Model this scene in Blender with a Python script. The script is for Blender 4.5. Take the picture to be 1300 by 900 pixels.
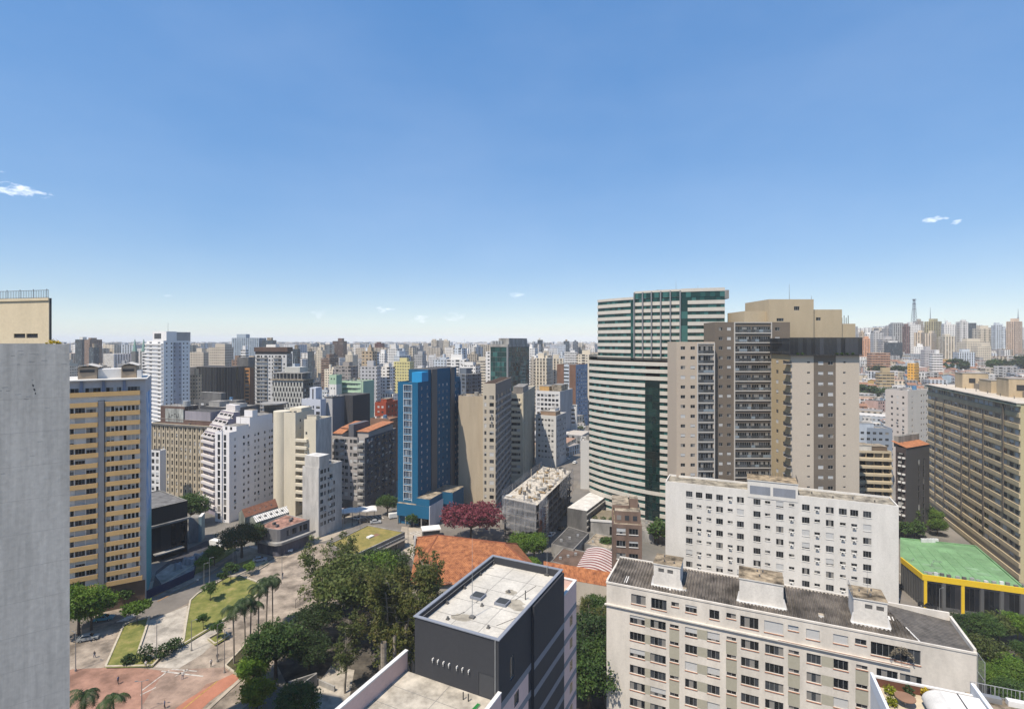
import bpy, math, random
import numpy as np
from mathutils import Vector, Matrix
# ------------------------------------------------------------------ clear, camera, world, sun, exposure
for _o in list(bpy.data.objects): bpy.data.objects.remove(_o, do_unlink=True)
SC = bpy.context.scene
COL = SC.collection
R = math.radians
F, CX, HV, H = 660.0, 650.0, 433.0, 72.0     # focal length in px, optical centre, horizon row, eye height (m)
cam = bpy.data.objects.new('camera', bpy.data.cameras.new('camera'))
COL.objects.link(cam)
cam.location = (0, 0, H); cam.rotation_euler = (R(90), 0, 0)
cam.data.sensor_width = 36; cam.data.lens = 36*F/1300
cam.data.shift_y = -(450-HV)/1300
cam.data.clip_start = .1; cam.data.clip_end = 60000
SC.camera = cam
SUN_DIR = Vector((-.64, -.77, 0)).normalized(); EL = R(60)
S = Vector((SUN_DIR.x*math.cos(EL), SUN_DIR.y*math.cos(EL), math.sin(EL)))
W = bpy.data.worlds.new('World'); SC.world = W; W.use_nodes = True
nt = W.node_tree; nt.nodes.clear()
def N_(t, **k):
 n = nt.nodes.new(t)
 for a, b in k.items(): setattr(n, a, b)
 return n
AIR, DUST, OZ, GAM, SAT, HUE, VAL = 1.0, 0, 5.0, .37, 2.1, .511, 2.3
sky = N_('ShaderNodeTexSky', sky_type='NISHITA', sun_disc=False)
sky.sun_elevation = EL; sky.sun_rotation = math.atan2(S.x, S.y)
sky.altitude = 700; sky.air_density = AIR; sky.dust_density = DUST; sky.ozone_density = OZ
bg = N_('ShaderNodeBackground'); bg.inputs[1].default_value = .15
out = N_('ShaderNodeOutputWorld')
# thin cloud veils and a few small cumulus, laid out by sky direction
tc = N_('ShaderNodeTexCoord')
mp = N_('ShaderNodeMapping'); mp.inputs['Scale'].default_value = (1.3, 1.3, 3.2)
nz = N_('ShaderNodeTexNoise'); nz.inputs['Scale'].default_value = 1.3; nz.inputs['Detail'].default_value = 7; nz.inputs['Roughness'].default_value = .55
rp = N_('ShaderNodeValToRGB'); rp.color_ramp.elements[0].position = .42; rp.color_ramp.elements[1].position = .80
rp.color_ramp.elements[1].color = (.06, .06, .06, 1)
L = nt.links.new
L(tc.outputs['Generated'], mp.inputs[0]); L(mp.outputs[0], nz.inputs['Vector']); L(nz.outputs['Fac'], rp.inputs[0])
puff_sum = rp.outputs[0]
nz2 = N_('ShaderNodeTexNoise'); nz2.inputs['Scale'].default_value = 60; nz2.inputs['Detail'].default_value = 5
mp2 = N_('ShaderNodeMapping'); mp2.inputs['Scale'].default_value = (1, 1, 2.2)
L(tc.outputs['Generated'], mp2.inputs[0]); L(mp2.outputs[0], nz2.inputs['Vector'])
def puff(u, v, wu, hv, amt):
 global puff_sum
 c = Vector(((u-CX)/F, 1, (HV-v)/F)).normalized()
 sx = wu/F/c.y**-1*c.y; sx = wu/F*c.y; sz = hv/F*c.y
 sub = N_('ShaderNodeVectorMath', operation='SUBTRACT'); L(tc.outputs['Generated'], sub.inputs[0]); sub.inputs[1].default_value = c
 right = Vector((c.y, -c.x, 0)).normalized()
 d1 = N_('ShaderNodeVectorMath', operation='DOT_PRODUCT'); L(sub.outputs[0], d1.inputs[0]); d1.inputs[1].default_value = right/sx
 d2 = N_('ShaderNodeVectorMath', operation='DOT_PRODUCT'); L(sub.outputs[0], d2.inputs[0]); d2.inputs[1].default_value = Vector((0, 0, 1/sz))
 cb = N_('ShaderNodeCombineXYZ'); L(d1.outputs['Value'], cb.inputs[0]); L(d2.outputs['Value'], cb.inputs[1])
 ln = N_('ShaderNodeVectorMath', operation='LENGTH'); L(cb.outputs[0], ln.inputs[0])
 # noise eats the edge
 ma = N_('ShaderNodeMath', operation='MULTIPLY_ADD'); L(nz2.outputs['Fac'], ma.inputs[0]); ma.inputs[1].default_value = 2.6; ma.inputs[2].default_value = -.95
 sb = N_('ShaderNodeMath', operation='SUBTRACT'); L(ma.outputs[0], sb.inputs[0])
 sq = N_('ShaderNodeMath', operation='POWER'); L(ln.outputs['Value'], sq.inputs[0]); sq.inputs[1].default_value = 2
 L(sq.outputs[0], sb.inputs[1])
 mm = N_('ShaderNodeMath', operation='MULTIPLY', use_clamp=True); L(sb.outputs[0], mm.inputs[0]); mm.inputs[1].default_value = 1.3
 mm2 = N_('ShaderNodeMath', operation='MULTIPLY', use_clamp=True); L(mm.outputs[0], mm2.inputs[0]); mm2.inputs[1].default_value = amt
 mx = N_('ShaderNodeMath', operation='MAXIMUM'); L(puff_sum, mx.inputs[0]); L(mm2.outputs[0], mx.inputs[1])
 puff_sum = mx.outputs[0]
puff(20, 241, 52, 12, .95); puff(48, 245, 24, 7, .9); puff(1185, 279, 22, 6, .85); puff(1215, 282, 10, 4, .7); puff(488, 393, 20, 7, .6)
puff(655, 375, 22, 5, .35); puff(578, 402, 30, 9, .25); puff(410, 400, 26, 9, .25); puff(3, 219, 9, 3, .6); puff(535, 405, 26, 8, .4); puff(212, 376, 10, 3, .25)
mixc = N_('ShaderNodeMixRGB'); L(puff_sum, mixc.inputs[0])
gm_ = N_('ShaderNodeGamma'); gm_.inputs[1].default_value = GAM; L(sky.outputs[0], gm_.inputs[0])
hs_ = N_('ShaderNodeHueSaturation'); hs_.inputs['Saturation'].default_value = SAT; hs_.inputs['Hue'].default_value = HUE; hs_.inputs['Value'].default_value = VAL; L(gm_.outputs[0], hs_.inputs['Color']); L(hs_.outputs[0], mixc.inputs[1]); mixc.inputs[2].default_value = (7.4, 7.7, 8.2, 1)
L(mixc.outputs[0], bg.inputs[0]); L(bg.outputs[0], out.inputs[0])
sl = bpy.data.lights.new('sun', 'SUN'); sl.energy = 5.0; sl.angle = R(.5); sl.color = (1, .905, .77)
so = bpy.data.objects.new('sun', sl); COL.objects.link(so); so.location = (0, 0, 400)
so.rotation_euler = S.to_track_quat('Z', 'Y').to_euler()
SC.view_settings.view_transform = 'Standard'; SC.view_settings.look = 'None'
SC.view_settings.exposure = .32; SC.view_settings.gamma = 1; SC.view_settings.use_curve_mapping = False
SC.cycles.max_bounces = 6; SC.cycles.diffuse_bounces = 3; SC.cycles.volume_bounces = 1
SC.cycles.transparent_max_bounces = 8
# ------------------------------------------------------------------ helpers
rnd = random.Random(7)
def P(u, v, z=0.0):
 d = F*(H-z)/(v-HV); return Vector(((u-CX)/F*d, d, z))
def X(u, d): return (u-CX)/F*d
def ZV(v, d): return H-(v-HV)*d/F
def V2(x, y): return Vector((x, y))
def pt(u, d): return V2(X(u, d), d)
def hill(x, y):
 # the ground climbs towards the ridge on the right
 if y < 1: return 0.0
 def ss(a, b, t):
  t = max(0, min(1, (t-a)/(b-a))); return t*t*(3-2*t)
 return 47*ss(330, 1150, math.hypot(x, y))*ss(.30, .72, x/y)
def tagp(o, label=None, cat=None, group=None, kind=None):
 if label: o['label'] = label
 if cat: o['category'] = cat
 if group: o['group'] = group
 if kind: o['kind'] = kind
 return o
def thing(name, label, cat, loc, group=None, rz=0):
 o = bpy.data.objects.new(name, None); COL.objects.link(o); o.location = loc; o.rotation_euler = (0, 0, rz)
 o.empty_display_size = .5
 return tagp(o, label, cat, group)
class MB:
 def __init__(s): s.v = []; s.f = []; s.m = []; s.uv = None
 def face(s, pts, m):
  i = len(s.v); s.v.extend([tuple(p) for p in pts]); s.f.append(tuple(range(i, i+len(pts)))); s.m.append(m)
 def box(s, x0, x1, y0, y1, z0, z1, m, o=(0, 0), ex=(1, 0), top=None, ey=None):
  ox, oy = o[0], o[1]; ex = Vector(ex[:2]).normalized(); ey = V2(-ex.y, ex.x) if ey is None else ey
  def q(x, y, z): return (ox+ex.x*x+ey.x*y, oy+ex.y*x+ey.y*y, z)
  i = len(s.v)
  s.v += [q(x0, y0, z0), q(x1, y0, z0), q(x1, y1, z0), q(x0, y1, z0), q(x0, y0, z1), q(x1, y0, z1), q(x1, y1, z1), q(x0, y1, z1)]
  for k, f in enumerate([(3, 2, 1, 0), (4, 5, 6, 7), (0, 1, 5, 4), (1, 2, 6, 5), (2, 3, 7, 6), (3, 0, 4, 7)]):
   s.f.append(tuple(i+j for j in f)); s.m.append(top if (k == 1 and top) else m)
 def prism(s, poly, z0, z1, m, top=None):
  n = len(poly)
  s.face([(p[0], p[1], z1) for p in poly], top or m); s.face([(p[0], p[1], z0) for p in reversed(poly)], m)
  for i in range(n):
   a, b = poly[i], poly[(i+1) % n]
   s.face([(a[0], a[1], z0), (b[0], b[1], z0), (b[0], b[1], z1), (a[0], a[1], z1)], m)
 def tube(s, p0, p1, r0, r1, m, n=8, cap=True):
  p0 = Vector(p0); p1 = Vector(p1); d = (p1-p0)
  if d.length < 1e-6: return
  a = d.normalized().orthogonal().normalized(); b = d.normalized().cross(a)
  i = len(s.v)
  for p, r in ((p0, r0), (p1, r1)):
   for k in range(n):
    t = 2*math.pi*k/n; s.v.append(tuple(p+a*r*math.cos(t)+b*r*math.sin(t)))
  for k in range(n):
   k2 = (k+1) % n; s.f.append((i+k, i+k2, i+n+k2, i+n+k)); s.m.append(m)
  if cap: s.f.append(tuple(i+n+k for k in range(n))); s.m.append(m); s.f.append(tuple(i+n-1-k for k in range(n))); s.m.append(m)
 def cyl(s, c, r, z0, z1, m, n=20, top=None):
  s.prism([(c[0]+r*math.cos(2*math.pi*k/n), c[1]+r*math.sin(2*math.pi*k/n)) for k in range(n)], z0, z1, m, top)
 def mesh(s, name, off=(0, 0, 0)):
  me = bpy.data.meshes.new(name); ox, oy, oz = off
  me.from_pydata([(x-ox, y-oy, z-oz) for x, y, z in s.v], [], s.f)
  ms = []
  for m in s.m:
   if m not in ms: ms.append(m)
  ix = {m.name: i for i, m in enumerate(ms)}
  for m in ms: me.materials.append(m)
  me.polygons.foreach_set('material_index', [ix[m.name] for m in s.m])
  if s.uv:
   l = me.uv_layers.new(name='UVMap'); l.data.foreach_set('uv', [c for p in s.uv for c in p])
  me.update(); return me
 def build(s, name, parent=None, off=None, smooth=False):
  off = off if off is not None else ((0, 0, 0) if parent is None else world_loc(parent))
  me = s.mesh(name, off); o = bpy.data.objects.new(name, me); COL.objects.link(o)
  if smooth: me.polygons.foreach_set('use_smooth', [True]*len(me.polygons))
  if parent: o.parent = parent
  return o
def world_loc(o):
 p = Vector(o.location); q = o.parent
 while q: p += Vector(q.location); q = q.parent
 return p
# ------------------------------------------------------------------ materials
MATS = {}
def newmat(name):
 m = bpy.data.materials.new(name); m.use_nodes = True; t = m.node_tree; b = t.nodes['Principled BSDF']
 return m, t, b
def mat(name, col, rough=.85, dirt=.22, sc=.22, fine=.12, bump=.15, spec=.25, metal=0, streak=.25, dcol=None):
 if name in MATS: return MATS[name]
 m, t, b = newmat(name); MATS[name] = m
 n = t.nodes.new; l = t.links.new
 b.inputs['Roughness'].default_value = rough; b.inputs['Specular IOR Level'].default_value = spec; b.inputs['Metallic'].default_value = metal
 tc = n('ShaderNodeTexCoord'); mp = n('ShaderNodeMapping'); mp.inputs['Scale'].default_value = (1, 1, streak)
 l(tc.outputs['Object'], mp.inputs[0])
 a = n('ShaderNodeTexNoise'); a.inputs['Scale'].default_value = sc; a.inputs['Detail'].default_value = 8; a.inputs['Roughness'].default_value = .65
 l(mp.outputs[0], a.inputs['Vector'])
 r = n('ShaderNodeValToRGB'); r.color_ramp.elements[0].position = .36; r.color_ramp.elements[1].position = .66
 l(a.outputs['Fac'], r.inputs[0])
 d = dcol or tuple(c*max(.1, 1-dirt*2.0) for c in col)
 mx = n('ShaderNodeMixRGB'); mx.inputs[1].default_value = (*d, 1); mx.inputs[2].default_value = (*col, 1)
 rr = n('ShaderNodeMath'); rr.operation = 'MULTIPLY_ADD'; rr.inputs[1].default_value = min(1, dirt*3); rr.inputs[2].default_value = 1-min(1, dirt*3)
 l(r.outputs[0], rr.inputs[0]); l(rr.outputs[0], mx.inputs[0])
 f = n('ShaderNodeTexNoise'); f.inputs['Scale'].default_value = 2.7; f.inputs['Detail'].default_value = 6
 l(tc.outputs['Object'], f.inputs['Vector'])
 hs = n('ShaderNodeHueSaturation'); l(mx.outputs[0], hs.inputs['Color'])
 v = n('ShaderNodeMath'); v.operation = 'MULTIPLY_ADD'; v.inputs[1].default_value = fine*2; v.inputs[2].default_value = 1-fine
 l(f.outputs['Fac'], v.inputs[0]); l(v.outputs[0], hs.inputs['Value'])
 l(hs.outputs[0], b.inputs['Base Color'])
 if bump:
  bp = n('ShaderNodeBump'); bp.inputs['Strength'].default_value = bump; bp.inputs['Distance'].default_value = .05
  l(f.outputs['Fac'], bp.inputs['Height']); l(bp.outputs[0], b.inputs['Normal'])
 return m
def glassmat(name, dark, mid, light, pmid=.55, plight=.85, rough=.08):
 """opaque glazing seen from outside: some panes dark, some with blinds or curtains"""
 if name in MATS: return MATS[name]
 m, t, b = newmat(name); MATS[name] = m; n = t.nodes.new; l = t.links.new
 g = n('ShaderNodeNewGeometry'); oi = n('ShaderNodeObjectInfo')
 a = n('ShaderNodeMath'); a.operation = 'ADD'; l(g.outputs['Random Per Island'], a.inputs[0]); l(oi.outputs['Random'], a.inputs[1])
 fr = n('ShaderNodeMath'); fr.operation = 'FRACT'; l(a.outputs[0], fr.inputs[0])
 r = n('ShaderNodeValToRGB'); r.color_ramp.interpolation = 'CONSTANT'
 e = r.color_ramp.elements; e[0].position = 0; e[0].color = (*dark, 1); e[1].position = pmid; e[1].color = (*mid, 1)
 x = e.new(plight); x.color = (*light, 1)
 l(fr.outputs[0], r.inputs[0]); l(r.outputs[0], b.inputs['Base Color'])
 b.inputs['Roughness'].default_value = rough; b.inputs['Specular IOR Level'].default_value = .38
 return m
G_DARK = glassmat('window_glass', (.010, .012, .014), (.045, .05, .057), (.22, .21, .195), .52, .84)
G_TEAL = glassmat('teal_glass', (.008, .036, .034), (.014, .065, .06), (.035, .12, .11), .45, .82, .07)
G_BLUE = glassmat('blue_glass', (.02, .04, .07), (.05, .09, .14), (.2, .22, .25), .5, .85)
G_BLACK = glassmat('black_glass', (.006, .007, .009), (.014, .016, .02), (.03, .03, .034), .6, .9, .06)
M_FRAME = mat('aluminium_frame', (.42, .42, .41), .45, .1, bump=0, metal=.4)
M_WHITEFR = mat('white_frame', (.72, .72, .7), .5, .08, bump=0)
M_DARKFR = mat('dark_frame', (.05, .05, .052), .5, .1, bump=0)
M_BLIND = mat('roller_blind', (.5, .5, .49), .7, .15, bump=0)
M_TERRA = mat('terracotta_sill', (.42, .2, .12), .8, .2)
M_CONC = mat('concrete', (.36, .345, .32), .9, .3)
M_CONCD = mat('dark_concrete', (.17, .165, .16), .9, .3)
M_WHITE = mat('white_plaster', (.70, .68, .65), .9, .16)
M_ROOFG = mat('roof_screed', (.33, .31, .28), .95, .35, .5, streak=1)
M_ROOFT = mat('roof_tan', (.42, .35, .26), .95, .4, .5, streak=1)
M_ROOFD = mat('roof_dark', (.10, .095, .09), .95, .3, .5, streak=1)
M_ROOFW = mat('roof_white', (.62, .60, .56), .9, .22, .4, streak=1)
M_AC = mat('ac_casing', (.6, .6, .58), .6, .2, bump=0)
M_STEEL = mat('grey_steel', (.3, .3, .3), .5, .15, bump=0, metal=.5)
M_RAIL = mat('railing_metal', (.16, .16, .165), .5, .1, bump=0, metal=.4)
def tilemat(name, c1, c2, pitch=.35, dirn=(1, 0), rough=.9):
 """roof tiles / corrugated sheet: ridges every pitch metres across dirn"""
 if name in MATS: return MATS[name]
 m, t, b = newmat(name); MATS[name] = m; n = t.nodes.new; l = t.links.new
 g = n('ShaderNodeTexCoord'); d = n('ShaderNodeVectorMath'); d.operation = 'DOT_PRODUCT'; d.inputs[1].default_value = (dirn[0], dirn[1], 0)
 l(g.outputs['Object'], d.inputs[0])
 s = n('ShaderNodeMath'); s.operation = 'MULTIPLY'; s.inputs[1].default_value = 2*math.pi/pitch; l(d.outputs['Value'], s.inputs[0])
 si = n('ShaderNodeMath'); si.operation = 'SINE'; l(s.outputs[0], si.inputs[0])
 a = n('ShaderNodeMath'); a.operation = 'MULTIPLY_ADD'; a.inputs[1].default_value = .5; a.inputs[2].default_value = .5; l(si.outputs[0], a.inputs[0])
 nz = n('ShaderNodeTexNoise'); nz.inputs['Scale'].default_value = .8; nz.inputs['Detail'].default_value = 9; nz.inputs['Roughness'].default_value = .7
 l(g.outputs['Object'], nz.inputs['Vector'])
 r = n('ShaderNodeValToRGB'); r.color_ramp.elements[0].position = .35; r.color_ramp.elements[1].position = .65; l(nz.outputs['Fac'], r.inputs[0])
 mx = n('ShaderNodeMixRGB'); mx.inputs[1].default_value = (*c1, 1); mx.inputs[2].default_value = (*c2, 1); l(r.outputs[0], mx.inputs[0])
 l(mx.outputs[0], b.inputs['Base Color']); b.inputs['Roughness'].default_value = rough; b.inputs['Specular IOR Level'].default_value = .2
 bp = n('ShaderNodeBump'); bp.inputs['Strength'].default_value = .9; bp.inputs['Distance'].default_value = pitch*.35
 l(a.outputs[0], bp.inputs['Height']); l(bp.outputs[0], b.inputs['Normal'])
 return m
# ------------------------------------------------------------------ windows
TPL = {}
def win_tpl(kind, w, h, var, frame, glass, detail, sillm):
 key = (kind, round(w, 2), round(h, 2), var, frame.name, glass.name, detail, sillm.name if sillm else '')
 if key in TPL: return TPL[key]
 fr = MB(); gl = MB(); si = MB(); e = .05
 def bar(x0, x1, z0, z1, y0=0, y1=.05): fr.box(x0, x1, y0, y1, z0, z1, frame)
 n = {'s': max(2, round(w/.75)), 'b': max(2, round(w/.75)), 'h': max(2, round(w/.75)), 'd': 1, 'v': 1, 'k': max(1, round(w/1.2))}.get(kind, 1)
 if w < .95: n = 1 if w < .7 else 2
 if kind == 'v':
  k = max(3, int(h/.16))
  for i in range(k):
   z = h*i/k; fr.face([(-w/2, .0, z), (w/2, .0, z), (w/2, .07, z+h/k*.9), (-w/2, .07, z+h/k*.9)], frame)
  gl.face([(-w/2, .1, 0), (w/2, .1, 0), (w/2, .1, h), (-w/2, .1, h)], G_BLACK)
 else:
  if kind != 'd':
   bar(-w/2, w/2, 0, e); bar(-w/2, w/2, h-e, h); bar(-w/2, -w/2+e, e, h-e); bar(w/2-e, w/2, e, h-e)
  for i in range(n):
   x0 = -w/2+w*i/n; x1 = -w/2+w*(i+1)/n
   if i: bar(x0-.022, x0+.022, e, h-e)
   gl.face([(x0+.01, .03+.004*(i % 2), .01), (x1-.01, .03+.004*(i % 2), .01), (x1-.01, .03+.004*(i % 2), h-.01), (x0+.01, .03+.004*(i % 2), h-.01)], glass)
  if kind in 'bh':
   f = {0: 1.0, 1: .62, 2: .35}[var % 3] if kind == 'h' else (1.0 if var % 2 else .8)
   fr.box(-w/2+.02, w/2-.02, -.03, -.004, h*(1-f)+.02, h-.02, M_BLIND)
 if sillm: si.box(-w/2-.06, w/2+.06, -.26, .03, -.1, -.002, sillm)
 res = []
 if detail:
  if fr.f: res.append(('window', fr.mesh('window_frame')))
  res.append(('pane', gl.mesh('window_pane')))
 else:
  a = MB(); a.v = fr.v+gl.v; k = len(fr.v); a.f = fr.f+[tuple(i+k for i in f) for f in gl.f]; a.m = fr.m+gl.m
  res.append(('window', a.mesh('window')))
 if si.f: res.append(('sill', si.mesh('window_sill')))
 TPL[key] = res; return res
class B:
 """a building: an Empty at its base, parts gathered as it is built"""
 def __init__(s, name, label, loc, cat='building', group=None):
  s.root = thing(name, label, cat, loc, group); s.mb = {}; s.wins = []
 def g(s, part):
  if part not in s.mb: s.mb[part] = MB()
  return s.mb[part]
 def win(s, p, rot, kind, w, h, frame=None, glass=None, detail=0, sill=None):
  s.wins.append((p, rot, kind, w, h, frame or M_FRAME, glass or G_DARK, detail, sill))
 def fin(s, cap=100):
  for k, m in s.mb.items():
   if m.f: m.build(k.split('#')[0], s.root)
  c = Vector((0, 0, H)); s.wins.sort(key=lambda w: (Vector(w[0])-c).length); L0 = world_loc(s.root)
  rest = MB()
  for i, (p, rot, kind, w, h, fr, gl, det, sill) in enumerate(s.wins):
   var = rnd.randrange(6)
   t = win_tpl(kind, w, h, var, fr, gl, det, sill)
   if i < cap:
    par = None
    for nm, me in t:
     o = bpy.data.objects.new(nm if par is not None or nm != 'pane' else 'window', me); COL.objects.link(o)
     if par is None:
      o.parent = s.root; o.location = Vector(p)-L0; o.rotation_euler = (0, 0, rot); par = o
     else: o.parent = par
   else:
    ca, sa = math.cos(rot), math.sin(rot)
    for nm, me in t:
     k = len(rest.v)
     for v in me.vertices: rest.v.append((p[0]+ca*v.co.x-sa*v.co.y, p[1]+sa*v.co.x+ca*v.co.y, p[2]+v.co.z))
     for q in me.polygons: rest.f.append(tuple(k+j for j in q.vertices)); rest.m.append(me.materials[q.material_index])
  if rest.f:
   o = rest.build('window', s.root); o['kind'] = 'stuff'
  return s.root
def fac(b, mb, p0, p1, zb, zt, wins, wm, paints=(), rev=.16, detail=0, frame=None, glass=None, sill=None):
 """a wall from p0 (left) to p1 (right, seen from outside) with real openings; windows set back in them.
 wins: (x0, x1, z0, z1, kind); paints: (x0, x1, z0, z1, material)"""
 p0 = Vector(p0[:2]); p1 = Vector(p1[:2]); Lw = (p1-p0).length; e = (p1-p0)/Lw; inn = V2(-e.y, e.x)
 wins = [w for w in wins if w[0] > .02 and w[1] < Lw-.02 and w[2] > zb+.02 and w[3] < zt-.02]
 paints = [(max(0, a), min(Lw, c), max(zb, d), min(zt, f), m) for a, c, d, f, m in paints]
 rd = lambda t: round(t, 3)
 xs = sorted({rd(0), rd(Lw)} | {rd(t) for w in wins for t in w[:2]} | {rd(t) for w in paints for t in w[:2]})
 zs = sorted({rd(zb), rd(zt)} | {rd(t) for w in wins for t in w[2:4]} | {rd(t) for w in paints for t in w[2:4]})
 ix = {x: i for i, x in enumerate(xs)}; iz = {z: i for i, z in enumerate(zs)}
 nx, nz_ = len(xs)-1, len(zs)-1
 cell = [[wm]*nx for _ in range(nz_)]
 for a, c, d, f, m in paints:
  for k in range(iz[rd(d)], iz[rd(f)]):
   for i in range(ix[rd(a)], ix[rd(c)]): cell[k][i] = m
 for w in wins:
  for k in range(iz[rd(w[2])], iz[rd(w[3])]):
   for i in range(ix[rd(w[0])], ix[rd(w[1])]): cell[k][i] = None
 q = lambda x, z, y=0.0: (p0.x+e.x*x+inn.x*y, p0.y+e.y*x+inn.y*y, z)
 for k in range(nz_):
  i = 0
  while i < nx:
   j = i
   while j+1 < nx and cell[k][j+1] is cell[k][i]: j += 1
   if cell[k][i] is not None:
    mb.face([q(xs[i], zs[k]), q(xs[j+1], zs[k]), q(xs[j+1], zs[k+1]), q(xs[i], zs[k+1])], cell[k][i])
   i = j+1
 rot = math.atan2(e.y, e.x)
 for w in wins:
  x0, x1, z0, z1, kind = w[:5]; rv = rev if kind != 'o' else .9
  mb.face([q(x0, z0), q(x1, z0), q(x1, z0, rv), q(x0, z0, rv)], wm); mb.face([q(x0, z1, rv), q(x1, z1, rv), q(x1, z1), q(x0, z1)], wm)
  mb.face([q(x0, z0), q(x0, z0, rv), q(x0, z1, rv), q(x0, z1)], wm); mb.face([q(x1, z0, rv), q(x1, z0), q(x1, z1), q(x1, z1, rv)], wm)
  if kind == 'a':      # window with a split unit under it
   c = V2(*q((x0+x1)/2, 0)[:2]); ac = b.g('air_conditioner#%d' % len(b.mb))
   ac.box(-.42, .42, -.36, -.02, z0-.62, z0-.1, M_AC, c, e)
   ac.box(-.3, .12, -.375, -.36, z0-.55, z0-.17, M_DARKFR, c, e)
   kind = 's'
  kd = kind if kind != 'o' else 'd'
  b.win(q((x0+x1)/2, z0, rv-.06), rot, kd, x1-x0, z1-z0, frame, glass, detail, sill)
 return p0, e, inn
def colx(p0, p1, u):
 p0 = Vector(p0[:2]); p1 = Vector(p1[:2]); e = (p1-p0).normalized(); k = (u-CX)/F
 return (k*p0.y-p0.x)/(e.x-k*e.y)
def offset(poly, t):
 """inset a CCW polygon by t"""
 n = len(poly); r = []
 for i in range(n):
  a, b_, c = Vector(poly[i-1][:2]), Vector(poly[i][:2]), Vector(poly[(i+1) % n][:2])
  e1 = (b_-a).normalized(); e2 = (c-b_).normalized(); n1 = V2(-e1.y, e1.x); n2 = V2(-e2.y, e2.x)
  k = 1+n1.dot(n2); r.append(b_+(n1+n2)*(t/max(k, .2)))
 return r
def roof(b, poly, zt, par=.8, th=.25, wm=None, rm=None, coping=None):
 wm = wm or M_CONC; rm = rm or M_ROOFG; coping = coping or wm
 inner = offset(poly, th); n = len(poly); m = b.g('parapet')
 for i in range(n):
  a, c = poly[i], poly[(i+1) % n]; d, f = inner[i], inner[(i+1) % n]
  m.face([(a[0], a[1], zt), (c[0], c[1], zt), (f[0], f[1], zt), (d[0], d[1], zt)], coping)
  m.face([(d[0], d[1], zt), (f[0], f[1], zt), (f[0], f[1], zt-par), (d[0], d[1], zt-par)], wm)
 b.g('roof').face([(p[0], p[1], zt-par) for p in inner], rm)
def kpick(k): return rnd.choice(k)
def spec_wins(p0, p1, zt, zb, s):
 """turn a short facade spec into openings"""
 if not s: return []
 Lw = (Vector(p1[:2])-Vector(p0[:2])).length
 w, h, fh = s.get('w', 1.4), s.get('h', 1.4), s.get('fh', 3.0); tg = s.get('tg', 1.6); base = s.get('base', 3.2)
 if 'us' in s: cs = [colx(p0, p1, u) for u in s['us']]
 elif 'fr' in s: cs = [f*Lw for f in s['fr']]
 else:
  m = s.get('m', 1.0); n = s['n']; cs = [m+(Lw-2*m)*(i+.5)/n for i in range(n)]
 ws = s.get('ws'); out = []
 z = zt-tg-h
 while z > zb+base-.01:
  for i, c in enumerate(cs):
   ww = ws[i % len(ws)] if ws else w
   hh = s['hs'][i % len(s['hs'])] if 'hs' in s else h
   if rnd.random() < s.get('skip', 0): continue
   kk = kpick(s.get('k', 'ssssbh')); kk = rnd.choice('hhb') if kk in 'sd' and .8 < ww < 3 and rnd.random() < .2 else kk; out.append((c-ww/2, c+ww/2, z+h-hh, z+h, 'a' if fh > 2.4 and .85 < ww < 2.2 and rnd.random() < .07 else kk))
  z -= fh
 return out
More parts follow.
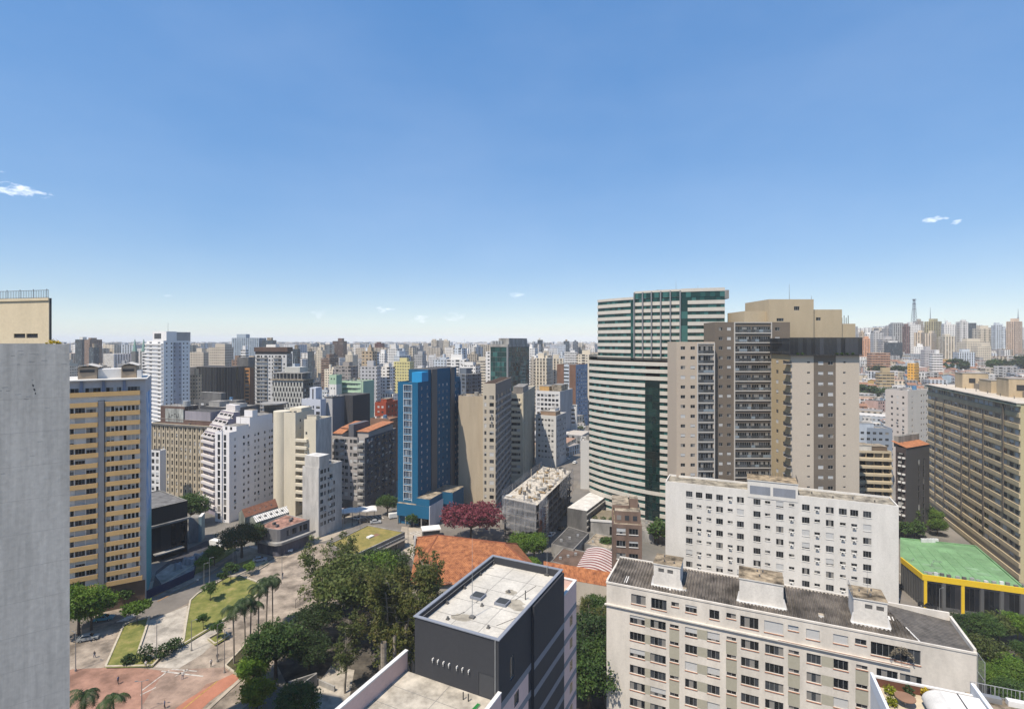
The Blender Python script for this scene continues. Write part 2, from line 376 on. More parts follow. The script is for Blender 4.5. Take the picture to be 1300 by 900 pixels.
def bb(name, label, N, dirL, uL, uR, zt, wm, L=None, R=None, zb=None, dL=None, dR=None, par=.8, rm=None, ph=(), detail=0,
  frame=None, glass=None, sill=None, coping=None, fin=True, cat='building', group=None, rev=.16, wmR=None, pL=None, pR=None):
 """box building: near corner N=(u, distance), left face along dirL, right face square to it"""
 dl = V2(*dirL).normalized(); dr = V2(dl.y, -dl.x); n = pt(*N)
 def ln(d, u): k = (u-CX)/F; return (k*n.y-n.x)/(d.x-k*d.y)
 ll = dL or ln(dl, uL); lr = dR or ln(dr, uR)
 if not 2 < ll < 90: print('ODD', label, 'll', ll); ll = 18
 if not 2 < lr < 90: print('ODD', label, 'lr', lr); lr = 18
 Lc = n+dl*ll; Rc = n+dr*lr; Bk = Lc+dr*lr
 c = (Lc+Rc)/2; zb = hill(c.x, c.y) if zb is None else zb
 b = B(name, label, (c.x, c.y, zb), cat, group); w = b.g('wall')
 kw = dict(detail=detail, frame=frame, glass=glass, sill=sill, rev=rev)
 fac(b, w, Lc, n, zb, zt, spec_wins(Lc, n, zt, zb, L), wm, pL(ll) if pL else (), **kw)
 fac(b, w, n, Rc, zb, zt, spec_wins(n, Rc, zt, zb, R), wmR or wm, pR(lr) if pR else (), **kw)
 for a, d in ((Rc, Bk), (Bk, Lc)): w.face([(a.x, a.y, zb), (d.x, d.y, zb), (d.x, d.y, zt), (a.x, a.y, zt)], wm)
 poly = [Lc, n, Rc, Bk]; roof(b, poly, zt, par, .25, wm, rm, coping)
 b.Lc, b.N, b.Rc, b.Bk, b.ll, b.lr, b.dl, b.dr, b.zt, b.par = Lc, n, Rc, Bk, ll, lr, dl, dr, zt, par
 for i, q in enumerate(ph):
  x0, x1, y0, y1, h = q[:5]; pm = q[5] if len(q) > 5 else wm; tm = q[6] if len(q) > 6 else (rm or M_ROOFG)
  m = b.g('penthouse#%d' % i)
  m.box(x0*ll, x1*ll, y0*lr, y1*lr, zt-par+.003, zt-par+h, pm, Lc, -dl, tm)
  m.box(x0*ll-.12, x1*ll+.12, y0*lr-.12, y1*lr+.12, zt-par+h+.002, zt-par+h+.16, pm, Lc, -dl, tm)
 b.poly = poly
 for i in range(rnd.randrange(3, 7)):      # vents, tanks and aerials on the flat roof
  q = Lc-dl*(ll*rnd.uniform(.1, .9))+dr*(lr*rnd.uniform(.1, .9)); hh = rnd.uniform(.4, 1.1)
  b.g('roof_vent#z%d' % i).box(-rnd.uniform(.2, .6), .4, -.3, .3, zt-par+.001, zt-par+hh, rnd.choice([M_CONC, M_FRAME, M_WHITE, M_CONCD]), q, -dl)
 q = Lc-dl*(ll*rnd.uniform(.2, .8))+dr*(lr*rnd.uniform(.2, .8)); b.g('aerial').tube((*q, zt-par), (*q, zt+rnd.uniform(3, 7)), .07, .04, M_RAIL, 4)
 if min(ll, lr) > 7: q = Lc-dl*(ll*rnd.uniform(.25, .75))+dr*(lr*rnd.uniform(.4, .8)); b.g('roof_tank').cyl(q, 1.0, zt-par+.002, zt-par+rnd.uniform(1.5, 2.3), rnd.choice([mat('tank_blue', (.10, .22, .36), .6), M_CONC, M_FRAME]), 12)
 return (b.fin(), b)[1] if fin else b
# ------------------------------------------------------------------ foliage
def leafmat(name, cols, trans=.32, rough=.6):
 if name in MATS: return MATS[name]
 m, t, b = newmat(name); MATS[name] = m; n = t.nodes.new; l = t.links.new
 g = n('ShaderNodeNewGeometry'); oi = n('ShaderNodeObjectInfo')
 r = n('ShaderNodeValToRGB'); e = r.color_ramp.elements; e[0].position = 0; e[0].color = (*cols[0], 1); e[1].position = 1; e[1].color = (*cols[-1], 1)
 for i, c in enumerate(cols[1:-1]): x = e.new((i+1)/(len(cols)-1)); x.color = (*c, 1)
 # clumps share a tint: low frequency noise plus a random per leaf
 tc = n('ShaderNodeTexCoord'); nz = n('ShaderNodeTexNoise'); nz.inputs['Scale'].default_value = .45; nz.inputs['Detail'].default_value = 2; l(tc.outputs['Object'], nz.inputs['Vector'])
 a = n('ShaderNodeMath'); a.operation = 'MULTIPLY_ADD'; a.inputs[1].default_value = .45; l(g.outputs['Random Per Island'], a.inputs[0])
 s = n('ShaderNodeMath'); s.operation = 'MULTIPLY_ADD'; s.inputs[1].default_value = 1.5; s.inputs[2].default_value = -.48; l(nz.outputs['Fac'], s.inputs[0]); l(s.outputs[0], a.inputs[2])
 l(a.outputs[0], r.inputs[0]); hs = n('ShaderNodeHueSaturation'); l(r.outputs[0], hs.inputs['Color'])
 v = n('ShaderNodeMath'); v.operation = 'MULTIPLY_ADD'; v.inputs[1].default_value = .3; v.inputs[2].default_value = .85; l(oi.outputs['Random'], v.inputs[0]); l(v.outputs[0], hs.inputs['Value'])
 l(hs.outputs[0], b.inputs['Base Color']); b.inputs['Roughness'].default_value = rough; b.inputs['Specular IOR Level'].default_value = .3
 tr = n('ShaderNodeBsdfTranslucent'); l(hs.outputs[0], tr.inputs['Color']); mx = n('ShaderNodeMixShader'); mx.inputs[0].default_value = trans
 l(b.outputs[0], mx.inputs[1]); l(tr.outputs[0], mx.inputs[2]); l(mx.outputs[0], t.nodes['Material Output'].inputs[0])
 return m
LM = {
 'dark': leafmat('leaf_dark_green', [(.012, .03, .008), (.03, .06, .014), (.06, .10, .022)]),
 'mid': leafmat('leaf_mid_green', [(.022, .055, .010), (.05, .10, .018), (.10, .16, .03)]),
 'bright': leafmat('leaf_bright_green', [(.04, .09, .008), (.09, .17, .015), (.18, .26, .03)]),
 'olive': leafmat('leaf_olive', [(.032, .055, .010), (.075, .10, .020), (.14, .155, .042)]),
 'rust': leafmat('leaf_rusty_olive', [(.036, .054, .010), (.080, .095, .018), (.16, .13, .038)]),
 'yellowgreen': leafmat('leaf_yellow_green', [(.10, .13, .01), (.24, .26, .015), (.40, .38, .03)]),
 'yellow': leafmat('leaf_yellow', [(.12, .14, .02), (.5, .36, .02), (.7, .5, .03)]),
 'maroon': leafmat('leaf_maroon', [(.07, .012, .018), (.17, .035, .05), (.30, .075, .095)]),
 'dry': leafmat('leaf_dry', [(.12, .10, .07), (.22, .19, .14), (.3, .27, .2)]),
 'palm': leafmat('leaf_palm', [(.012, .028, .007), (.03, .055, .014), (.07, .095, .03)], .15),
}
BARK = mat('bark_brown', (.12, .09, .065), .95, .3, .8); BARKP = mat('bark_pale', (.36, .31, .25), .95, .3, .8)
def leaf_mesh(name, pts, size, material, rs, up=.35, stretch=1.5):
 n = len(pts); nm = rs.normal(size=(n, 3)); nm[:, 2] = np.abs(nm[:, 2])+up; nm /= np.linalg.norm(nm, axis=1)[:, None]
 a = rs.normal(size=(n, 3)); t = np.cross(nm, a); t /= np.linalg.norm(t, axis=1)[:, None]; s = np.cross(nm, t)
 sz = size*rs.uniform(.6, 1.35, (n, 1)); v = np.empty((n, 4, 3)); L_ = t*sz*stretch*.5; W_ = s*sz*.5
 v[:, 0] = pts-L_; v[:, 1] = pts+W_*.9; v[:, 2] = pts+L_; v[:, 3] = pts-W_*.9
 me = bpy.data.meshes.new(name); me.vertices.add(4*n); me.vertices.foreach_set('co', v.reshape(-1)); me.loops.add(4*n); me.loops.foreach_set('vertex_index', np.arange(4*n, dtype=np.int32))
 me.polygons.add(n); me.polygons.foreach_set('loop_start', np.arange(0, 4*n, 4, dtype=np.int32)); me.polygons.foreach_set('loop_total', np.full(n, 4, dtype=np.int32)); me.materials.append(material); me.update(calc_edges=True); return me
def crown_points(lobes, k, rs, clump=.7, per=14, shell=.55):
 """clumps spread through lobes [(centre, radii)], denser to the outside"""
 w = np.array([r[0]*r[1]*r[2] for c, r in lobes])**.7; w = w/w.sum(); cl = []
 for (c, r), q in zip(lobes, w):
  m = max(2, int(k*q)); d = rs.normal(size=(m, 3)); d /= np.linalg.norm(d, axis=1)[:, None]; rad = (shell+(1-shell)*rs.uniform(0, 1, (m, 1))**.6)*rs.uniform(.8, 1.12, (m, 1))
  cl.append(np.array(c)+d*rad*np.array(r))
 cl = np.concatenate(cl); p = cl[:, None, :]+rs.normal(size=(len(cl), per, 3))*clump*np.array([.5, .5, .32]); return p.reshape(-1, 3)
TREES = {}
def tree_template(key, kind, h, r, seed, leaf='mid', n=420, size=.5, trunk=.35, bark=None, base=.35, flat=.5, nl=7, clump=.8, per=14, lean=0):
 """trunk mesh and crown mesh for a tree h tall with crown radius r, at the origin"""
 rs = np.random.RandomState(seed); t = MB(); bk = bark or BARK; lobes = []
 hb = h*base; top = Vector((lean*h*.3, 0, hb)); t.tube((0, 0, -.3), tuple(top), trunk, trunk*.7, bk, 8, False)
 for i in range(nl):
  a = 2*math.pi*(i+rs.uniform(-.3, .3))/max(1, nl-1); f = 0 if i == nl-1 else rs.uniform(.45, .72)
  c = Vector((math.cos(a)*r*f+lean*h*.3, math.sin(a)*r*f, hb+(h-hb)*(rs.uniform(.40, .72) if f else .68)))
  rr = r*rs.uniform(.36, .52); lobes.append((tuple(c), (rr, rr, max(.4, min(rr*flat*1.5, h-c.z, ))))); mid = top.lerp(c, .5)+Vector((0, 0, -(h-hb)*.06))
  t.tube(tuple(top), tuple(mid), trunk*.55, trunk*.35, bk, 6, False); t.tube(tuple(mid), tuple(c), trunk*.35, trunk*.12, bk, 5, False)
  for j in range(2):
   q = c+Vector(rs.normal(size=3))*rr*.5; t.tube(tuple(mid.lerp(c, .6)), tuple(q), trunk*.16, .02, bk, 4, False)
 if kind == 'tall':
  lobes = []
  t = MB(); x = Vector((0, 0, -.3));
  for b_ in range(2 if r > 2.5 else 1):
   x = Vector((0, 0, -.3)); pr = trunk; dx = Vector((rs.uniform(-.1, .1)+.16*b_, rs.uniform(-.1, .1), 0))
   for k in range(7):
    y = Vector((dx.x*h*(k+1)/7+rs.uniform(-.15, .15), dx.y*h*(k+1)/7+rs.uniform(-.15, .15), h*.93*(k+1)/7)); t.tube(tuple(x), tuple(y), pr, pr*.85, bk, 7, False); x = y; pr *= .83
    if k >= 2:
     for j in range(3):
      a = rs.uniform(0, 6.28); f = rs.uniform(.35, 1)*(1.05-.1*abs(k-4)); c = y+Vector((math.cos(a)*r*f, math.sin(a)*r*f, rs.uniform(-.04, .10)*h)); t.tube(tuple(y), tuple(c), pr*.5, .03, bk, 4, False)
      q = r*rs.uniform(.22, .42); lobes.append((tuple(c), (q, q, q*rs.uniform(.8, 1.4))))
 p = crown_points(lobes, n, rs, clump, per)
 me = leaf_mesh(key+'_crown', p, size, LM[leaf], rs); TREES[key] = (t.mesh(key+'_trunk'), me); return TREES[key]
def plant_tree(key, label, x, y, z=0, s=1.0, rz=None, name='tree', cat='tree', group=None, sz=None):
 r = thing(name, label, cat, (x, y, z), group, rnd.random()*6.28 if rz is None else rz); r.scale = (s, s, sz or s)
 for nm, me in (('trunk', TREES[key][0]), ('crown', TREES[key][1])):
  o = bpy.data.objects.new(nm, me); COL.objects.link(o); o.parent = r
 return r
def leaf_bush(name, label, loc, r, h, leaf, n, size, cat='plant', group=None, flat=None):
 rs = np.random.RandomState(int(abs(loc[0]*13+loc[1]*7)) % 9999); root = thing(name, label, cat, loc, group)
 d = rs.normal(size=(n, 3)); d /= np.linalg.norm(d, axis=1)[:, None]; p = d*rs.uniform(.4, 1, (n, 1))*np.array([r, r, h*.5])+np.array([0, 0, h*.5])
 if flat:
  e, th = flat; a = rs.uniform(-r, r, n); c = rs.uniform(0, th, n); arch = h*(1-(a/r)**2*.55)*rs.uniform(.55, 1, n); p = np.stack([e.x*a-(-e.y)*0, e.y*a, arch], 1); p[:, 0] += e.y*c; p[:, 1] -= e.x*c
 me = leaf_mesh('foliage', p, size, LM[leaf], rs); o = bpy.data.objects.new('foliage', me); COL.objects.link(o); o.parent = root
 m = MB()
 for i in range(4): q = p[rs.randint(n)]; m.tube((0, 0, 0), tuple(q), .03, .01, BARK, 4, False)
 m.build('stem', root, (0, 0, 0)); return root
def palm_template(key, h, fr, nf, seed, leaf='palm', trunk=.16):
 rs = np.random.RandomState(seed); t = MB(); x = Vector((0, 0, -.2)); dx = rs.uniform(-.04, .04, 2)
 for k in range(6):
  y = Vector((dx[0]*h*((k+1)/6)**2, dx[1]*h*((k+1)/6)**2, h*(k+1)/6)); t.tube(tuple(x), tuple(y), trunk*(1.15-.05*k), trunk*(1.1-.05*k), BARKP, 8, False); x = y
 c = MB(); m = LM[leaf]; t.tube(tuple(x), tuple(x+Vector((0, 0, .9))), trunk*.95, trunk*.5, LM['mid'], 8); top = x+Vector((0, 0, .7))
 for i in range(nf):
  a = 6.283*i/nf+rs.uniform(-.2, .2); el = rs.uniform(.1, 1.25); u = Vector((math.cos(a), math.sin(a), 0)); side = Vector((-u.y, u.x, 0)); p = top.copy(); ang = el; n = 11; L_ = fr*rs.uniform(.85, 1.1)
  for k in range(n):
   q = p+(u*math.cos(ang)+Vector((0, 0, 1))*math.sin(ang))*(L_/n); ang -= rs.uniform(.17, .27)
   lw = L_*.26*math.sin(math.pi*min(1, (k+1.2)/(n+1)))**.7
   for sd in (-1, 1):
    for hlf in (0, .5):
     o = p.lerp(q, hlf); d = side*sd*lw+Vector((0, 0, -lw*rs.uniform(.35, .8)))+(q-p)*.9; w_ = (q-p)*.55
     c.face([o, o+w_, o+d+w_*.2, o+d], m)
   p = q
 TREES[key] = (t.mesh(key+'_trunk'), c.mesh(key+'_crown'))
# ================================================================== GROUND, STREETS, PLAZA
def groundmat():
 m, t, b = newmat('city_ground'); MATS['city_ground'] = m; n = t.nodes.new; l = t.links.new
 tc = n('ShaderNodeTexCoord'); a = n('ShaderNodeTexNoise'); a.inputs['Scale'].default_value = .02; a.inputs['Detail'].default_value = 9; a.inputs['Roughness'].default_value = .7; l(tc.outputs['Object'], a.inputs['Vector'])
 r = n('ShaderNodeValToRGB'); e = r.color_ramp.elements; e[0].position = .3; e[0].color = (.05, .055, .045, 1); e[1].position = .7; e[1].color = (.26, .23, .20, 1); x = e.new(.5); x.color = (.15, .14, .125, 1)
 l(a.outputs['Fac'], r.inputs[0]); l(r.outputs[0], b.inputs['Base Color']); b.inputs['Roughness'].default_value = .95; return m
def grassmat(name, cols):
 m, t, b = newmat(name); MATS[name] = m; n = t.nodes.new; l = t.links.new
 tc = n('ShaderNodeTexCoord'); a = n('ShaderNodeTexNoise'); a.inputs['Scale'].default_value = .35; a.inputs['Detail'].default_value = 10; a.inputs['Roughness'].default_value = .72; l(tc.outputs['Object'], a.inputs['Vector'])
 r = n('ShaderNodeValToRGB'); e = r.color_ramp.elements; e[0].position = .32; e[0].color = (*cols[0], 1); e[1].position = .7; e[1].color = (*cols[-1], 1)
 for i, c in enumerate(cols[1:-1]): x = e.new(.32+.38*(i+1)/(len(cols)-1)); x.color = (*c, 1)
 l(a.outputs['Fac'], r.inputs[0]); f = n('ShaderNodeTexNoise'); f.inputs['Scale'].default_value = 9; f.inputs['Detail'].default_value = 4; l(tc.outputs['Object'], f.inputs['Vector'])
 hs = n('ShaderNodeHueSaturation'); v = n('ShaderNodeMath'); v.operation = 'MULTIPLY_ADD'; v.inputs[1].default_value = .9; v.inputs[2].default_value = .55; l(f.outputs['Fac'], v.inputs[0]); l(v.outputs[0], hs.inputs['Value']); l(r.outputs[0], hs.inputs['Color']); l(hs.outputs[0], b.inputs['Base Color'])
 b.inputs['Roughness'].default_value = .95; bp = n('ShaderNodeBump'); bp.inputs['Strength'].default_value = .7; bp.inputs['Distance'].default_value = .12; l(f.outputs['Fac'], bp.inputs['Height']); l(bp.outputs[0], b.inputs['Normal']); return m
GRASS = grassmat('lawn', [(.075, .095, .014), (.16, .165, .035), (.29, .235, .085)])
GRASS_DRY = grassmat('dry_lawn', [(.12, .115, .025), (.22, .18, .045), (.30, .22, .07)])
ASPH = mat('asphalt', (.19, .17, .148), .9, .22, .15, streak=1); PAVE = mat('plaza_paving', (.40, .33, .26), .92, .34, .2, streak=1); PAVEP = mat('plaza_paving_pale', (.50, .45, .38), .92, .3, .25, streak=1)
PAVER = mat('red_paving', (.38, .215, .155), .92, .3, .22, streak=1); KERB = mat('kerb_stone', (.50, .44, .34), .9, .2, .6); SIDE = mat('sidewalk', (.42, .36, .285), .92, .25, .3, streak=1); PAINT = mat('road_paint', (.58, .54, .48), .8, .3, 1.2, streak=1)
YPAINT = mat('yellow_paint', (.50, .34, .08), .8, .3, 1.2, streak=1); OCHRE = mat('ochre_lane', (.40, .22, .09), .9, .3, .5, streak=1)
ZUSED = set()
def sheet(name, pix, z, m, kind='structure'):
 while round(z, 4) in ZUSED: z += .0023
 ZUSED.add(round(z, 4))
 q = [P(u, v, z) for u, v in pix]; mb = MB(); ar = sum(q[i].x*q[(i+1) % len(q)].y-q[(i+1) % len(q)].x*q[i].y for i in range(len(q)))
 mb.face(q if ar > 0 else q[::-1], m); o = mb.build(name); o['kind'] = kind; return o
def kerb_run(name, pix, z0, z1, w, m, closed=False):
 q = [P(u, v, z0).xy for u, v in pix]; mb = MB(); n = len(q)
 for i in range(n if closed else n-1):
  a, c = q[i], q[(i+1) % n]; e = c-a; L_ = e.length; mb.box(-.02*(i % 2), L_+.02*(i % 2), -w/2-.004*(i % 3), w/2+.004*(i % 3), z0, z1+.004*(i % 3), m, a, e)
 o = mb.build(name); o['kind'] = 'structure'; return o
def line(mb, a, c, w, z, m):
 a = P(*a, z).xy; c = P(*c, z).xy; e = c-a; mb.box(0, e.length, -w/2, w/2, z-.003, z, m, a, e)
def ground():
 # one sheet to the horizon, following the hill
 gm = groundmat(); mb = MB(); rs = [0, 40, 90, 150, 220, 300, 380, 460, 540, 640, 760, 900, 1050, 1250, 1600, 2200, 3500, 6000, 11000, 26000]; n = 96
 idx = {}
 for i, r in enumerate(rs):
  for k in range(n):
   a = 2*math.pi*k/n
   if i == 0 and k: continue
   x, y = r*math.sin(a), r*math.cos(a); idx[i, k] = len(mb.v); mb.v.append((x, y, hill(x, y)-.02))
 for i in range(len(rs)-1):
  for k in range(n):
   k2 = (k+1) % n
   f = (idx[0, 0], idx[1, k2], idx[1, k]) if i == 0 else (idx[i, k], idx[i, k2], idx[i+1, k2], idx[i+1, k]); mb.f.append(f); mb.m.append(gm)
 o = mb.build('ground'); o['kind'] = 'structure'
 T = lambda pts: [(70+x/3, 600+y/3) for x, y in pts]
 sheet('plaza', [(60, 765), (95, 792), (160, 760), (205, 745), (300, 705), (360, 682), (470, 690), (440, 760), (400, 815), (330, 880), (290, 915), (60, 915)], .02, PAVE)
 sheet('road', [(60, 800), (95, 788), (150, 778), (196, 760), (232, 745), (262, 730), (300, 704), (330, 690), (372, 672), (415, 655), (440, 642), (465, 632), (520, 655), (560, 640), (640, 650), (640, 690), (520, 700), (470, 690), (420, 690), (385, 690), (350, 708), (314, 728), (265, 752), (190, 790), (120, 838), (60, 850)], .035, ASPH)
 sheet('plaza_apron', [(60, 835), (100, 800), (150, 785), (172, 790), (152, 812), (133, 847), (60, 862)], .05, PAVE)
 sheet('sidewalk', [(120, 775), (190, 758), (215, 745), (262, 722), (290, 700), (283, 690), (255, 700), (200, 735), (120, 765)], .06, SIDE)
 sheet('sidewalk', [(345, 706), (385, 688), (395, 692), (470, 700), (440, 760), (410, 800), (385, 760), (350, 722)], .055, PAVE)
 sheet('sidewalk', [(395, 672), (432, 655), (466, 655), (455, 664), (420, 684), (400, 690)], .06, SIDE)
 sheet('sidewalk', [(300, 700), (335, 690), (360, 690), (350, 705), (322, 722), (302, 716)], .06, SIDE)
 sheet('sidewalk', [(510, 668), (548, 672), (560, 690), (525, 712), (505, 690)], .06, SIDE)
 sheet('red_plaza', T([(-30, 495), (90, 495), (120, 445), (380, 440), (470, 450), (560, 460), (660, 480), (690, 500), (560, 605), (480, 660), (-30, 660)])and [(60, 860), (92, 849), (160, 846), (200, 850), (250, 857), (300, 856), (300, 862), (262, 890), (240, 910), (60, 910)], .05, PAVER)
 sheet('red_lane', [(300, 853), (306, 860), (266, 890), (245, 910), (208, 910), (240, 886), (280, 862)], .062, mat('red_lane_paving', (.42, .18, .115), .92, .2, .2, streak=1))
 sheet('plaza_wedge', T([(505, 505), (490, 655), (380, 675), (310, 690), (360, 560), (440, 530)]), .06, PAVEP)
 sheet('path', T([(465, 640), (590, 590), (640, 620), (560, 690), (470, 745), (380, 740)]), .045, PAVEP)
 # worn grey vehicle path across the red paving
 sheet('worn_path', [(210, 850), (300, 846), (300, 856), (262, 868), (225, 905), (170, 912), (190, 880)], .058, mat('worn_paving', (.40, .285, .22), .92, .3, .2, streak=1))
 # lawns with kerbs
 big = T([(515, 490), (545, 462), (660, 398), (705, 395), (760, 415), (803, 437), (780, 460), (700, 520), (640, 565), (480, 662), (490, 640), (495, 600), (507, 530)])
 small = T([(262, 582), (300, 567), (358, 552), (345, 600), (315, 688), (395, 712), (370, 738), (192, 742)])
 for nm, p, zz in (('lawn', big, .35), ('lawn', small, .30)):
  sheet(nm, p, zz, GRASS); kerb_run('kerb', p, 0, zz+.14, .42, KERB, True)
 sheet('lawn', [(245, 730), (262, 722), (290, 705), (300, 698), (297, 692), (283, 700), (262, 708), (250, 716)], .12, GRASS); sheet('lawn', [(300, 716), (322, 708), (330, 704), (318, 716), (303, 722)], .12, GRASS_DRY)
 bed = [(264, 812), (283, 802), (291, 808), (273, 819)]; sheet('flower_bed', bed, .4, GRASS); kerb_run('kerb', bed, 0, .55, .35, KERB, True)
 edge = [(286, 846), (302, 856), (318, 842), (335, 825)]; sheet('lawn', [(286, 846), (302, 858), (330, 870), (345, 830), (318, 812)], .2, mat('mulch', (.09, .08, .04), .95, .3)); kerb_run('kerb', [(318, 812), (286, 846), (302, 858)], 0, .4, .4, KERB)
 kerb_run('kerb', [(248, 915), (306, 862)], 0, .2, .8, SIDE); kerb_run('low_wall', [(370, 897), (388, 880), (402, 870)], 0, 2.6, .3, M_CONC)
 # pale kerb stones along the road
 kerb_run('kerb', [(196, 748), (238, 722), (262, 707), (300, 690)], .03, .2, .3, KERB); kerb_run('kerb', [(310, 735), (340, 716), (352, 708), (365, 706)], .03, .22, .5, SIDE)
 kerb_run('kerb', [(262, 750), (300, 731), (340, 712)], .03, .2, .3, KERB)
 pm = MB()
 for i in range(7): line(pm, (148+i*3.2, 789-i*1.6), (164+i*3.2, 786.5-i*1.9), .5, .07, PAINT)          # zebra by the small lawn
 for i in range(8): line(pm, (316+i*4.2, 692.5+i*.5), (334+i*3.4, 700.5+i*.3), .5, .07, PAINT)
 for i in range(7): line(pm, (520+i*4.0, 676-i*1.0), (530+i*4, 680-i*1.0), .6, .07, PAINT)
 for i in range(6): line(pm, (456+i*5, 655-i*.2), (462+i*5, 659-i*.2), .6, .07, PAINT)
 o = pm.build('road_markings'); o['kind'] = 'structure'
 pm = MB()
 for a, c, w in (((180, 876), (215, 850), .5), ((178, 882), (198, 872), .5), ((205, 851.5), (258, 858), .7), ((218, 849), (250, 851.5), .6), ((238, 849), (226, 856), .6), ((240, 850), (222, 858), .4)): line(pm, a, c, w*.55, .072, PAINT)
 line(pm, (222, 908), (276, 864), .25, .073, YPAINT)
 line(pm, (196, 757), (270, 716), .5, .064, OCHRE); line(pm, (200, 763), (300, 712), .35, .064, OCHRE)
 o = pm.build('pavement_markings'); o['kind'] = 'structure'
 # streets to the right: avenue beyond the building site, street between the white blocks
 sheet('road', [(655, 640), (742, 533), (747, 533), (745, 590), (690, 700)], .02, ASPH)
 for off in (0,): sheet('sidewalk', [(648, 635), (738, 535), (742, 533), (660, 640)], .03, SIDE)
 kerb_run('parapet_wall', [(650, 636), (741, 536)], 0, 1.2, .5, KERB)
 sheet('road', [(1120, 700), (1143, 690), (1150, 735), (1172, 765), (1300, 790), (1300, 840), (1180, 815), (1120, 770)], .02, ASPH); sheet('sidewalk', [(1143, 715), (1168, 742), (1180, 752), (1300, 775), (1300, 765), (1170, 740), (1148, 712)], .05, SIDE); kerb_run('kerb', [(1143, 728), (1152, 745), (1178, 753)], .03, .2, .5, PAINT)
 pm = MB()
 for i in range(7): line(pm, (1182+i*4.2, 757+i*1.2), (1190+i*4.2, 766+i*1.2), .45, .045, PAINT)
 for i in range(6): line(pm, (1139+i*6, 775+i*1.6), (1147+i*6, 782+i*1.6), .9, .045, PAINT)
 pm.build('road_markings')['kind'] = 'structure'
 sheet('bare_soil', [(1283, 836), (1300, 822), (1320, 850), (1300, 868)], .06, mat('orange_soil', (.42, .24, .10), .95, .3, .6, streak=1))
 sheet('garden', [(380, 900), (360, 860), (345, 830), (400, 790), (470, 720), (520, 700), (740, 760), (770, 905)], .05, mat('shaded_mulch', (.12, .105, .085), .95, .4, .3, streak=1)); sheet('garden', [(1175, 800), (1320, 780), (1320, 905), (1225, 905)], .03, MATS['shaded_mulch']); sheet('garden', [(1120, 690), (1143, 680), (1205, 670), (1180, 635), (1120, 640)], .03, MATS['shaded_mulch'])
 # garden paths seen through the trees
 sheet('path', [(395, 880), (420, 845), (450, 850), (440, 905), (400, 905)], .07, PAVEP); kerb_run('garden_wall', [(366, 880), (402, 868)], 0, 2.4, .3, M_CONC); kerb_run('garden_wall', [(402, 868), (425, 878)], 0, 1.2, .3, M_CONC)
 kerb_run('garden_wall', [(364, 885), (400, 902)], 0, 1.6, .35, M_WHITE)
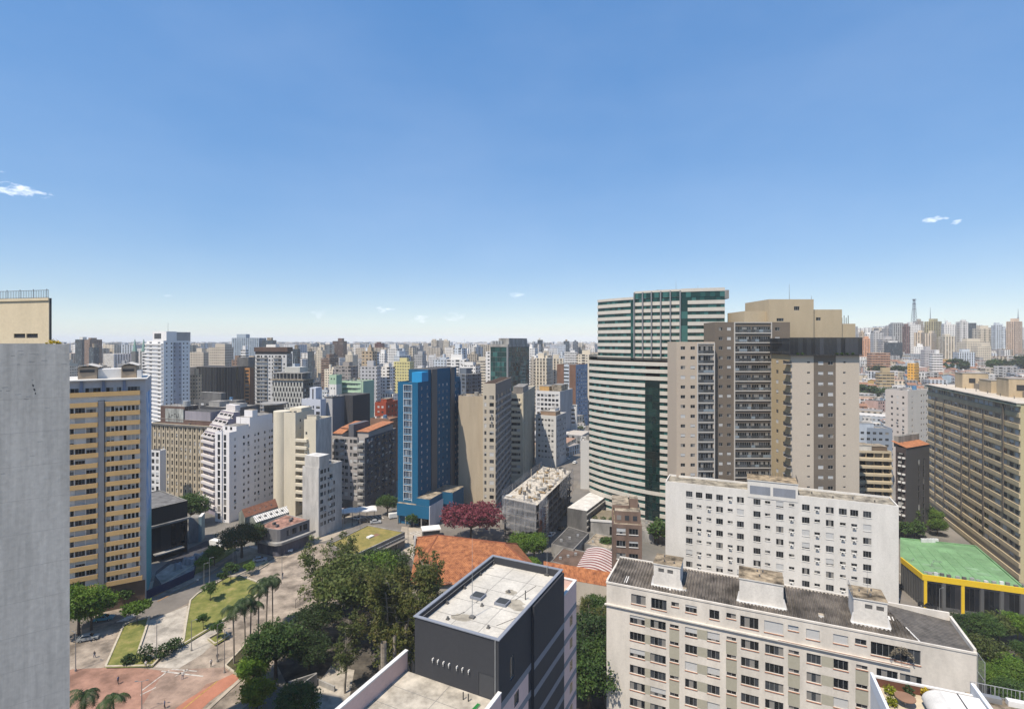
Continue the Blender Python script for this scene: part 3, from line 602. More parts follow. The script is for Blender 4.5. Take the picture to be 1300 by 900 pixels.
# ================================================================== TREES
def trees():
 tt = tree_template
 tt('broad1', 'broad', 10, 6.2, 1, 'dark', 760, .31, .4, nl=9, flat=.62); tt('broad2', 'broad', 11, 6.0, 2, 'mid', 760, .31, .4, nl=9, flat=.7); tt('bright1', 'broad', 9, 4.6, 3, 'bright', 640, .3, .3, nl=8, flat=.75)
 tt('olive1', 'tall', 20, 4.4, 4, 'olive', 400, .36, .3, BARKP, clump=.75, per=13); tt('olive2', 'tall', 21, 3.8, 5, 'olive', 330, .36, .28, BARKP, clump=.7, per=13); tt('rust1', 'tall', 22, 5.0, 6, 'rust', 520, .34, .42, BARKP, clump=.8, per=14)
 tt('umbr', 'broad', 12, 5.6, 7, 'olive', 600, .31, .4, nl=11, flat=.42, base=.5); tt('mar', 'broad', 11.5, 9.0, 8, 'maroon', 760, .42, .45, nl=15, flat=.5, base=.42, clump=.75)
 tt('young1', 'broad', 4.4, 1.7, 9, 'mid', 110, .26, .08, nl=5, flat=.75, base=.45, clump=.35, per=10); tt('young2', 'broad', 5.2, 2.6, 10, 'bright', 200, .3, .1, nl=6, flat=.7, base=.4, clump=.45, per=11); tt('far1', 'broad', 9, 5, 12, 'dark', 150, .75, .35, nl=7, flat=.7, clump=1.0, per=10); tt('far2', 'broad', 8, 4.4, 13, 'mid', 140, .7, .3, nl=7, flat=.75, clump=1, per=10)
 tt('yg', 'broad', 6.5, 3.2, 14, 'yellowgreen', 260, .36, .2, nl=7, flat=.8, base=.2)
 def px(key, label, u, v, h0, H_, **k):     # tree with base pixel (u, v) on the ground; template height h0 scaled to H_
  p = P(u, v); return plant_tree(key, label, p.x, p.y, 0, H_/h0, **k)
 # plaza and street
 px('broad1', 'dark spreading street tree with a round shadow on the road by the corner shop', 307, 708, 10, 11.2)
 px('broad2', 'large dark tree in front of the beige office block', 243, 668, 11, 12.5)
 px('bright1', 'bright bushy tree against the grey wall, the taller one, below the ochre tower', 100, 806, 9, 11.5); px('bright1', 'bright bushy tree by the grey wall, the lower one, near the parked car', 116, 800, 9, 9.0, rz=2.2)
 px('young1', 'small round tree on the large lawn with a neat shadow', 267, 764, 4.4, 5.2); px('young1', 'small round tree at the far tip of the large lawn', 293, 739, 4.4, 5.6, rz=1); px('young1', 'slim young tree near the far tip of the large lawn', 283, 744, 4.4, 4.0, rz=2); px('young2', 'small bright tree at the tip of the small triangular lawn', 174, 793, 5.2, 6.2)
 px('young1', 'sparse sapling low on the large lawn', 258, 800, 4.4, 4.0, rz=3.1); px('young1', 'sapling in the square planter of the plaza', 277, 812, 4.4, 4.2, rz=.4); px('young1', 'bushy young tree at the foot of the ochre tower', 158, 772, 4.4, 5.0, rz=.7); px('bright1', 'bright round tree beside the sunken yard of the black hall', 272, 718, 9, 6.0); px('young2', 'hedge like tree in the strip by the sunken yard', 258, 726, 5.2, 4.6, rz=1.5)
 px('young2', 'grey green shrub by the green fence of the avenue', 317, 729, 5.2, 3.6)
 px('broad2', 'dark tree between the grey corner block and the blue tower', 492, 655, 11, 8.5); px('far2', 'small tree in front of the blue podium', 523, 668, 8, 5.0)
 # shrubs on the lawns
 for i, (u, v, r, h, l) in enumerate(((163, 842, 1.5, 2.0, 'low rounded agave at the near edge of the small lawn'), (185, 838, 2.0, 3.6, 'largest dark agave clump on the small lawn'), (207, 834, 1.9, 3.0, 'second dark agave clump by the plaza kerb'), (222, 824, 1.8, 2.6, 'third dark agave clump, at the wedge of pale paving'))):
  p = P(u, v, .3); leaf_bush('agave_clump', l, tuple(p), r, h, 'dark', 420, .34, cat='shrub', group='dark agaves by the plaza kerb')
 # palms
 palm_template('palm1', 11.5, 3.6, 15, 1); palm_template('palm2', 10.5, 3.4, 14, 2); palm_template('palm3', 9, 3.6, 13, 3)
 for i, (u, v, k, s, l) in enumerate(((297, 843, 'palm1', 1.03, 'tallest thin palm, first in the row on the plaza'), (311, 826, 'palm2', 1.05, 'thin palm second in the row on the plaza'), (318, 822, 'palm3', 1.05, 'shortest palm of the row on the plaza'), (328, 812, 'palm1', 1.04, 'thin palm with a full head, fourth in the row'), (338, 800, 'palm2', 1.1, 'thin palm with drooping fronds near the end of the row'), (346, 795, 'palm1', .98, 'last palm of the row, beside the big olive tree'))):
  p = P(u, v); plant_tree(k, l, p.x, p.y, 0, s, name='palm_tree', cat='palm tree', group='palms in a row on the plaza')
 for u, v, l in ((106, 890, 'palm head at the bottom edge, beside the grey wall'), (145, 893, 'palm head at the bottom edge, second from the grey wall')):
  d = 92; plant_tree('palm3', l, X(u, d), d, 0, ZV(v-4, d)/9.3, name='palm_tree', cat='palm tree', group='palms at the bottom edge')
 # the grove in the centre
 G = [('olive1', 'tall sparse olive green tree nearest the crossroads', 405, 790, 20, 19), ('olive2', 'tall thin olive green tree right of the sparse one', 432, 772, 21, 18.5), ('olive2', 'olive tree whose crown touches the grass roof', 440, 748, 21, 13),
   ('umbr', 'rusty green umbrella shaped tree in the middle of the grove', 450, 822, 12, 20), ('broad1', 'dark tree behind the umbrella shaped tree', 487, 745, 10, 11), ('bright1', 'bright green tree behind the umbrella shaped tree', 470, 772, 9, 14),
   ('rust1', 'tall rusty olive eucalyptus beside the charcoal tower', 500, 880, 22, 22), ('rust1', 'tall rusty olive eucalyptus in front of the tiled hall', 525, 835, 22, 21), ('rust1', 'rusty olive eucalyptus left of the two by the charcoal tower', 483, 850, 22, 19), ('rust1', 'loose rusty eucalyptus close to the charcoal tower wall', 522, 872, 22, 24), ('olive2', 'tall green eucalyptus before the tiled hall roof', 548, 812, 21, 19),
   ('broad2', 'dense dark tree with pale flowers below the palms', 350, 862, 11, 11.5), ('broad1', 'dark tree in the deep shade of the grove', 402, 815, 10, 9), ('olive2', 'thin dull tree beside the garden path', 438, 880, 21, 15), ('yg', 'bright yellow green bush at the bottom of the grove', 326, 903, 6.5, 6.5), ('broad2', 'dark green tree at the bottom edge of the grove', 376, 928, 11, 8), ('broad1', 'dark low tree between the umbrella tree and the palms', 392, 850, 10, 7.5), ('bright1', 'small light green tree at the left edge of the grove', 322, 872, 9, 6.5), ('broad1', 'dark low tree behind the eucalyptus', 520, 815, 10, 9)]
 for i, (k, l, u, v, h0, h1) in enumerate(G): px(k, l, u, v, h0, h1, rz=i*1.1)
 # pale palm trunks standing in the grove
 for i, (u, vb, vt, l) in enumerate(((487, 890, 825, 'thick pale palm trunk left of the charcoal tower'), (501, 880, 825, 'thinner pale trunk beside the thick one'), (515, 862, 818, 'pale trunk close to the charcoal tower'))):
  p = P(u, vb+20); t = thing('bare_palm', l, 'palm tree', (p.x, p.y, 0)); m = MB(); r = (.55, .32, .3)[i]
  for k in range(16): m.tube((p.x, p.y, k*.9), (p.x, p.y, k*.9+.86), r*(1.02+.04*(k % 2)), r, BARKP, 10, False)
  m.build('trunk', t)
 # maroon tree, bright tree before the building site
 px('mar', 'wide crowned maroon tree in front of the beige concrete slab', 598, 690, 11.5, 13.5, rz=.5); px('bright1', 'bright green tree in front of the building site', 664, 716, 9, 9.5, rz=1); px('bright1', 'bright green tree left of the hoist tower', 678, 712, 9, 8.5, rz=2.5); px('bright1', 'small bright shrub tree at the corner of the charcoal roof', 671, 740, 9, 7.5, rz=4)
 # right of the charcoal tower
 for i, (u, v, h, k, l) in enumerate(((752, 830, 12, 'rust1', 'dull olive tree behind the corner of the front white block'), (758, 880, 15, 'broad1', 'dark tree between the charcoal tower and the front white block'), (748, 905, 13, 'broad2', 'dark tree lowest between the charcoal tower and the front white block'), (756, 800, 8, 'broad2', 'dark tree under the tiled wing'))): px(k, l, u, v, {'rust1': 22, 'broad1': 10, 'broad2': 11}[k], h, rz=i)
 # by the curved tower foot
 px('far2', 'dark tree at the foot of the curved tower', 836, 690, 8, 8); px('far2', 'shrubby tree left of the brown building', 771, 700, 8, 5); px('far2', 'bush by the garden podium of the curved tower', 762, 672, 8, 4)
 # right side garden
 RG = [(1205, 812, 9, 'broad2'), (1225, 800, 9, 'broad1'), (1248, 805, 10, 'broad2'), (1268, 800, 8.5, 'olive_'), (1222, 832, 9, 'olive_'), (1252, 835, 9.5, 'olive_'), (1278, 862, 8, 'bright1'), (1296, 880, 8, 'bright1'), (1292, 800, 9, 'bright1'), (1262, 880, 8, 'bright1'), (1285, 905, 9, 'broad2'), (1300, 830, 7, 'broad2'), (1240, 870, 8, 'bright1')]
 desc = ['dark leafy tree next to the zebra crossing on the right', 'dark tree in front of the yellow fascia', 'full dark tree in the middle of the right garden', 'dull olive tree at the right of the garden', 'dull olive tree behind the mesh fence', 'brownish olive tree in the right garden', 'bright green tree beside the bare orange soil', 'bright tree at the right edge below the bare soil', 'bright tree at the right edge by the yellow fascia', 'bright low tree above the corner railing', 'darker tree in the lower right corner', 'darker tree beside the bare orange soil', 'bright tree behind the mesh fence']
 tt('olive_b', 'broad', 10, 5.6, 31, 'olive', 480, .42, .35, nl=9, flat=.7)
 for i, ((u, v, h, k), l) in enumerate(zip(RG, desc)):
  kk = 'olive_b' if k == 'olive_' else k; px(kk, l, u, v+(16 if v < 840 else 6), {'broad1': 10, 'broad2': 11, 'bright1': 9, 'olive_b': 10}[kk], h*.74, rz=i*.9)
 for i, (u, v, h, l) in enumerate(((1150, 672, 10, 'bright tree behind the white block and the green shop, left one'), (1168, 668, 10, 'bright tree behind the green shop, middle one'), (1182, 672, 8, 'dark tree behind the green shop, right one'), (1162, 682, 6, 'low bush at the back of the green shop'), (1190, 680, 6, 'grey green bush by the base of the olive slab'), (1148, 684, 6, 'low palmlike bush behind the white block'), (1112, 655, 9, 'tree in front of the tan loggia block'))): px('far2' if i % 2 else 'bright1', l, u, v, 8 if i % 2 else 9, h, rz=i*1.3)
 # trees on the hillside and the ridge
 rr = random.Random(8); R_ = [(1138, 452), (1146, 448), (1152, 452), (1142, 462), (1150, 466), (1156, 455), (1206, 456), (1212, 454), (1203, 459), (1218, 462), (1190, 470), (1186, 468), (1262, 458), (1268, 455), (1274, 460), (1281, 456), (1288, 460), (1295, 462), (1278, 466), (1290, 470), (1113, 462), (1097, 466), (1109, 488), (1216, 458), (1262, 464), (1300, 458), (1128, 486), (1104, 480)]
 for u, v in R_:
  d = 500 if v > 462 else 640; p = pt(u, d); plant_tree(rr.choice(['far1', 'far2', 'far1']), 'round dark tree on the green slope below the ridge towers', p.x, p.y, hill(p.x, p.y), rr.uniform(1.2, 2.1), name='tree', group='trees on the slope below the ridge')
 for i in range(46):
  d = rr.uniform(330, 900); u = rr.uniform(560, 745) if i < 26 else rr.uniform(120, 560); p = pt(u, d); plant_tree(rr.choice(['far1', 'far2']), 'small tree among the distant roofs', p.x, p.y, 0, rr.uniform(.8, 1.3), group='trees among the distant roofs')
 for i in range(9): p = P(733+i*1.2, 572-i*4.2); plant_tree('far2', 'dark street tree along the far avenue', p.x-3, p.y, 0, rr.uniform(.7, 1.0), group='trees along the far avenue')
# ================================================================== STREET FURNITURE, VEHICLES, PEOPLE
def street_things():
 # lamps
 def lamp(u, v, h, label, rz=0, two=False, name='street_lamp'):
  p = P(u, v); t = thing(name, label, 'street lamp', (p.x, p.y, 0), 'street lamps around the plaza', rz); m = MB(); m.tube((0, 0, 0), (0, 0, h), .10, .06, M_STEEL, 6); m.build('pole', t, (0, 0, 0))
  for s in ((-1, 1) if two else (1,)):
   m = MB(); m.tube((0, 0, h-.1), (s*.8, 0, h+.12), .04, .035, M_STEEL, 5); m.build('arm', t, (0, 0, 0)); m = MB(); m.box(min(s*.75, s*1.2), max(s*.75, s*1.2), -.1, .1, h+.08, h+.18, M_STEEL); m.build('lamp_head', t, (0, 0, 0))
  m = MB(); m.cyl((0, 0), .2, 0, .5, M_CONC, 8); m.build('base', t, (0, 0, 0))
 lamp(96, 852, 8.5, 'lamp post beside the grey wall on the left', 2.8); lamp(199, 838, 9, 'lamp post at the kerb of the small lawn', .3); lamp(243, 826, 7, 'short lamp post at the near edge of the large lawn', .4); lamp(285, 854, 9.5, 'lamp post left of the tallest palm', .2); lamp(276, 840, 8.5, 'lamp post behind the square planter', .5); lamp(180, 905, 6.2, 'double headed lamp post standing on the red paving', .2, True)
 lamp(259, 748, 7.5, 'dark lamp post at the road edge above the large lawn', .2); lamp(266, 740, 7.5, 'second dark lamp post at the road edge above the large lawn', .2); lamp(296, 719, 8, 'lamp post by the spreading street tree', .3); lamp(358, 735, 7, 'lamp post on the pavement near the pickup', .6); lamp(177, 753, 5, 'short lamp post at the foot of the mural', .1)
 lamp(436, 672, 8, 'lamp post at the pavement point of the crossroads', .1); lamp(457, 672, 8, 'dark lamp post before the grass roof', .4); lamp(518, 690, 8, 'lamp post at the corner of the grass roof', .3); lamp(1157, 750, 9, 'lamp post by the left side of the green shop', .4); lamp(1183, 757, 9.5, 'lamp post before the yellow fascia', .5); lamp(1193, 786, 8, 'lamp post by the zebra crossing on the right', .2)
 # fences and railings
 def fence(nm, label, pix, h, m, z=0, step=1.6):
  q = [P(u, v, z).xy for u, v in pix]; t = thing(nm, label, 'fence', (*q[0], z)); r = MB(); po = MB()
  for a, c in zip(q, q[1:]):
   L_ = (c-a).length; k = max(1, int(L_/step))
   for i in range(k+1): p = a+(c-a)*(i/k); po.tube((*p, z), (*p, z+h), .05, .05, m, 5)
   for zz in (h*.95, h*.5, h*.08): r.tube((*a, z+zz), (*c, z+zz), .035, .035, m, 4)
   for i in range(int(L_/.3)): p = a+(c-a)*(i*.3/L_); r.tube((*p, z+h*.08), (*p, z+h*.95), .012, .012, m, 3)
  r.build('rail', t); o = po.build('post', t); o['kind'] = 'stuff'
 fence('railing', 'green railing between the avenue and the plaza', ((312, 732), (328, 724), (340, 717)), 1.4, mat('green_metal', (.05, .12, .08), .6)); fence('metal_fence', 'dark metal fence along the grove', ((375, 772), (392, 758), (410, 748)), 2.4, M_DARKFR); fence('garden_fence', 'grey fence at the top of the garden wall', ((350, 876), (366, 884), (388, 895)), 1.6, M_STEEL)
 # blue hoarding round the sunken yard, the rubble and the yard wall
 blue = mat('blue_hoarding', (.018, .03, .085), .7, .2); q = [P(u, v).xy for u, v in ((186, 760), (214, 748), (246, 733))]
 t = thing('hoarding', 'dark blue hoarding along the pavement below the black hall', 'hoarding', (*q[0], 0))
 for i in range(2): m = MB(); e = q[i+1]-q[i]; m.box(.02, e.length-.02, -.05, .05, 0, 2.3, blue, q[i], e); m.build('panel', t)
 q = [P(u, v).xy for u, v in ((246, 732), (250, 712), (268, 700), (284, 692))]; t = thing('hoarding', 'blue panels round the sunken yard towards the white van', 'hoarding', (*q[0], 0))
 for i in range(3): m = MB(); e = q[i+1]-q[i]; m.box(.02, e.length-.02, -.05, .05, 0, 1.3, blue, q[i], e); m.build('panel', t)
 sheet('yard', [(192, 752), (244, 732), (272, 702), (286, 690), (262, 686), (232, 700), (198, 725)], .07, mat('blue_grey_yard', (.07, .07, .08), .9, .3, .3, streak=1)); sheet('yard', [(197, 730), (216, 716), (240, 712), (262, 706), (256, 722), (240, 733), (206, 742)], .08, mat('yard_concrete', (.36, .33, .29), .9, .3, .3, streak=1))
 rr = random.Random(4)
 for i, (u, v, w, l) in enumerate(((226, 722, 2.0, 'small grey covered heap in the yard of the black hall'), (240, 715, 3.4, 'large grey covered heap in the yard of the black hall'), (253, 710, 3.6, 'long grey covered heap near the white van'))):
  p = P(u, v); t = MB(); n = 10
  pts = [(p.x+w*.7*math.cos(2*math.pi*k/n)*rr.uniform(.85, 1.1), p.y+w*.5*math.sin(2*math.pi*k/n)*rr.uniform(.85, 1.1)) for k in range(n)]; m_ = mat('grey_tarp', (.33, .34, .36), .7, .3, .8)
  tp = [(p.x+(x-p.x)*.72, p.y+(y-p.y)*.72) for x, y in pts]
  for k in range(n): a, c = k, (k+1) % n; t.face([(*pts[a], 0), (*pts[c], 0), (*tp[c], 1.5+.3*(c % 3)), (*tp[a], 1.5+.3*(a % 3))], m_); t.face([(*tp[a], 1.5+.3*(a % 3)), (*tp[c], 1.5+.3*(c % 3)), (p.x, p.y, 1.9)], m_)
  o = t.build('covered_heap', None, (p.x, p.y, 0)); o.location = (p.x, p.y, 0); tagp(o, l, 'tarp heap')
 # advertising totem, kiosk roof, planters
 p = P(547, 682); b = B('kiosk', 'small dark kiosk with a flat pale roof beside the tiled hall', (p.x, p.y, 0), 'kiosk'); b.g('wall').box(-3, 3, -2, 2, 0, 3.2, M_DARKFR, p.xy, (.96, .28)); b.g('roof').box(-3.4, 3.4, -2.4, 2.4, 3.203, 3.6, M_WHITE, p.xy, (.96, .28)); b.fin()
 p = P(815, 640) if False else P(767, 678); b = B('garden_podium', 'low planted podium with a garage opening at the foot of the curved tower', (p.x, p.y, 0)); e = V2(.97, -.22).normalized(); b.g('wall').box(-5, 12, 0, 14, 0, 4.5, M_CONC, p.xy, e, mat('podium_soil', (.2, .17, .12))); b.g('garage_door').box(2, 7.5, -.06, -.003, 0, 3, G_BLACK, p.xy, e); b.g('parapet').box(-5.1, 12.1, -.2, .15, 4.503, 5.3, M_WHITE, p.xy, e); b.fin()
 for i in range(5): q = p.xy+e*(-3+3*i)+V2(0, 2); leaf_bush('podium_plant', 'green plant on the podium at the foot of the curved tower', (q.x, q.y, 4.5), 1.3, 1.6, 'mid', 120, .3, cat='plant', group='plants on the curved tower podium')
 # vehicles
 def car(u, v, rz, col, label, kind='car', L_=4.2, group=None, z=.07):
  p = P(u, v, z); t = thing('parked_car' if kind == 'car' else kind, label, 'car' if kind == 'car' else kind.replace('_', ' '), (p.x, p.y, z), group, rz); pm = mat('paint_'+'_'.join('%d' % (c*100) for c in col), col, .3, .05, bump=0, spec=.6, fine=.02)
  W_ = .86 if kind == 'car' else 1.0; hl = L_/2
  if kind == 'car': prof = [(-hl, .35), (-hl, .78), (-hl*.92, .92), (-hl*.25, .95), (hl*.42, .92), (hl*.95, .80), (hl, .65), (hl, .32)]; cab = [(-hl*.82, .93), (-hl*.60, 1.42), (hl*.10, 1.45), (hl*.48, .93)]
  elif kind == 'van': prof = [(-hl, .4), (-hl, 1.95), (-hl*.96, 2.1), (hl*.45, 2.1), (hl*.6, 1.95), (hl*.85, 1.15), (hl, .95), (hl, .38)]; cab = None
  else: prof = [(-hl, .45), (-hl, 1.0), (-hl*.05, 1.0), (hl*.5, .98), (hl*.95, .92), (hl, .7), (hl, .4)]; cab = [(-hl*.08, .99), (-hl*.02, 1.62), (hl*.28, 1.62), (hl*.52, .99)]
  def ext(mb, pr, w0, w1, m):
   n = len(pr); zm, zx = min(z_ for _, z_ in pr), max(z_ for _, z_ in pr); wd = lambda z_: w0+(w1-w0)*(z_-zm)/(zx-zm+1e-6)
   A_ = [(x, -wd(z_), z_) for x, z_ in pr]; B_ = [(x, wd(z_), z_) for x, z_ in pr]; mb.face(A_[::-1] if False else A_, m); mb.face(B_[::-1], m)
   for i in range(n): j = (i+1) % n; mb.face([A_[i], B_[i], B_[j], A_[j]], m)
  m = MB(); ext(m, prof, W_, W_*.96, pm)
  if cab: ext(m, [(x*.96, z_+.01) for x, z_ in cab], W_*.88, W_*.70, pm)
  m.build('body', t, (0, 0, 0)); g = MB()
  if cab:
   (x0, z0), (x1, z1), (x2, z2), (x3, z3) = cab
   for s in (-1, 1): g.face([(x0*.8, s*W_*.895, z0+.06), (x1*.9, s*W_*.74, z1-.08), (x2, s*W_*.74, z2-.08), (x3*.8, s*W_*.895, z3+.06)], G_BLACK)
   g.face([(x3*.99, -W_*.8, z3+.05), (x3*.99, W_*.8, z3+.05), (x2*1.25+.02, W_*.66, z2-.05), (x2*1.25+.02, -W_*.66, z2-.05)], G_BLACK); g.face([(x0*.995, -W_*.8, z0+.05), (x1*1.0-.03, -W_*.66, z1-.06), (x1-.03, W_*.66, z1-.06), (x0*.995, W_*.8, z0+.05)], G_BLACK)
  else:
   g.face([(hl*.62, -W_*.85, 1.9), (hl*.84, -W_*.88, 1.2), (hl*.84, W_*.88, 1.2), (hl*.62, W_*.85, 1.9)], G_BLACK)
   for s in (-1, 1): g.face([(hl*.3, s*W_*1.005, 1.25), (hl*.75, s*W_*1.005, 1.25), (hl*.55, s*W_*1.0, 1.8), (hl*.3, s*W_*1.0, 1.8)], G_BLACK)
  g.build('window', t, (0, 0, 0)); ty = mat('tyre', (.02, .02, .02), .8, .1, bump=0)
  for x in (-hl*.62, hl*.62):
   for s in (-1, 1): w = MB(); w.tube((x, s*(W_-.2), .32), (x, s*(W_+.02), .32), .32, .32, ty, 12); w.tube((x, s*(W_+.021), .32), (x, s*(W_+.03), .32), .18, .18, M_FRAME, 8); w.build('wheel', t, (0, 0, 0))
  for s in (-1, 1): hlp = MB(); hlp.box(hl-.03, hl+.01, min(s*W_*.55, s*W_*.85), max(s*W_*.55, s*W_*.85), .6, .72, M_WHITE); hlp.build('headlight', t, (0, 0, 0))
 wht = (.72, .72, .70); blk = (.02, .02, .022); slv = (.38, .39, .40)
 car(276, 693, -.35, wht, 'white delivery van parked by the sunken yard', 'van', 5.6); car(362, 701, .28, wht, 'white pickup truck on the avenue beside the corner shop', 'pickup_truck', 4.9); car(132, 787, .35, (.05, .22, .30), 'teal blue car parked under the bright trees by the ochre tower'); car(502, 657, .5, wht, 'white van driving past the blue podium', 'van', 5.4); car(477, 664, .2, slv, 'silver car crossing in front of the grass roof')
 car(437, 648, 1.2, (.18, .05, .04), 'dark red car beside the worn white block'); car(438, 655, 1.2, blk, 'black car behind the worn white block'); car(462, 663, .3, blk, 'dark car waiting at the crossroads'); car(1150, 749, -1.0, blk, 'black car at the kerb of the right hand street'); car(1178, 771, -.8, blk, 'dark car at the zebra crossing on the right')
 for i, (u, v) in enumerate(((712, 596), (721, 584), (727, 572), (716, 612), (735, 560), (730, 588))): car(u, v, 1.15, (blk, slv, wht)[i % 3], '%s car on the far avenue%s' % (('black', 'silver', 'white')[i % 3], ' farther up' if i > 2 else ''), group='cars on the far avenue')
 for i, (u, v) in enumerate(((1289, 785), (1296, 800), (1262, 781))): car(u, v, -.3, (wht, slv, wht)[i], ('white car half hidden at the right edge of the garden', 'silver car half hidden at the right edge of the garden', 'white car in front of the right end of the yellow fascia')[i])
 p = P(1264, 771); t = thing('parasol', 'small bright blue parasol by the yellow fascia', 'parasol', (p.x, p.y, 0)); m = MB(); m.tube((p.x, p.y, 2.2), (p.x, p.y, 2.9), 1.4, .05, mat('parasol_blue', (.02, .22, .50), .7), 10); m.build('canopy', t); m = MB(); m.tube((p.x, p.y, 0), (p.x, p.y, 2.3), .04, .04, M_STEEL, 6); m.build('pole', t)
 # people: one continuous skinned figure each
 def person(u, v, rz, top, leg, label, bike=False, z=.06):
  p = P(u, v, z); t = thing('person', label, 'person', (p.x, p.y, z), None, rz)
  V = [(0, 0, .95), (0, 0, 1.2), (0, .0, 1.42), (0, .01, 1.52), (0, .03, 1.64), (0, .03, 1.74), (.2, 0, 1.40), (.26, .04, 1.12), (.25, .16, .88), (-.2, 0, 1.40), (-.27, -.05, 1.12), (-.26, .02, .86), (.1, 0, .9), (.11, .12, .5), (.11, .02, .07), (.11, .16, .03), (-.1, 0, .9), (-.11, -.06, .5), (-.11, -.22, .10), (-.11, -.08, .03)]
  E = [(0, 1), (1, 2), (2, 3), (3, 4), (4, 5), (2, 6), (6, 7), (7, 8), (2, 9), (9, 10), (10, 11), (0, 12), (12, 13), (13, 14), (14, 15), (0, 16), (16, 17), (17, 18), (18, 19)]
  RD = [.15, .14, .15, .06, .10, .085, .07, .05, .04, .07, .05, .04, .1, .075, .05, .045, .1, .075, .05, .045]
  me = bpy.data.meshes.new('person_body'); me.from_pydata(V, E, []); o = bpy.data.objects.new('body', me); COL.objects.link(o); o.parent = t; md = o.modifiers.new('skin', 'SKIN'); me.skin_vertices[0].data[0].use_root = True
  for i, r in enumerate(RD): me.skin_vertices[0].data[i].radius = (r, r*.8)
  o.modifiers.new('sub', 'SUBSURF').levels = 1
  key = 'clothes_%s_%s' % (top, leg)
  if key not in MATS:
   m, tt_, bs = newmat(key); MATS[key] = m; n = tt_.nodes.new; tc = n('ShaderNodeTexCoord'); s = n('ShaderNodeSeparateXYZ'); tt_.links.new(tc.outputs['Object'], s.inputs[0]); r = n('ShaderNodeValToRGB'); r.color_ramp.interpolation = 'CONSTANT'; e = r.color_ramp.elements; e[0].position = 0; e[0].color = (*leg, 1); e[1].position = .5; e[1].color = (*top, 1); x = e.new(.755); x.color = (.32, .19, .13, 1); x = e.new(.86); x.color = (.03, .02, .015, 1)
   mr = n('ShaderNodeMath'); mr.operation = 'DIVIDE'; mr.inputs[1].default_value = 2.0; tt_.links.new(s.outputs['Z'], mr.inputs[0]); tt_.links.new(mr.outputs[0], r.inputs[0]); tt_.links.new(r.outputs[0], bs.inputs['Base Color'])
  me.materials.append(MATS[key])
  if bike:
   q = thing('bicycle', 'bicycle held by the person at the kerb of the small lawn', 'bicycle', (p.x+.5, p.y+.35, z), None, rz+1.4)
   for x in (-.52, .52):
    w = MB(); n = 18
    for k in range(n): a, c = 2*math.pi*k/n, 2*math.pi*(k+1)/n; w.tube((x+.33*math.cos(a), 0, .33+.33*math.sin(a)), (x+.33*math.cos(c), 0, .33+.33*math.sin(c)), .03, .03, M_DARKFR, 5, False)
    w.build('wheel', q, (0, 0, 0))
   f = MB(); f.tube((-.52, 0, .33), (-.15, 0, .85), .02, .02, M_DARKFR, 5); f.tube((-.15, 0, .8), (.4, 0, .82), .02, .02, M_DARKFR, 5); f.tube((.4, 0, .95), (.52, 0, .33), .02, .02, M_DARKFR, 5); f.tube((0, 0, .33), (.4, 0, .8), .02, .02, M_DARKFR, 5); f.tube((-.52, 0, .33), (0, 0, .33), .02, .02, M_DARKFR, 5); f.tube((.42, -.25, .98), (.42, .25, .98), .018, .018, M_DARKFR, 5); f.build('frame', q, (0, 0, 0)); s_ = MB(); s_.box(-.28, -.05, -.07, .07, .86, .92, M_DARKFR); s_.build('saddle', q, (0, 0, 0))
 W0, D0, N0 = (.6, .58, .55), (.04, .04, .05), (.06, .08, .16)
 person(185, 848, .4, W0, D0, 'person in a white top with a bicycle at the kerb of the small lawn', True); person(276, 838, 1, D0, D0, 'person in dark clothes by the lamp post behind the square planter'); person(209, 899, 2, N0, D0, 'person in navy clothes at the bottom edge of the red paving'); person(361, 706, 2, D0, D0, 'person in dark clothes at the kerb below the pickup'); person(251, 741, .3, W0, N0, 'person in a pale top walking on the road edge above the large lawn'); person(359, 733, 1.2, D0, N0, 'person in dark clothes near the lamp post on the pavement'); person(1180, 752, 0, N0, D0, 'person in navy at the kerb before the green shop')
 G = (.30, .31, .30); R_ = (.35, .04, .03); cs = [(420, 668, .5, wht, 'white car on the avenue beside the worn white block'), (408, 676, .5, slv, 'silver car on the avenue before the worn white block'), (452, 659, 2.6, wht, 'white car turning at the crossroads'), (330, 712, .3, slv, 'silver car on the avenue by the spreading street tree'), (540, 664, -.4, wht, 'white car on the cross street before the blue podium'), (556, 661, -.4, R_, 'red car on the cross street beside the maroon tree'), (112, 812, .4, G, 'grey car parked in the shade by the grey wall'), (700, 680, 1.1, wht, 'white car in the yard right of the building site'), (712, 672, 1.1, blk, 'black car in the yard right of the building site'), (1130, 760, -.9, slv, 'silver car on the right hand street behind the white block')]
 for c in cs: car(*c)
 for i, (u, v, l) in enumerate(((330, 757, 'person in dark clothes in the middle of the pale plaza'), (348, 745, 'person in white crossing the upper plaza'), (338, 752, 'person in navy beside the last palm'), (420, 689, 'person in white at the pavement point of the crossroads'), (447, 668, 'person in dark clothes crossing at the crossroads'), (232, 862, 'person in white on the worn path across the red paving'), (150, 868, 'person in navy on the red paving'), (120, 835, 'person in dark clothes on the left plaza'), (268, 846, 'person in white near the red lane'), (525, 685, 'person in dark clothes by the kiosk'))): person(u, v, i*1.3, (W0, D0, N0)[0 if 'white' in l else (2 if 'navy' in l else 1)], (D0, N0)[i % 2], l)
# ================================================================== NEAR BUILDINGS
D1 = V2(-.905, .425).normalized(); D2 = V2(-.965, .26).normalized()
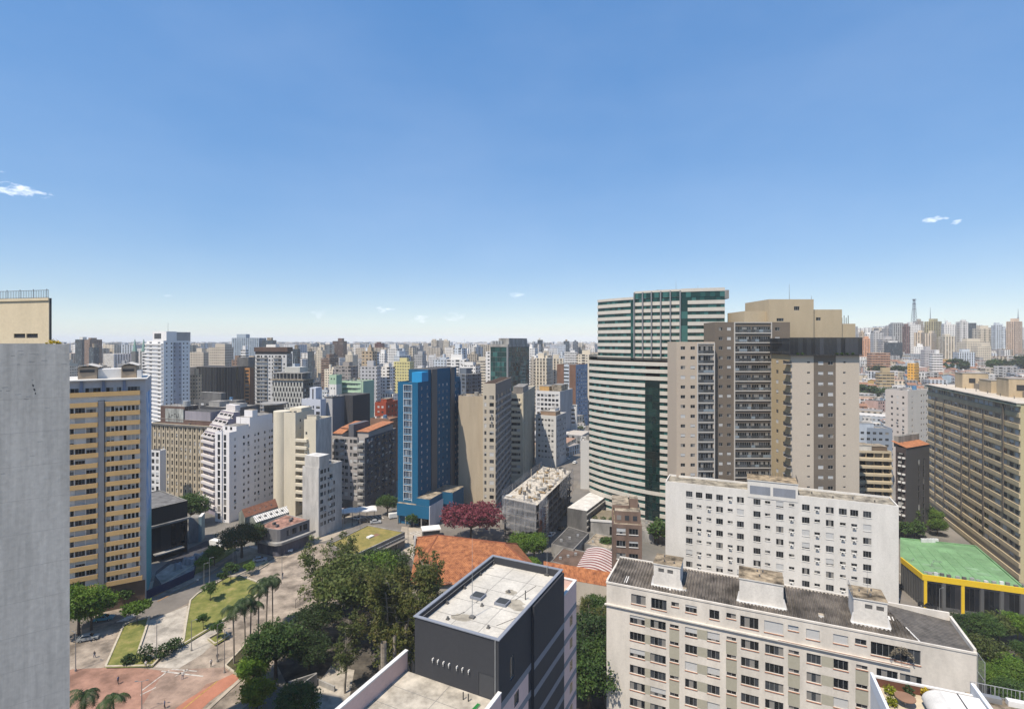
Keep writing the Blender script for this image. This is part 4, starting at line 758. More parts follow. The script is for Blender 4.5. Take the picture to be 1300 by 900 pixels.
# ---- blank concrete gable on the left, and the cream tower top behind it
def grey_gable():
 f = pt(88.5, 45); dr = V2(.80, .60).normalized(); nr = f-dr*34; left = V2(-.72, .69)
 zt = 71.75
 b = B('concrete_building', 'blank weathered grey concrete wall filling the left edge', ((f.x+nr.x)/2, (f.y+nr.y)/2, 0))
 m = mat('weathered_concrete', (.56, .525, .47), .92, .20, 1.5, .2, .25, streak=.07)
 w = b.g('wall'); poly = [nr, f, f+left*14, nr+left*14]
 for i in range(4):
  a, c = poly[i], poly[(i+1) % 4]
  for k in range(26):    # pour joints
   z0 = k*2.8; z1 = min(zt, z0+2.77); w.face([(a.x, a.y, z0), (c.x, c.y, z0), (c.x, c.y, z1), (a.x, a.y, z1)], m)
   if z1 < zt: w.face([(a.x, a.y, z1), (c.x, c.y, z1), (c.x, c.y, z1+.03), (a.x, a.y, z1+.03)], mat('pour_joint', (.46, .43, .39)))
 roof(b, poly, zt, .5, .22, m, M_ROOFD)
 e = (f-nr).normalized(); st = b.g('scrape'); rr = random.Random(2)      # scrapes and cement smears on the wall
 for i in range(26):
  x = 34-rr.uniform(.2, 5.5); z = zt-rr.choice([rr.uniform(.5, 2), rr.uniform(3, 4.6), rr.uniform(5, 12)]); b.g('scrape#%d' % i).box(x, x+rr.uniform(.08, .4), -.004, .02, z, z+rr.uniform(.012, .04), M_CONC, nr, e)
 for k in range(9): b.g('scrape#s%d' % k).box(31.6+.02*k, 31.63+.02*k+.02*(k % 3), -.005, .02, zt-3.5-.09*k+.06*(k % 4), zt-3.35-.09*k+.06*(k % 4), M_CONCD, nr, e)
 b.fin()
 # yellow flowers growing on the parapet
 leaf_bush('flowering_shrub', 'small yellow flowering shrub on top of the grey concrete wall', (f.x-1.2, f.y-.2, zt-.35), .55, .75, 'yellow', 160, .14, cat='shrub')
def cream_top():
 d = 62; zt = ZV(378.5, d)
 n = pt(62, d); dl = V2(-.97, .24).normalized(); dr = V2(.25, .97).normalized()
 Lc = n+dl*16; Rc = pt(65.5, d+9); Bk = Lc+(Rc-n)
 m = mat('cream_render', (.62, .52, .36), .9, .14, .3)
 b = B('cream_building', 'cream building top with railing and louvred slots behind the grey wall', ((Lc.x+Rc.x)/2, (Lc.y+Rc.y)/2, 0))
 w = b.g('wall'); ll = 16
 x1 = colx(Lc, n, 17.5); x2 = colx(Lc, n, 32); x3 = colx(Lc, n, 33.5); x4 = colx(Lc, n, 48)
 za, zc = ZV(429, d), ZV(423.5, d)
 fac(b, w, Lc, n, 0, zt, [(x1, x2, za, zc, 'v'), (x3, x4, za, zc, 'v')], m, frame=M_DARKFR)
 for a, c in ((n, Rc), (Rc, Bk), (Bk, Lc)): w.face([(a.x, a.y, 0), (c.x, c.y, 0), (c.x, c.y, zt), (a.x, a.y, zt)], m)
 roof(b, [Lc, n, Rc, Bk], zt, .5, .2, m, M_ROOFG)
 r = b.g('cornice'); e = (n-Lc).normalized()
 r.box(-.05, 16.12, -.14, -.003, zt-.28, zt+.02, m, Lc, e)
 # a drain pipe down the corner
 p = n+V2(.1, .12); b.g('drain_pipe').tube((p.x, p.y, 20), (p.x, p.y, zt), .1, .1, M_DARKFR)
 ra = b.g('railing'); hh = 1.1
 for i in range(58):
  q = Lc+e*(.2+i*.27); hx = 1.15 if i % 8 == 0 else 1.0
  ra.tube((q.x, q.y+.3, zt), (q.x, q.y+.3, zt+hx), .022 if i % 8 else .04, .022 if i % 8 else .04, M_RAIL, 5)
 a, c = Lc+e*.2, Lc+e*15.6
 for z in (zt+.12, zt+1.0): ra.tube((a.x, a.y+.3, z), (c.x, c.y+.3, z), .03, .03, M_RAIL, 5)
 b.fin()
# ---- tower with ochre balcony bands and a blue mural on its side
def ochre_tower():
 d = 143; n = pt(184.5, d); e = V2(.85, .53).normalized(); dl = -e; dr = V2(.53, -.85)*-1
 dr = V2(-e.y, e.x)            # away from the camera
 zt = ZV(481, d); ll = 34.0; lr = 17.0
 Lc = n-e*ll; Rc = n+dr*lr; Bk = Lc+dr*lr
 # the side wall leans a little so that it is seen from here
 Rc = n+V2(-.2, 1).normalized()*lr; Rc = pt(192.3, d+16)
 Bk = Lc+(Rc-n)
 ochre = mat('ochre_render', (.62, .40, .175), .9, .14, .4); grey = mat('tower_grey', (.24, .24, .25), .9, .2)
 pale = mat('tower_pale', (.74, .70, .64), .9, .15); lil = mat('bluish_render', (.46, .455, .47), .9, .15)
 b = B('apartment_tower', 'tall tower with ochre balcony bands and a blue mural on its side wall', ((n.x+Lc.x)/2, (n.y+Lc.y)/2, 0))
 fh = 2.66; z0 = zt-3.3; w = b.g('wall')
 ms = [colx(Lc, n, u) for u in (124.5, 133.5, 178)]
 xa, xb, xc = ms; xl = colx(Lc, n, 60)
 wins = []; paints = [(xa, xb, 6, z0-2.0, grey)]
 nfl = 19
 for k in range(nfl):
  zf = z0-.7-fh*(k+1)          # floor level
  if k > 0:
   for (s0, s1, n_) in ((xl-6, xa-.3, 7), (xb+.25, xc-.2, 8)):
    wd = (s1-s0)/n_
    for i in range(n_):
     if rnd.random() < .1: continue
     wins.append((s0+i*wd+.1, s0+(i+1)*wd-.12, zf+.85, zf+2.25, kpick('sssbh')))
 # top floor windows under the roof slab
 for ua, uc in ((84, 100), (108, 128), (134.5, 144), (148, 154), (162, 178)):
  a, c = colx(Lc, n, ua), colx(Lc, n, uc); wins.append((a, c, z0-.1, z0+1.35, 's'))
 fac(b, w, Lc, n, 0, zt, wins, pale, paints+[(0, ll, z0-.5, zt, lil), (xc, ll, 6, zt, lil), (0, ll, 0, 6.5, mat('brown_base', (.15, .10, .07), .9, .2))], frame=M_FRAME, detail=1)
 mural = muralmat();
 for a, c in ((n, Rc), (Rc, Bk), (Bk, Lc)): w.face([(a.x, a.y, 0), (c.x, c.y, 0), (c.x, c.y, zt), (a.x, a.y, zt)], lil)
 # painted mural: thin panel on the side wall
 es = (Rc-n).normalized(); mb = b.g('mural'); o = V2(es.y, -es.x)*.01
 q0 = n+es*3+o; q1 = Rc-es*.3+o
 mb.face([(q0.x, q0.y, .1), (q1.x, q1.y, .1), (q1.x, q1.y, zt-4), (q0.x, q0.y, zt-4)], mural)
 # balcony bands
 for k in range(nfl+1):
  z = z0-.7-fh*k
  spans = [(0, xa, ), (xb, xc)] if k not in (0, 6, 15) else [(0, xc)]
  if k == nfl: spans = [(0, xc+.5)]
  for j, s in enumerate(spans):
   m = b.g('balcony#%d_%d' % (k, j))
   m.box(s[0], s[1], -.8, -.68, z-.2, z+.98, ochre, Lc, e); m.box(s[0], s[1], -.68, -.003, z-.2, z, pale, Lc, e)
   m.box(s[1]-.12, s[1], -.68, -.003, z+.001, z+.98, ochre, Lc, e)
  if k in (0, 6, 15): continue
 b.g('central_shaft').box(xa+.15, xb-.15, -.95, -.003, 6.5, z0-2.2, grey, Lc, e)
 for j, u in enumerate((103.5, 131.5, 158)):
  x = colx(Lc, n, u); b.g('pilaster#%d' % j).box(x-.3, x+.3, -.35, -.003, z0-.4, zt, mat('blue_grey_pilaster', (.22, .26, .36)), Lc, e)
 sl_ = b.g('roof_slab'); sl_.box(-.3, ll+.5, -1.3, lr+.4, zt+.003, zt+.28, mat('white_slab', (.66, .64, .6)), Lc, e)
 # roof house of several volumes under low pitched sheets
 tan = mat('roof_house', (.34, .27, .20)); z1 = zt+.285; es2 = e
 def vol(part, ua, uc, y0, y1, h, m, top=None):
  x0, x1 = colx(Lc, n, ua), colx(Lc, n, uc); b.g(part).box(x0, x1, y0, y1, z1, z1+h, m, Lc, e, top); return x0, x1
 xx = vol('roof_house#a', 96, 121, 3, 11, 3.1, tan); vol('roof_house#b', 121.5, 152, 4, 10, 2.5, M_WHITE)
 yy = vol('roof_house#c', 152.5, 172, 3, 12, 3.3, tan)
 sh = mat('pale_sheet_roof', (.62, .58, .52), .8, .25)
 for (x0, x1), y0, y1, h in ((xx, 2.5, 11.5, 3.1), (yy, 2.5, 12.5, 3.3)):
  xm = (x0+x1)/2; m = b.g('pitched_roof#%d' % int(h*10)); zz = z1+h
  for p, q in ((x0-.5, xm), (xm, x1+.5)):
   za, zc = (zz+.05, zz+.85) if p < xm else (zz+.85, zz+.05)
   def W3(x, y, z): v = Lc+e*x+V2(-e.y, e.x)*y; return (v.x, v.y, z)
   m.face([W3(p, y0, za), W3(q, y0, zc), W3(q, y1, zc), W3(p, y1, za)], sh)
   m.face([W3(p, y0, za-.12), W3(q, y0, zc-.12), W3(q, y0, zc), W3(p, y0, za)], sh)
 for ua, uc in ((99, 118), (154, 169)):
  x0, x1 = colx(Lc, n, ua), colx(Lc, n, uc); b.g('louvre#%d' % ua).box(x0, x1, 2.9, 2.99, z1+1.7, z1+2.4, M_DARKFR, Lc, e)
 vol('water_tank', 173, 179, 2, 6, 2.0, M_WHITE);
 b.fin()
def muralmat():
 if 'mural' in MATS: return MATS['mural']
 m, t, b = newmat('mural'); MATS['mural'] = m; n = t.nodes.new; l = t.links.new
 tc = n('ShaderNodeTexCoord'); mp = n('ShaderNodeMapping'); mp.inputs['Scale'].default_value = (.18, .18, .06); l(tc.outputs['Object'], mp.inputs[0])
 a = n('ShaderNodeTexNoise'); a.inputs['Scale'].default_value = 2.2; a.inputs['Detail'].default_value = 3; a.inputs['Distortion'].default_value = 1.5; l(mp.outputs[0], a.inputs['Vector'])
 r = n('ShaderNodeValToRGB'); e = r.color_ramp.elements; e[0].position = .42; e[0].color = (.10, .24, .5, 1); e[1].position = .56; e[1].color = (.5, .53, .56, 1)
 x = e.new(.5); x.color = (.3, .44, .62, 1)
 l(a.outputs['Fac'], r.inputs[0]);
 sx = n('ShaderNodeSeparateXYZ'); l(tc.outputs['Object'], sx.inputs[0])
 mr = n('ShaderNodeMapRange'); mr.inputs['From Min'].default_value = 18; mr.inputs['From Max'].default_value = 24; l(sx.outputs['Z'], mr.inputs['Value'])
 mx = n('ShaderNodeMixRGB'); l(mr.outputs[0], mx.inputs[0]); mx.inputs[1].default_value = (.07, .3, .33, 1); l(r.outputs[0], mx.inputs[2])
 l(mx.outputs[0], b.inputs['Base Color']); b.inputs['Roughness'].default_value = .85
 return m
# ---- long white apartment block across the right middle
def mid_white_block():
 Rr = pt(1141, 139); e = V2(.911, -.411).normalized(); ll = 60.4; Lc = Rr-e*ll; dr = V2(-e.y, e.x); dp = 9.5
 zt = 27.9; m = mat('white_block_render', (.65, .625, .58), .92, .17, .25); bl = mat('blue_grey_panel', (.25, .27, .31))
 b = B('apartment_block', 'long white apartment block with small windows and a stained flat roof', ((Lc.x+Rr.x)/2, (Lc.y+Rr.y)/2, 0))
 w = b.g('wall'); wins = []
 us = [875, 887.5, 900, 913.5, 927, 940, 961, 974.5, 990, 1005, 1023, 1037.5, 1053.5, 1070, 1084.5, 1101]
 kd = 'LmmLmLLmLmLmLmmL'
 for j, (u, k) in enumerate(zip(us, kd)):
  c = colx(Lc, Rr, u)
  for f in range(7):
   zt_ = zt-2.35-3.62*f
   kk = k
   if f == 0 and u in (887.5, 900, 1053.5, 1070, 1084.5): kk = 'L'
   if kk == 'L': wins.append((c-.95, c+.95, zt_-1.75, zt_, kpick('ssssbh')))
   else: wins.append((c-.7, c+.7, zt_-1.05, zt_-.25, 'a' if rnd.random() < .5 else 's'))
 fac(b, w, Lc, Rr, 0, zt, wins, m, detail=1, rev=.2, sill=m)
 Rb, Lb = Rr+dr*dp, Lc+dr*dp
 for a, c in ((Rr, Rb), (Rb, Lb), (Lb, Lc)): w.face([(a.x, a.y, 0), (c.x, c.y, 0), (c.x, c.y, zt), (a.x, a.y, zt)], m)
 roof(b, [Lc, Rr, Rb, Lb], zt, .55, .3, m, mat('stained_screed', (.40, .36, .29), .95, .4, .4, streak=1))
 # stair tower
 x0, x1 = colx(Lc, Rr, 949), colx(Lc, Rr, 1013); t = b.g('stair_tower'); h = 4.2
 xm0, xm1 = colx(Lc, Rr, 952), colx(Lc, Rr, 978); xm2, xm3 = colx(Lc, Rr, 981.5), colx(Lc, Rr, 1010)
 o = Lc-dr*.12
 fac(b, t, o+e*x0, o+e*x1, zt-2.0, zt+h-1.2, [], m, [(xm0-x0, xm1-x0, zt-1.0, zt+1.5, bl), (xm2-x0, xm3-x0, zt-1.0, zt+1.5, bl)])
 t.box(x0, x1, -.117, dp-2.5, zt-.5, zt+h-1.2, m, Lc, e)
 t.box(x0-.15, x1+.15, -.3, dp-2.2, zt+h-1.197, zt+h-.95, m, Lc, e, mat('stained_tan_roof', (.42, .33, .22), .95, .45, .5, streak=1))
 ra = b.g('railing')
 for i in range(18):
  q = Lc+e*(x0+(x1-x0)*i/17)+dr*(dp-2.4); ra.tube((q.x, q.y, zt+h-.95), (q.x, q.y, zt+h+.1), .03, .03, M_RAIL, 4)
 for k in range(10):
  q = Lc+e*x1+dr*(dp-2.4)*(k/9); ra.tube((q.x, q.y, zt+h-.95), (q.x, q.y, zt+h+.1), .03, .03, M_RAIL, 4)
 an = Lc+e*(x0+6)+dr*4; b.g('antenna').tube((an.x, an.y, zt+h-1), (an.x, an.y, zt+h+4), .05, .02, M_STEEL, 5)
 an = Lc+e*(x1-1)+dr*6; b.g('antenna#2').tube((an.x, an.y, zt+h-1), (an.x, an.y, zt+h+2.4), .05, .02, M_STEEL, 5)
 pz = zt-.55
 for i in range(5):
  q = Lc+e*(x1+4+5*i)+dr*(3+rnd.random()*3); b.g('roof_vent#%d' % i).cyl((q.x, q.y), .18, pz, pz+.6, M_CONCD, 8)
 b.fin()
# ---- nearest white block with corrugated roof
def front_block():
 Lc = pt(770, 97); e = V2(.911, -.411).normalized(); ll = 54.0; Rr = Lc+e*ll; dr = V2(-e.y, e.x); dp = 10.2
 zt = 26.9; m = mat('front_block_render', (.66, .61, .54), .92, .2, .3); ol = mat('olive_grey_panel', (.36, .34, .27), .9, .12)
 b = B('apartment_block', 'nearest white block with corrugated roof, terracotta sills and three roof towers', ((Lc.x+Rr.x)/2, (Lc.y+Rr.y)/2, 0))
 w = b.g('wall'); wins = []; paints = []
 A = lambda cx: colx(Lc, Rr, 760+cx/2.8125)
 # regular floors
 cols = [(138, 'L'), (212, 'L'), (270, 'm'), (330, 'M'), (410, 'M'), (474, 'm'), (540, 'L'), (627, 'L'), (697, 'm'), (768, 'M'), (865, 'M'), (940, 'm'), (1030, 'L'), (1115, 'L')]
 for cx, k in cols:
  c = A(cx)
  for f in range(8):
   zh = zt-4.95-3.02*f
   if k == 'L': wins.append((c-1.35, c+1.35, zh-1.55, zh, kpick('ssssssh')))
   elif k == 'M': wins.append((c-1.0, c+1.0, zh-1.55, zh, kpick('sssbbh')))
   else:
    wins.append((c-.75, c+.75, zh-.75, zh-.1, kpick('sss')))
 # every second storey of small windows has a panel under it, so the panels read as one strip
 for cx in (270, 474, 697, 940):
  c = A(cx)
  for f in range(8): paints.append((c-.85, c+.85, zt-4.95-3.02*f-3.1, zt-4.95-3.02*f-.78, ol))
 for a, c in ((352, 390), (795, 840)):
  for f in range(8): paints.append((A(a), A(c), zt-4.95-3.02*f-1.6, zt-4.95-3.02*f+.05, ol))
 for f in range(8): paints.append((A(164), A(185), zt-4.95-3.02*f-1.6, zt-4.95-3.02*f+.05, ol))
 # attic storey, irregular
 for cx, hw, hh, k in ((142, 1.3, 1.75, 's'), (215, 1.35, 1.9, 's'), (273, .65, .8, 's'), (330, .95, 1.3, 'h'), (413, .8, 1.6, 's'), (473, .75, .9, 's'), (538, 1.4, 1.9, 's'),
       (625, 1.4, 1.9, 'b'), (695, .75, .8, 'v'), (765, .95, 1.6, 'b'), (864, 1.0, 1.4, 'b'), (936, .75, .9, 's'), (1015, 1.55, 2.0, 's'), (1103, 1.6, 2.2, 's')):
  c = A(cx); wins.append((c-hw, c+hw, zt-1.05-hh, zt-1.05, k))
 fac(b, w, Lc, Rr, 0, zt, wins, m, paints, detail=1, rev=.22, sill=M_TERRA)
 Rb, Lb = Rr+dr*dp, Lc+dr*dp
 for a, c in ((Rr, Rb), (Rb, Lb), (Lb, Lc)): w.face([(a.x, a.y, 0), (c.x, c.y, 0), (c.x, c.y, zt), (a.x, a.y, zt)], m)
 # ledge under the attic storey with a terracotta drip
 lg = b.g('ledge'); lg.box(-.3, A(1110), -.34, -.003, zt-3.95, zt-3.72, m, Lc, e); lg.box(A(640), A(1110), -.36, -.34-.001, zt-3.74, zt-3.66, M_TERRA, Lc, e)
 # parapets
 pr = b.g('parapet')
 pr.box(-.1, ll+.05, -.1, .22, zt+.003, zt+.28, m, Lc, e); pr.box(-.1, .25, .221, dp, zt+.003, zt+.55, m, Lc, e); pr.box(ll-.3, ll+.05, .221, dp-.01, zt+.003, zt+.7, m, Lc, e)
 pr.box(.251, ll-.31, dp-.35, dp, zt+.003, zt+1.25, m, Lc, e)
 corr = mat('corrugated_sheet', (.185, .16, .135), .9, .38, .35, .2, .2, streak=1)
 r = b.g('roof')
 def W3(x, y, z): v = Lc+e*x+dr*y; return (v.x, v.y, z)
 z0, z1 = zt+.06, zt+.95
 # real corrugations: four facets to a wave, 0.55 m pitch, sheets laid in three courses
 xq = .26; cq = 0
 while xq < ll-6.6:
  xn = min(xq+.1375, ll-6.5); fa, fb = (.15 if cq % 4 in (1, 2) else -.06), (.15 if (cq+1) % 4 in (1, 2) else -.06)
  ye = dp-.36 if xn < ll-9.6 else .23+(dp-.6)*max(.02, (ll-6.5-xn)/3.0)
  for y0_, y1_, up in ((.23, dp*.36, 0), (dp*.35, dp*.68, .03), (dp*.67, dp-.36, .06)):
   y1_ = min(y1_, ye)
   if y1_ <= y0_: continue
   za = z0+(z1-z0)*(y0_-.23)/(dp-.6)+up; zc = z0+(z1-z0)*(y1_-.23)/(dp-.6)+up-.02
   r.face([W3(xq, y0_, za+fa), W3(xn, y0_, za+fb), W3(xn, y1_, zc+fb), W3(xq, y1_, zc+fa)], corr)
  xq = xn; cq += 1
 r.face([W3(ll-6.5, .23, z0), W3(ll-.31, .23, z0+.05), W3(ll-.31, dp-.36, z0-.1), W3(ll-9.5, dp-.36, z1)], tilemat('corrugated_sheet_turned', (.07, .065, .06), (.15, .135, .12), .5, (dr.x, dr.y)))
 # hip flashing and patched sheets
 fl = b.g('roof_flashing')
 fl.tube(W3(ll-6.5, .3, z0+.06), W3(ll-7.5, 3.6, z0+.38), .1, .1, M_WHITE, 5)
 for i, (x, y, wd, ln) in enumerate(((3.0, 1.2, .5, 2.4), (11, 1.5, .6, 2.6), (ll-12.5, 4, .4, 3.4), (ll-10.8, 5.2, .5, 3.2), (ll-9.6, 5.0, .9, 1.1))):
  za = z0+(z1-z0)*(y-.23)/(dp-.6)+.05; zb_ = z0+(z1-z0)*(y+ln-.23)/(dp-.6)+.05
  fl.face([W3(x, y, za), W3(x+wd, y, za), W3(x+wd, y+ln, zb_), W3(x, y+ln, zb_)], M_WHITE)
 for i, (x, y) in enumerate(((13.2, 2.2), (34.5, 2.0))):
  za = z0+(z1-z0)*(y-.23)/(dp-.6); b.g('roof_hatch#%d' % i).box(x, x+.75, y, y+.75, za-.1, za+.35, M_WHITE, Lc, e, M_ROOFT)
 # the three roof towers
 dirty = mat('stained_white_wall', (.68, .645, .59), .92, .18, .5, .2, .2)
 for i, (ca, cb, top, nvent) in enumerate(((183, 290, 'v', 2), (495, 668, '', 0), (912, 1050, 'v', 2))):
  x0, x1 = A(ca)+.3, A(cb)-.2; y0 = 2.3; h = 4.15; y1 = 6.9 if i != 1 else 7.4
  t = b.g('roof_tower#%d' % i); o = Lc+dr*y0
  vents = [(x1-x0)*.18, (x1-x0)*.52] if (nvent and i == 0) else [(x1-x0)*.34, (x1-x0)*.68]
  ws = [(v, v+1.0, zt+h-1.3, zt+h-.62, 'v') for v in vents] if nvent else []
  fac(b, t, o+e*x0, o+e*x1, zt-.3, zt+h, ws, dirty, frame=M_CONCD, rev=.12)
  c4 = [o+e*x0, o+e*x1, Lc+e*x1+dr*y1, Lc+e*x0+dr*y1]
  for k in (1, 2, 3): a, c = c4[k], c4[(k+1) % 4]; t.face([(a.x, a.y, zt-.3), (c.x, c.y, zt-.3), (c.x, c.y, zt+h), (a.x, a.y, zt+h)], dirty)
  t.box(x0-.12, x1+.12, y0-.12, y1+.12, zt+h+.003, zt+h+.2, dirty, Lc, e, mat('stained_tan_roof', (.42, .33, .22)))
  # flashing skirt
  s = b.g('flashing#%d' % i)
  s.face([W3(x0-.5, y0-.02, zt+.25), W3(x0, y0-.02, zt+.25), W3(x0, y0-.02, zt+2.0), W3(x0-.12, y0-.02, zt+2.0)], M_WHITE)
  s.face([W3(x1, y0-.02, zt+.25), W3(x1+.6, y0-.02, zt+.25), W3(x1+.12, y0-.02, zt+2.0), W3(x1, y0-.02, zt+2.0)], M_WHITE)
  s.box(x0-.4, x1+.4, y0-.35, y0-.03, zt+.15, zt+.42, M_WHITE, Lc, e)
  for k in range(3):
   q = Lc+e*(x0+(x1-x0)*rnd.uniform(.2, .8))+dr*rnd.uniform(y0+1, y1-1); b.g('roof_vent#%d%d' % (i, k)).cyl((q.x, q.y), .13, zt+h+.2, zt+h+.55, M_CONCD, 8)
  q = Lc+e*((x0+x1)/2)+dr*(y0+y1)/2; hh = (0, 4.2, 5.0)[i]
  if hh: b.g('antenna#%d' % i).tube((q.x, q.y, zt+h), (q.x, q.y, zt+h+hh), .035, .015, M_STEEL, 5)
  if i == 2:
   ra = b.g('railing')
   for k in range(5):
    q = Lc+e*(x0-.1+.0)+dr*(y0+.3+k*1.0); ra.tube((q.x, q.y, zt+h+.2), (q.x, q.y, zt+h+1.1), .03, .03, M_STEEL, 4)
   a1, a2 = Lc+e*(x0-.1)+dr*(y0+.3), Lc+e*(x0-.1)+dr*(y0+4.3); ra.tube((a1.x, a1.y, zt+h+1.1), (a2.x, a2.y, zt+h+1.1), .03, .03, M_STEEL, 4)
 # mesh fence along the right end
 fn = b.g('mesh_fence'); s0 = Rr+dr*(dp-1)
 pts = [(Rr+dr*t+e*.6) for t in (-1.0, 1.6, 4.2, 6.8, 9.4)]
 for i, p in enumerate(pts):
  fn.tube((p.x, p.y, zt-6), (p.x, p.y, zt-.4), .05, .05, M_FRAME, 5)
  if i:
   o_ = pts[i-1]
   for z in (zt-5.8, zt-3.1, zt-.45): fn.tube((o_.x, o_.y, z), (p.x, p.y, z), .035, .035, M_FRAME, 4)
   for k in range(1, 9):
    q = o_+(p-o_)*(k/9); fn.tube((q.x, q.y, zt-5.8), (q.x, q.y, zt-.45), .012, .012, M_FRAME, 3, False)
 # climber round the last attic window
 b.fin()
 c = A(1080); q = Lc+e*c-dr*.45
 leaf_bush('climbing_plant', 'dry climbing plant over the last attic window of the nearest white block', (q.x, q.y, zt-3.1), 1.5, 2.4, 'dry', 260, .18, cat='plant', flat=(e, .35))
# ---- terraces at the lower right corner
def corner_terrace():
 z = 41.0; e = V2(.911, -.411).normalized(); dr = V2(-e.y, e.x)
 n = P(1105, 853, z+1.1).xy
 b = B('terrace_building', 'white rooftop terrace with awning and potted plants in the bottom right corner', (n.x+5, n.y-3, 0))
 bw = mat('pale_blue_white', (.66, .68, .70), .7, .08); tan = mat('terrace_slab', (.40, .32, .23), .95, .45, .6, streak=1)
 # ground-to-terrace body
 c1 = n; c2 = P(1200, 872, z+1.1).xy
 e = (c2-c1).normalized(); dr = V2(-e.y, e.x)
 b.g('wall').box(-.0, 40, -16, 0, 0, z, M_WHITE, c1, e)
 b.g('terrace_floor').box(.2, 7.2, -15, -.2, z+.003, z+.05, mat('cream_tiles', (.55, .47, .34)), c1, e)
 p = b.g('parapet'); p.box(-.02, .2, -16, .02, z+.004, z+1.1, bw, c1, e); p.box(.201, 7.3, -.2, .02, z+.004, z+.8, mat('brown_planter', (.16, .07, .045)), c1, e)
 p.box(.201, 7.3, -.22, .04, z+.803, z+.95, M_WHITE, c1, e)
 xw = 7.3; p.box(xw, xw+.28, -16, .3, z-.4, z+1.75, bw, c1, e)
 aw = b.g('awning')
 for k in range(10):
  t0, t1 = k/10*math.pi*.5, (k+1)/10*math.pi*.5
  def W3(x, y, zz): v = c1+e*x+dr*y; return (v.x, v.y, zz)
  xa, xb = 3.3+1.3*(1-math.cos(t0)), 3.3+1.3*(1-math.cos(t1)); za, zb_ = z+.6+1.0*math.sin(t0), z+.6+1.0*math.sin(t1)
  aw.face([W3(xa, -15, za), W3(xa, -1.6, za), W3(xb, -1.6, zb_), W3(xb, -15, zb_)], M_ROOFW)
 aw.box(4.6, 7.2, -15, -1.6, z+1.55, z+1.6, M_WHITE, c1, e); aw.box(5.7, 5.78, -15, -1.6, z+1.601, z+1.66, M_DARKFR, c1, e)
 # tan flat roof to the right with railing and low planters
 b.g('flat_roof').box(xw+.3, 40, -16, 2.2, z-.6, z-.1, tan, c1, e)
 for k in range(6):
  b.g('planter#%d' % k).box(xw+1.0+k*1.9, xw+2.5+k*1.9, 1.2, 1.7, z-.097, z+.35+.03*(k % 2), M_WHITE if k % 2 else M_STEEL, c1, e)
 ra = b.g('railing'); a0 = c1+e*(xw+.6)+dr*1.95; a1 = c1+e*(xw+16)+dr*1.95
 for k in range(56):
  q = a0+(a1-a0)*(k/55); ra.tube((q.x, q.y, z-.1), (q.x, q.y, z+1.0), .04 if k % 6 == 0 else .015, .04 if k % 6 == 0 else .015, M_FRAME, 4)
 for zz in (z+.1, z+1.0): ra.tube((a0.x, a0.y, zz), (a1.x, a1.y, zz), .03, .03, M_FRAME, 4)
 f2 = b.g('flashing'); f2.box(xw+3.2, xw+3.35, -16, -2.0, z-.097, z+.55, M_FRAME, c1, e)
 b.fin()
 for i, (x, y, r, h, k, l) in enumerate(((1.2, -1.1, .55, .8, 'yellowgreen', 'yellow green potted bush near the brown planter of the corner terrace'), (.95, -2.7, .5, .7, 'yellowgreen', 'low yellow green bush nearest the terrace parapet'),
           (2.6, -.9, .5, 1.0, 'dark', 'dark spiky pot plant at the far edge of the corner terrace'), (3.9, -.5, .35, .9, 'yellow', 'yellow flowering pot plant by the awning of the corner terrace'))):
  q = c1+e*x+dr*y; leaf_bush('potted_plant', l, (q.x, q.y, z+.1), r, h, k, 200, .13, cat='plant')
 q = c1+e*2.0+dr*-2.2; t = thing('terrace_table', 'round brown table on the corner terrace', 'table', (q.x, q.y, z+.05))
 m = MB(); m.cyl(q, .75, z+.72, z+.78, mat('brown_wood', (.28, .16, .1)), 20); m.build('table_top', t)
 m = MB(); m.cyl(q, .08, z+.05, z+.719, M_STEEL, 8); m.build('leg', t)
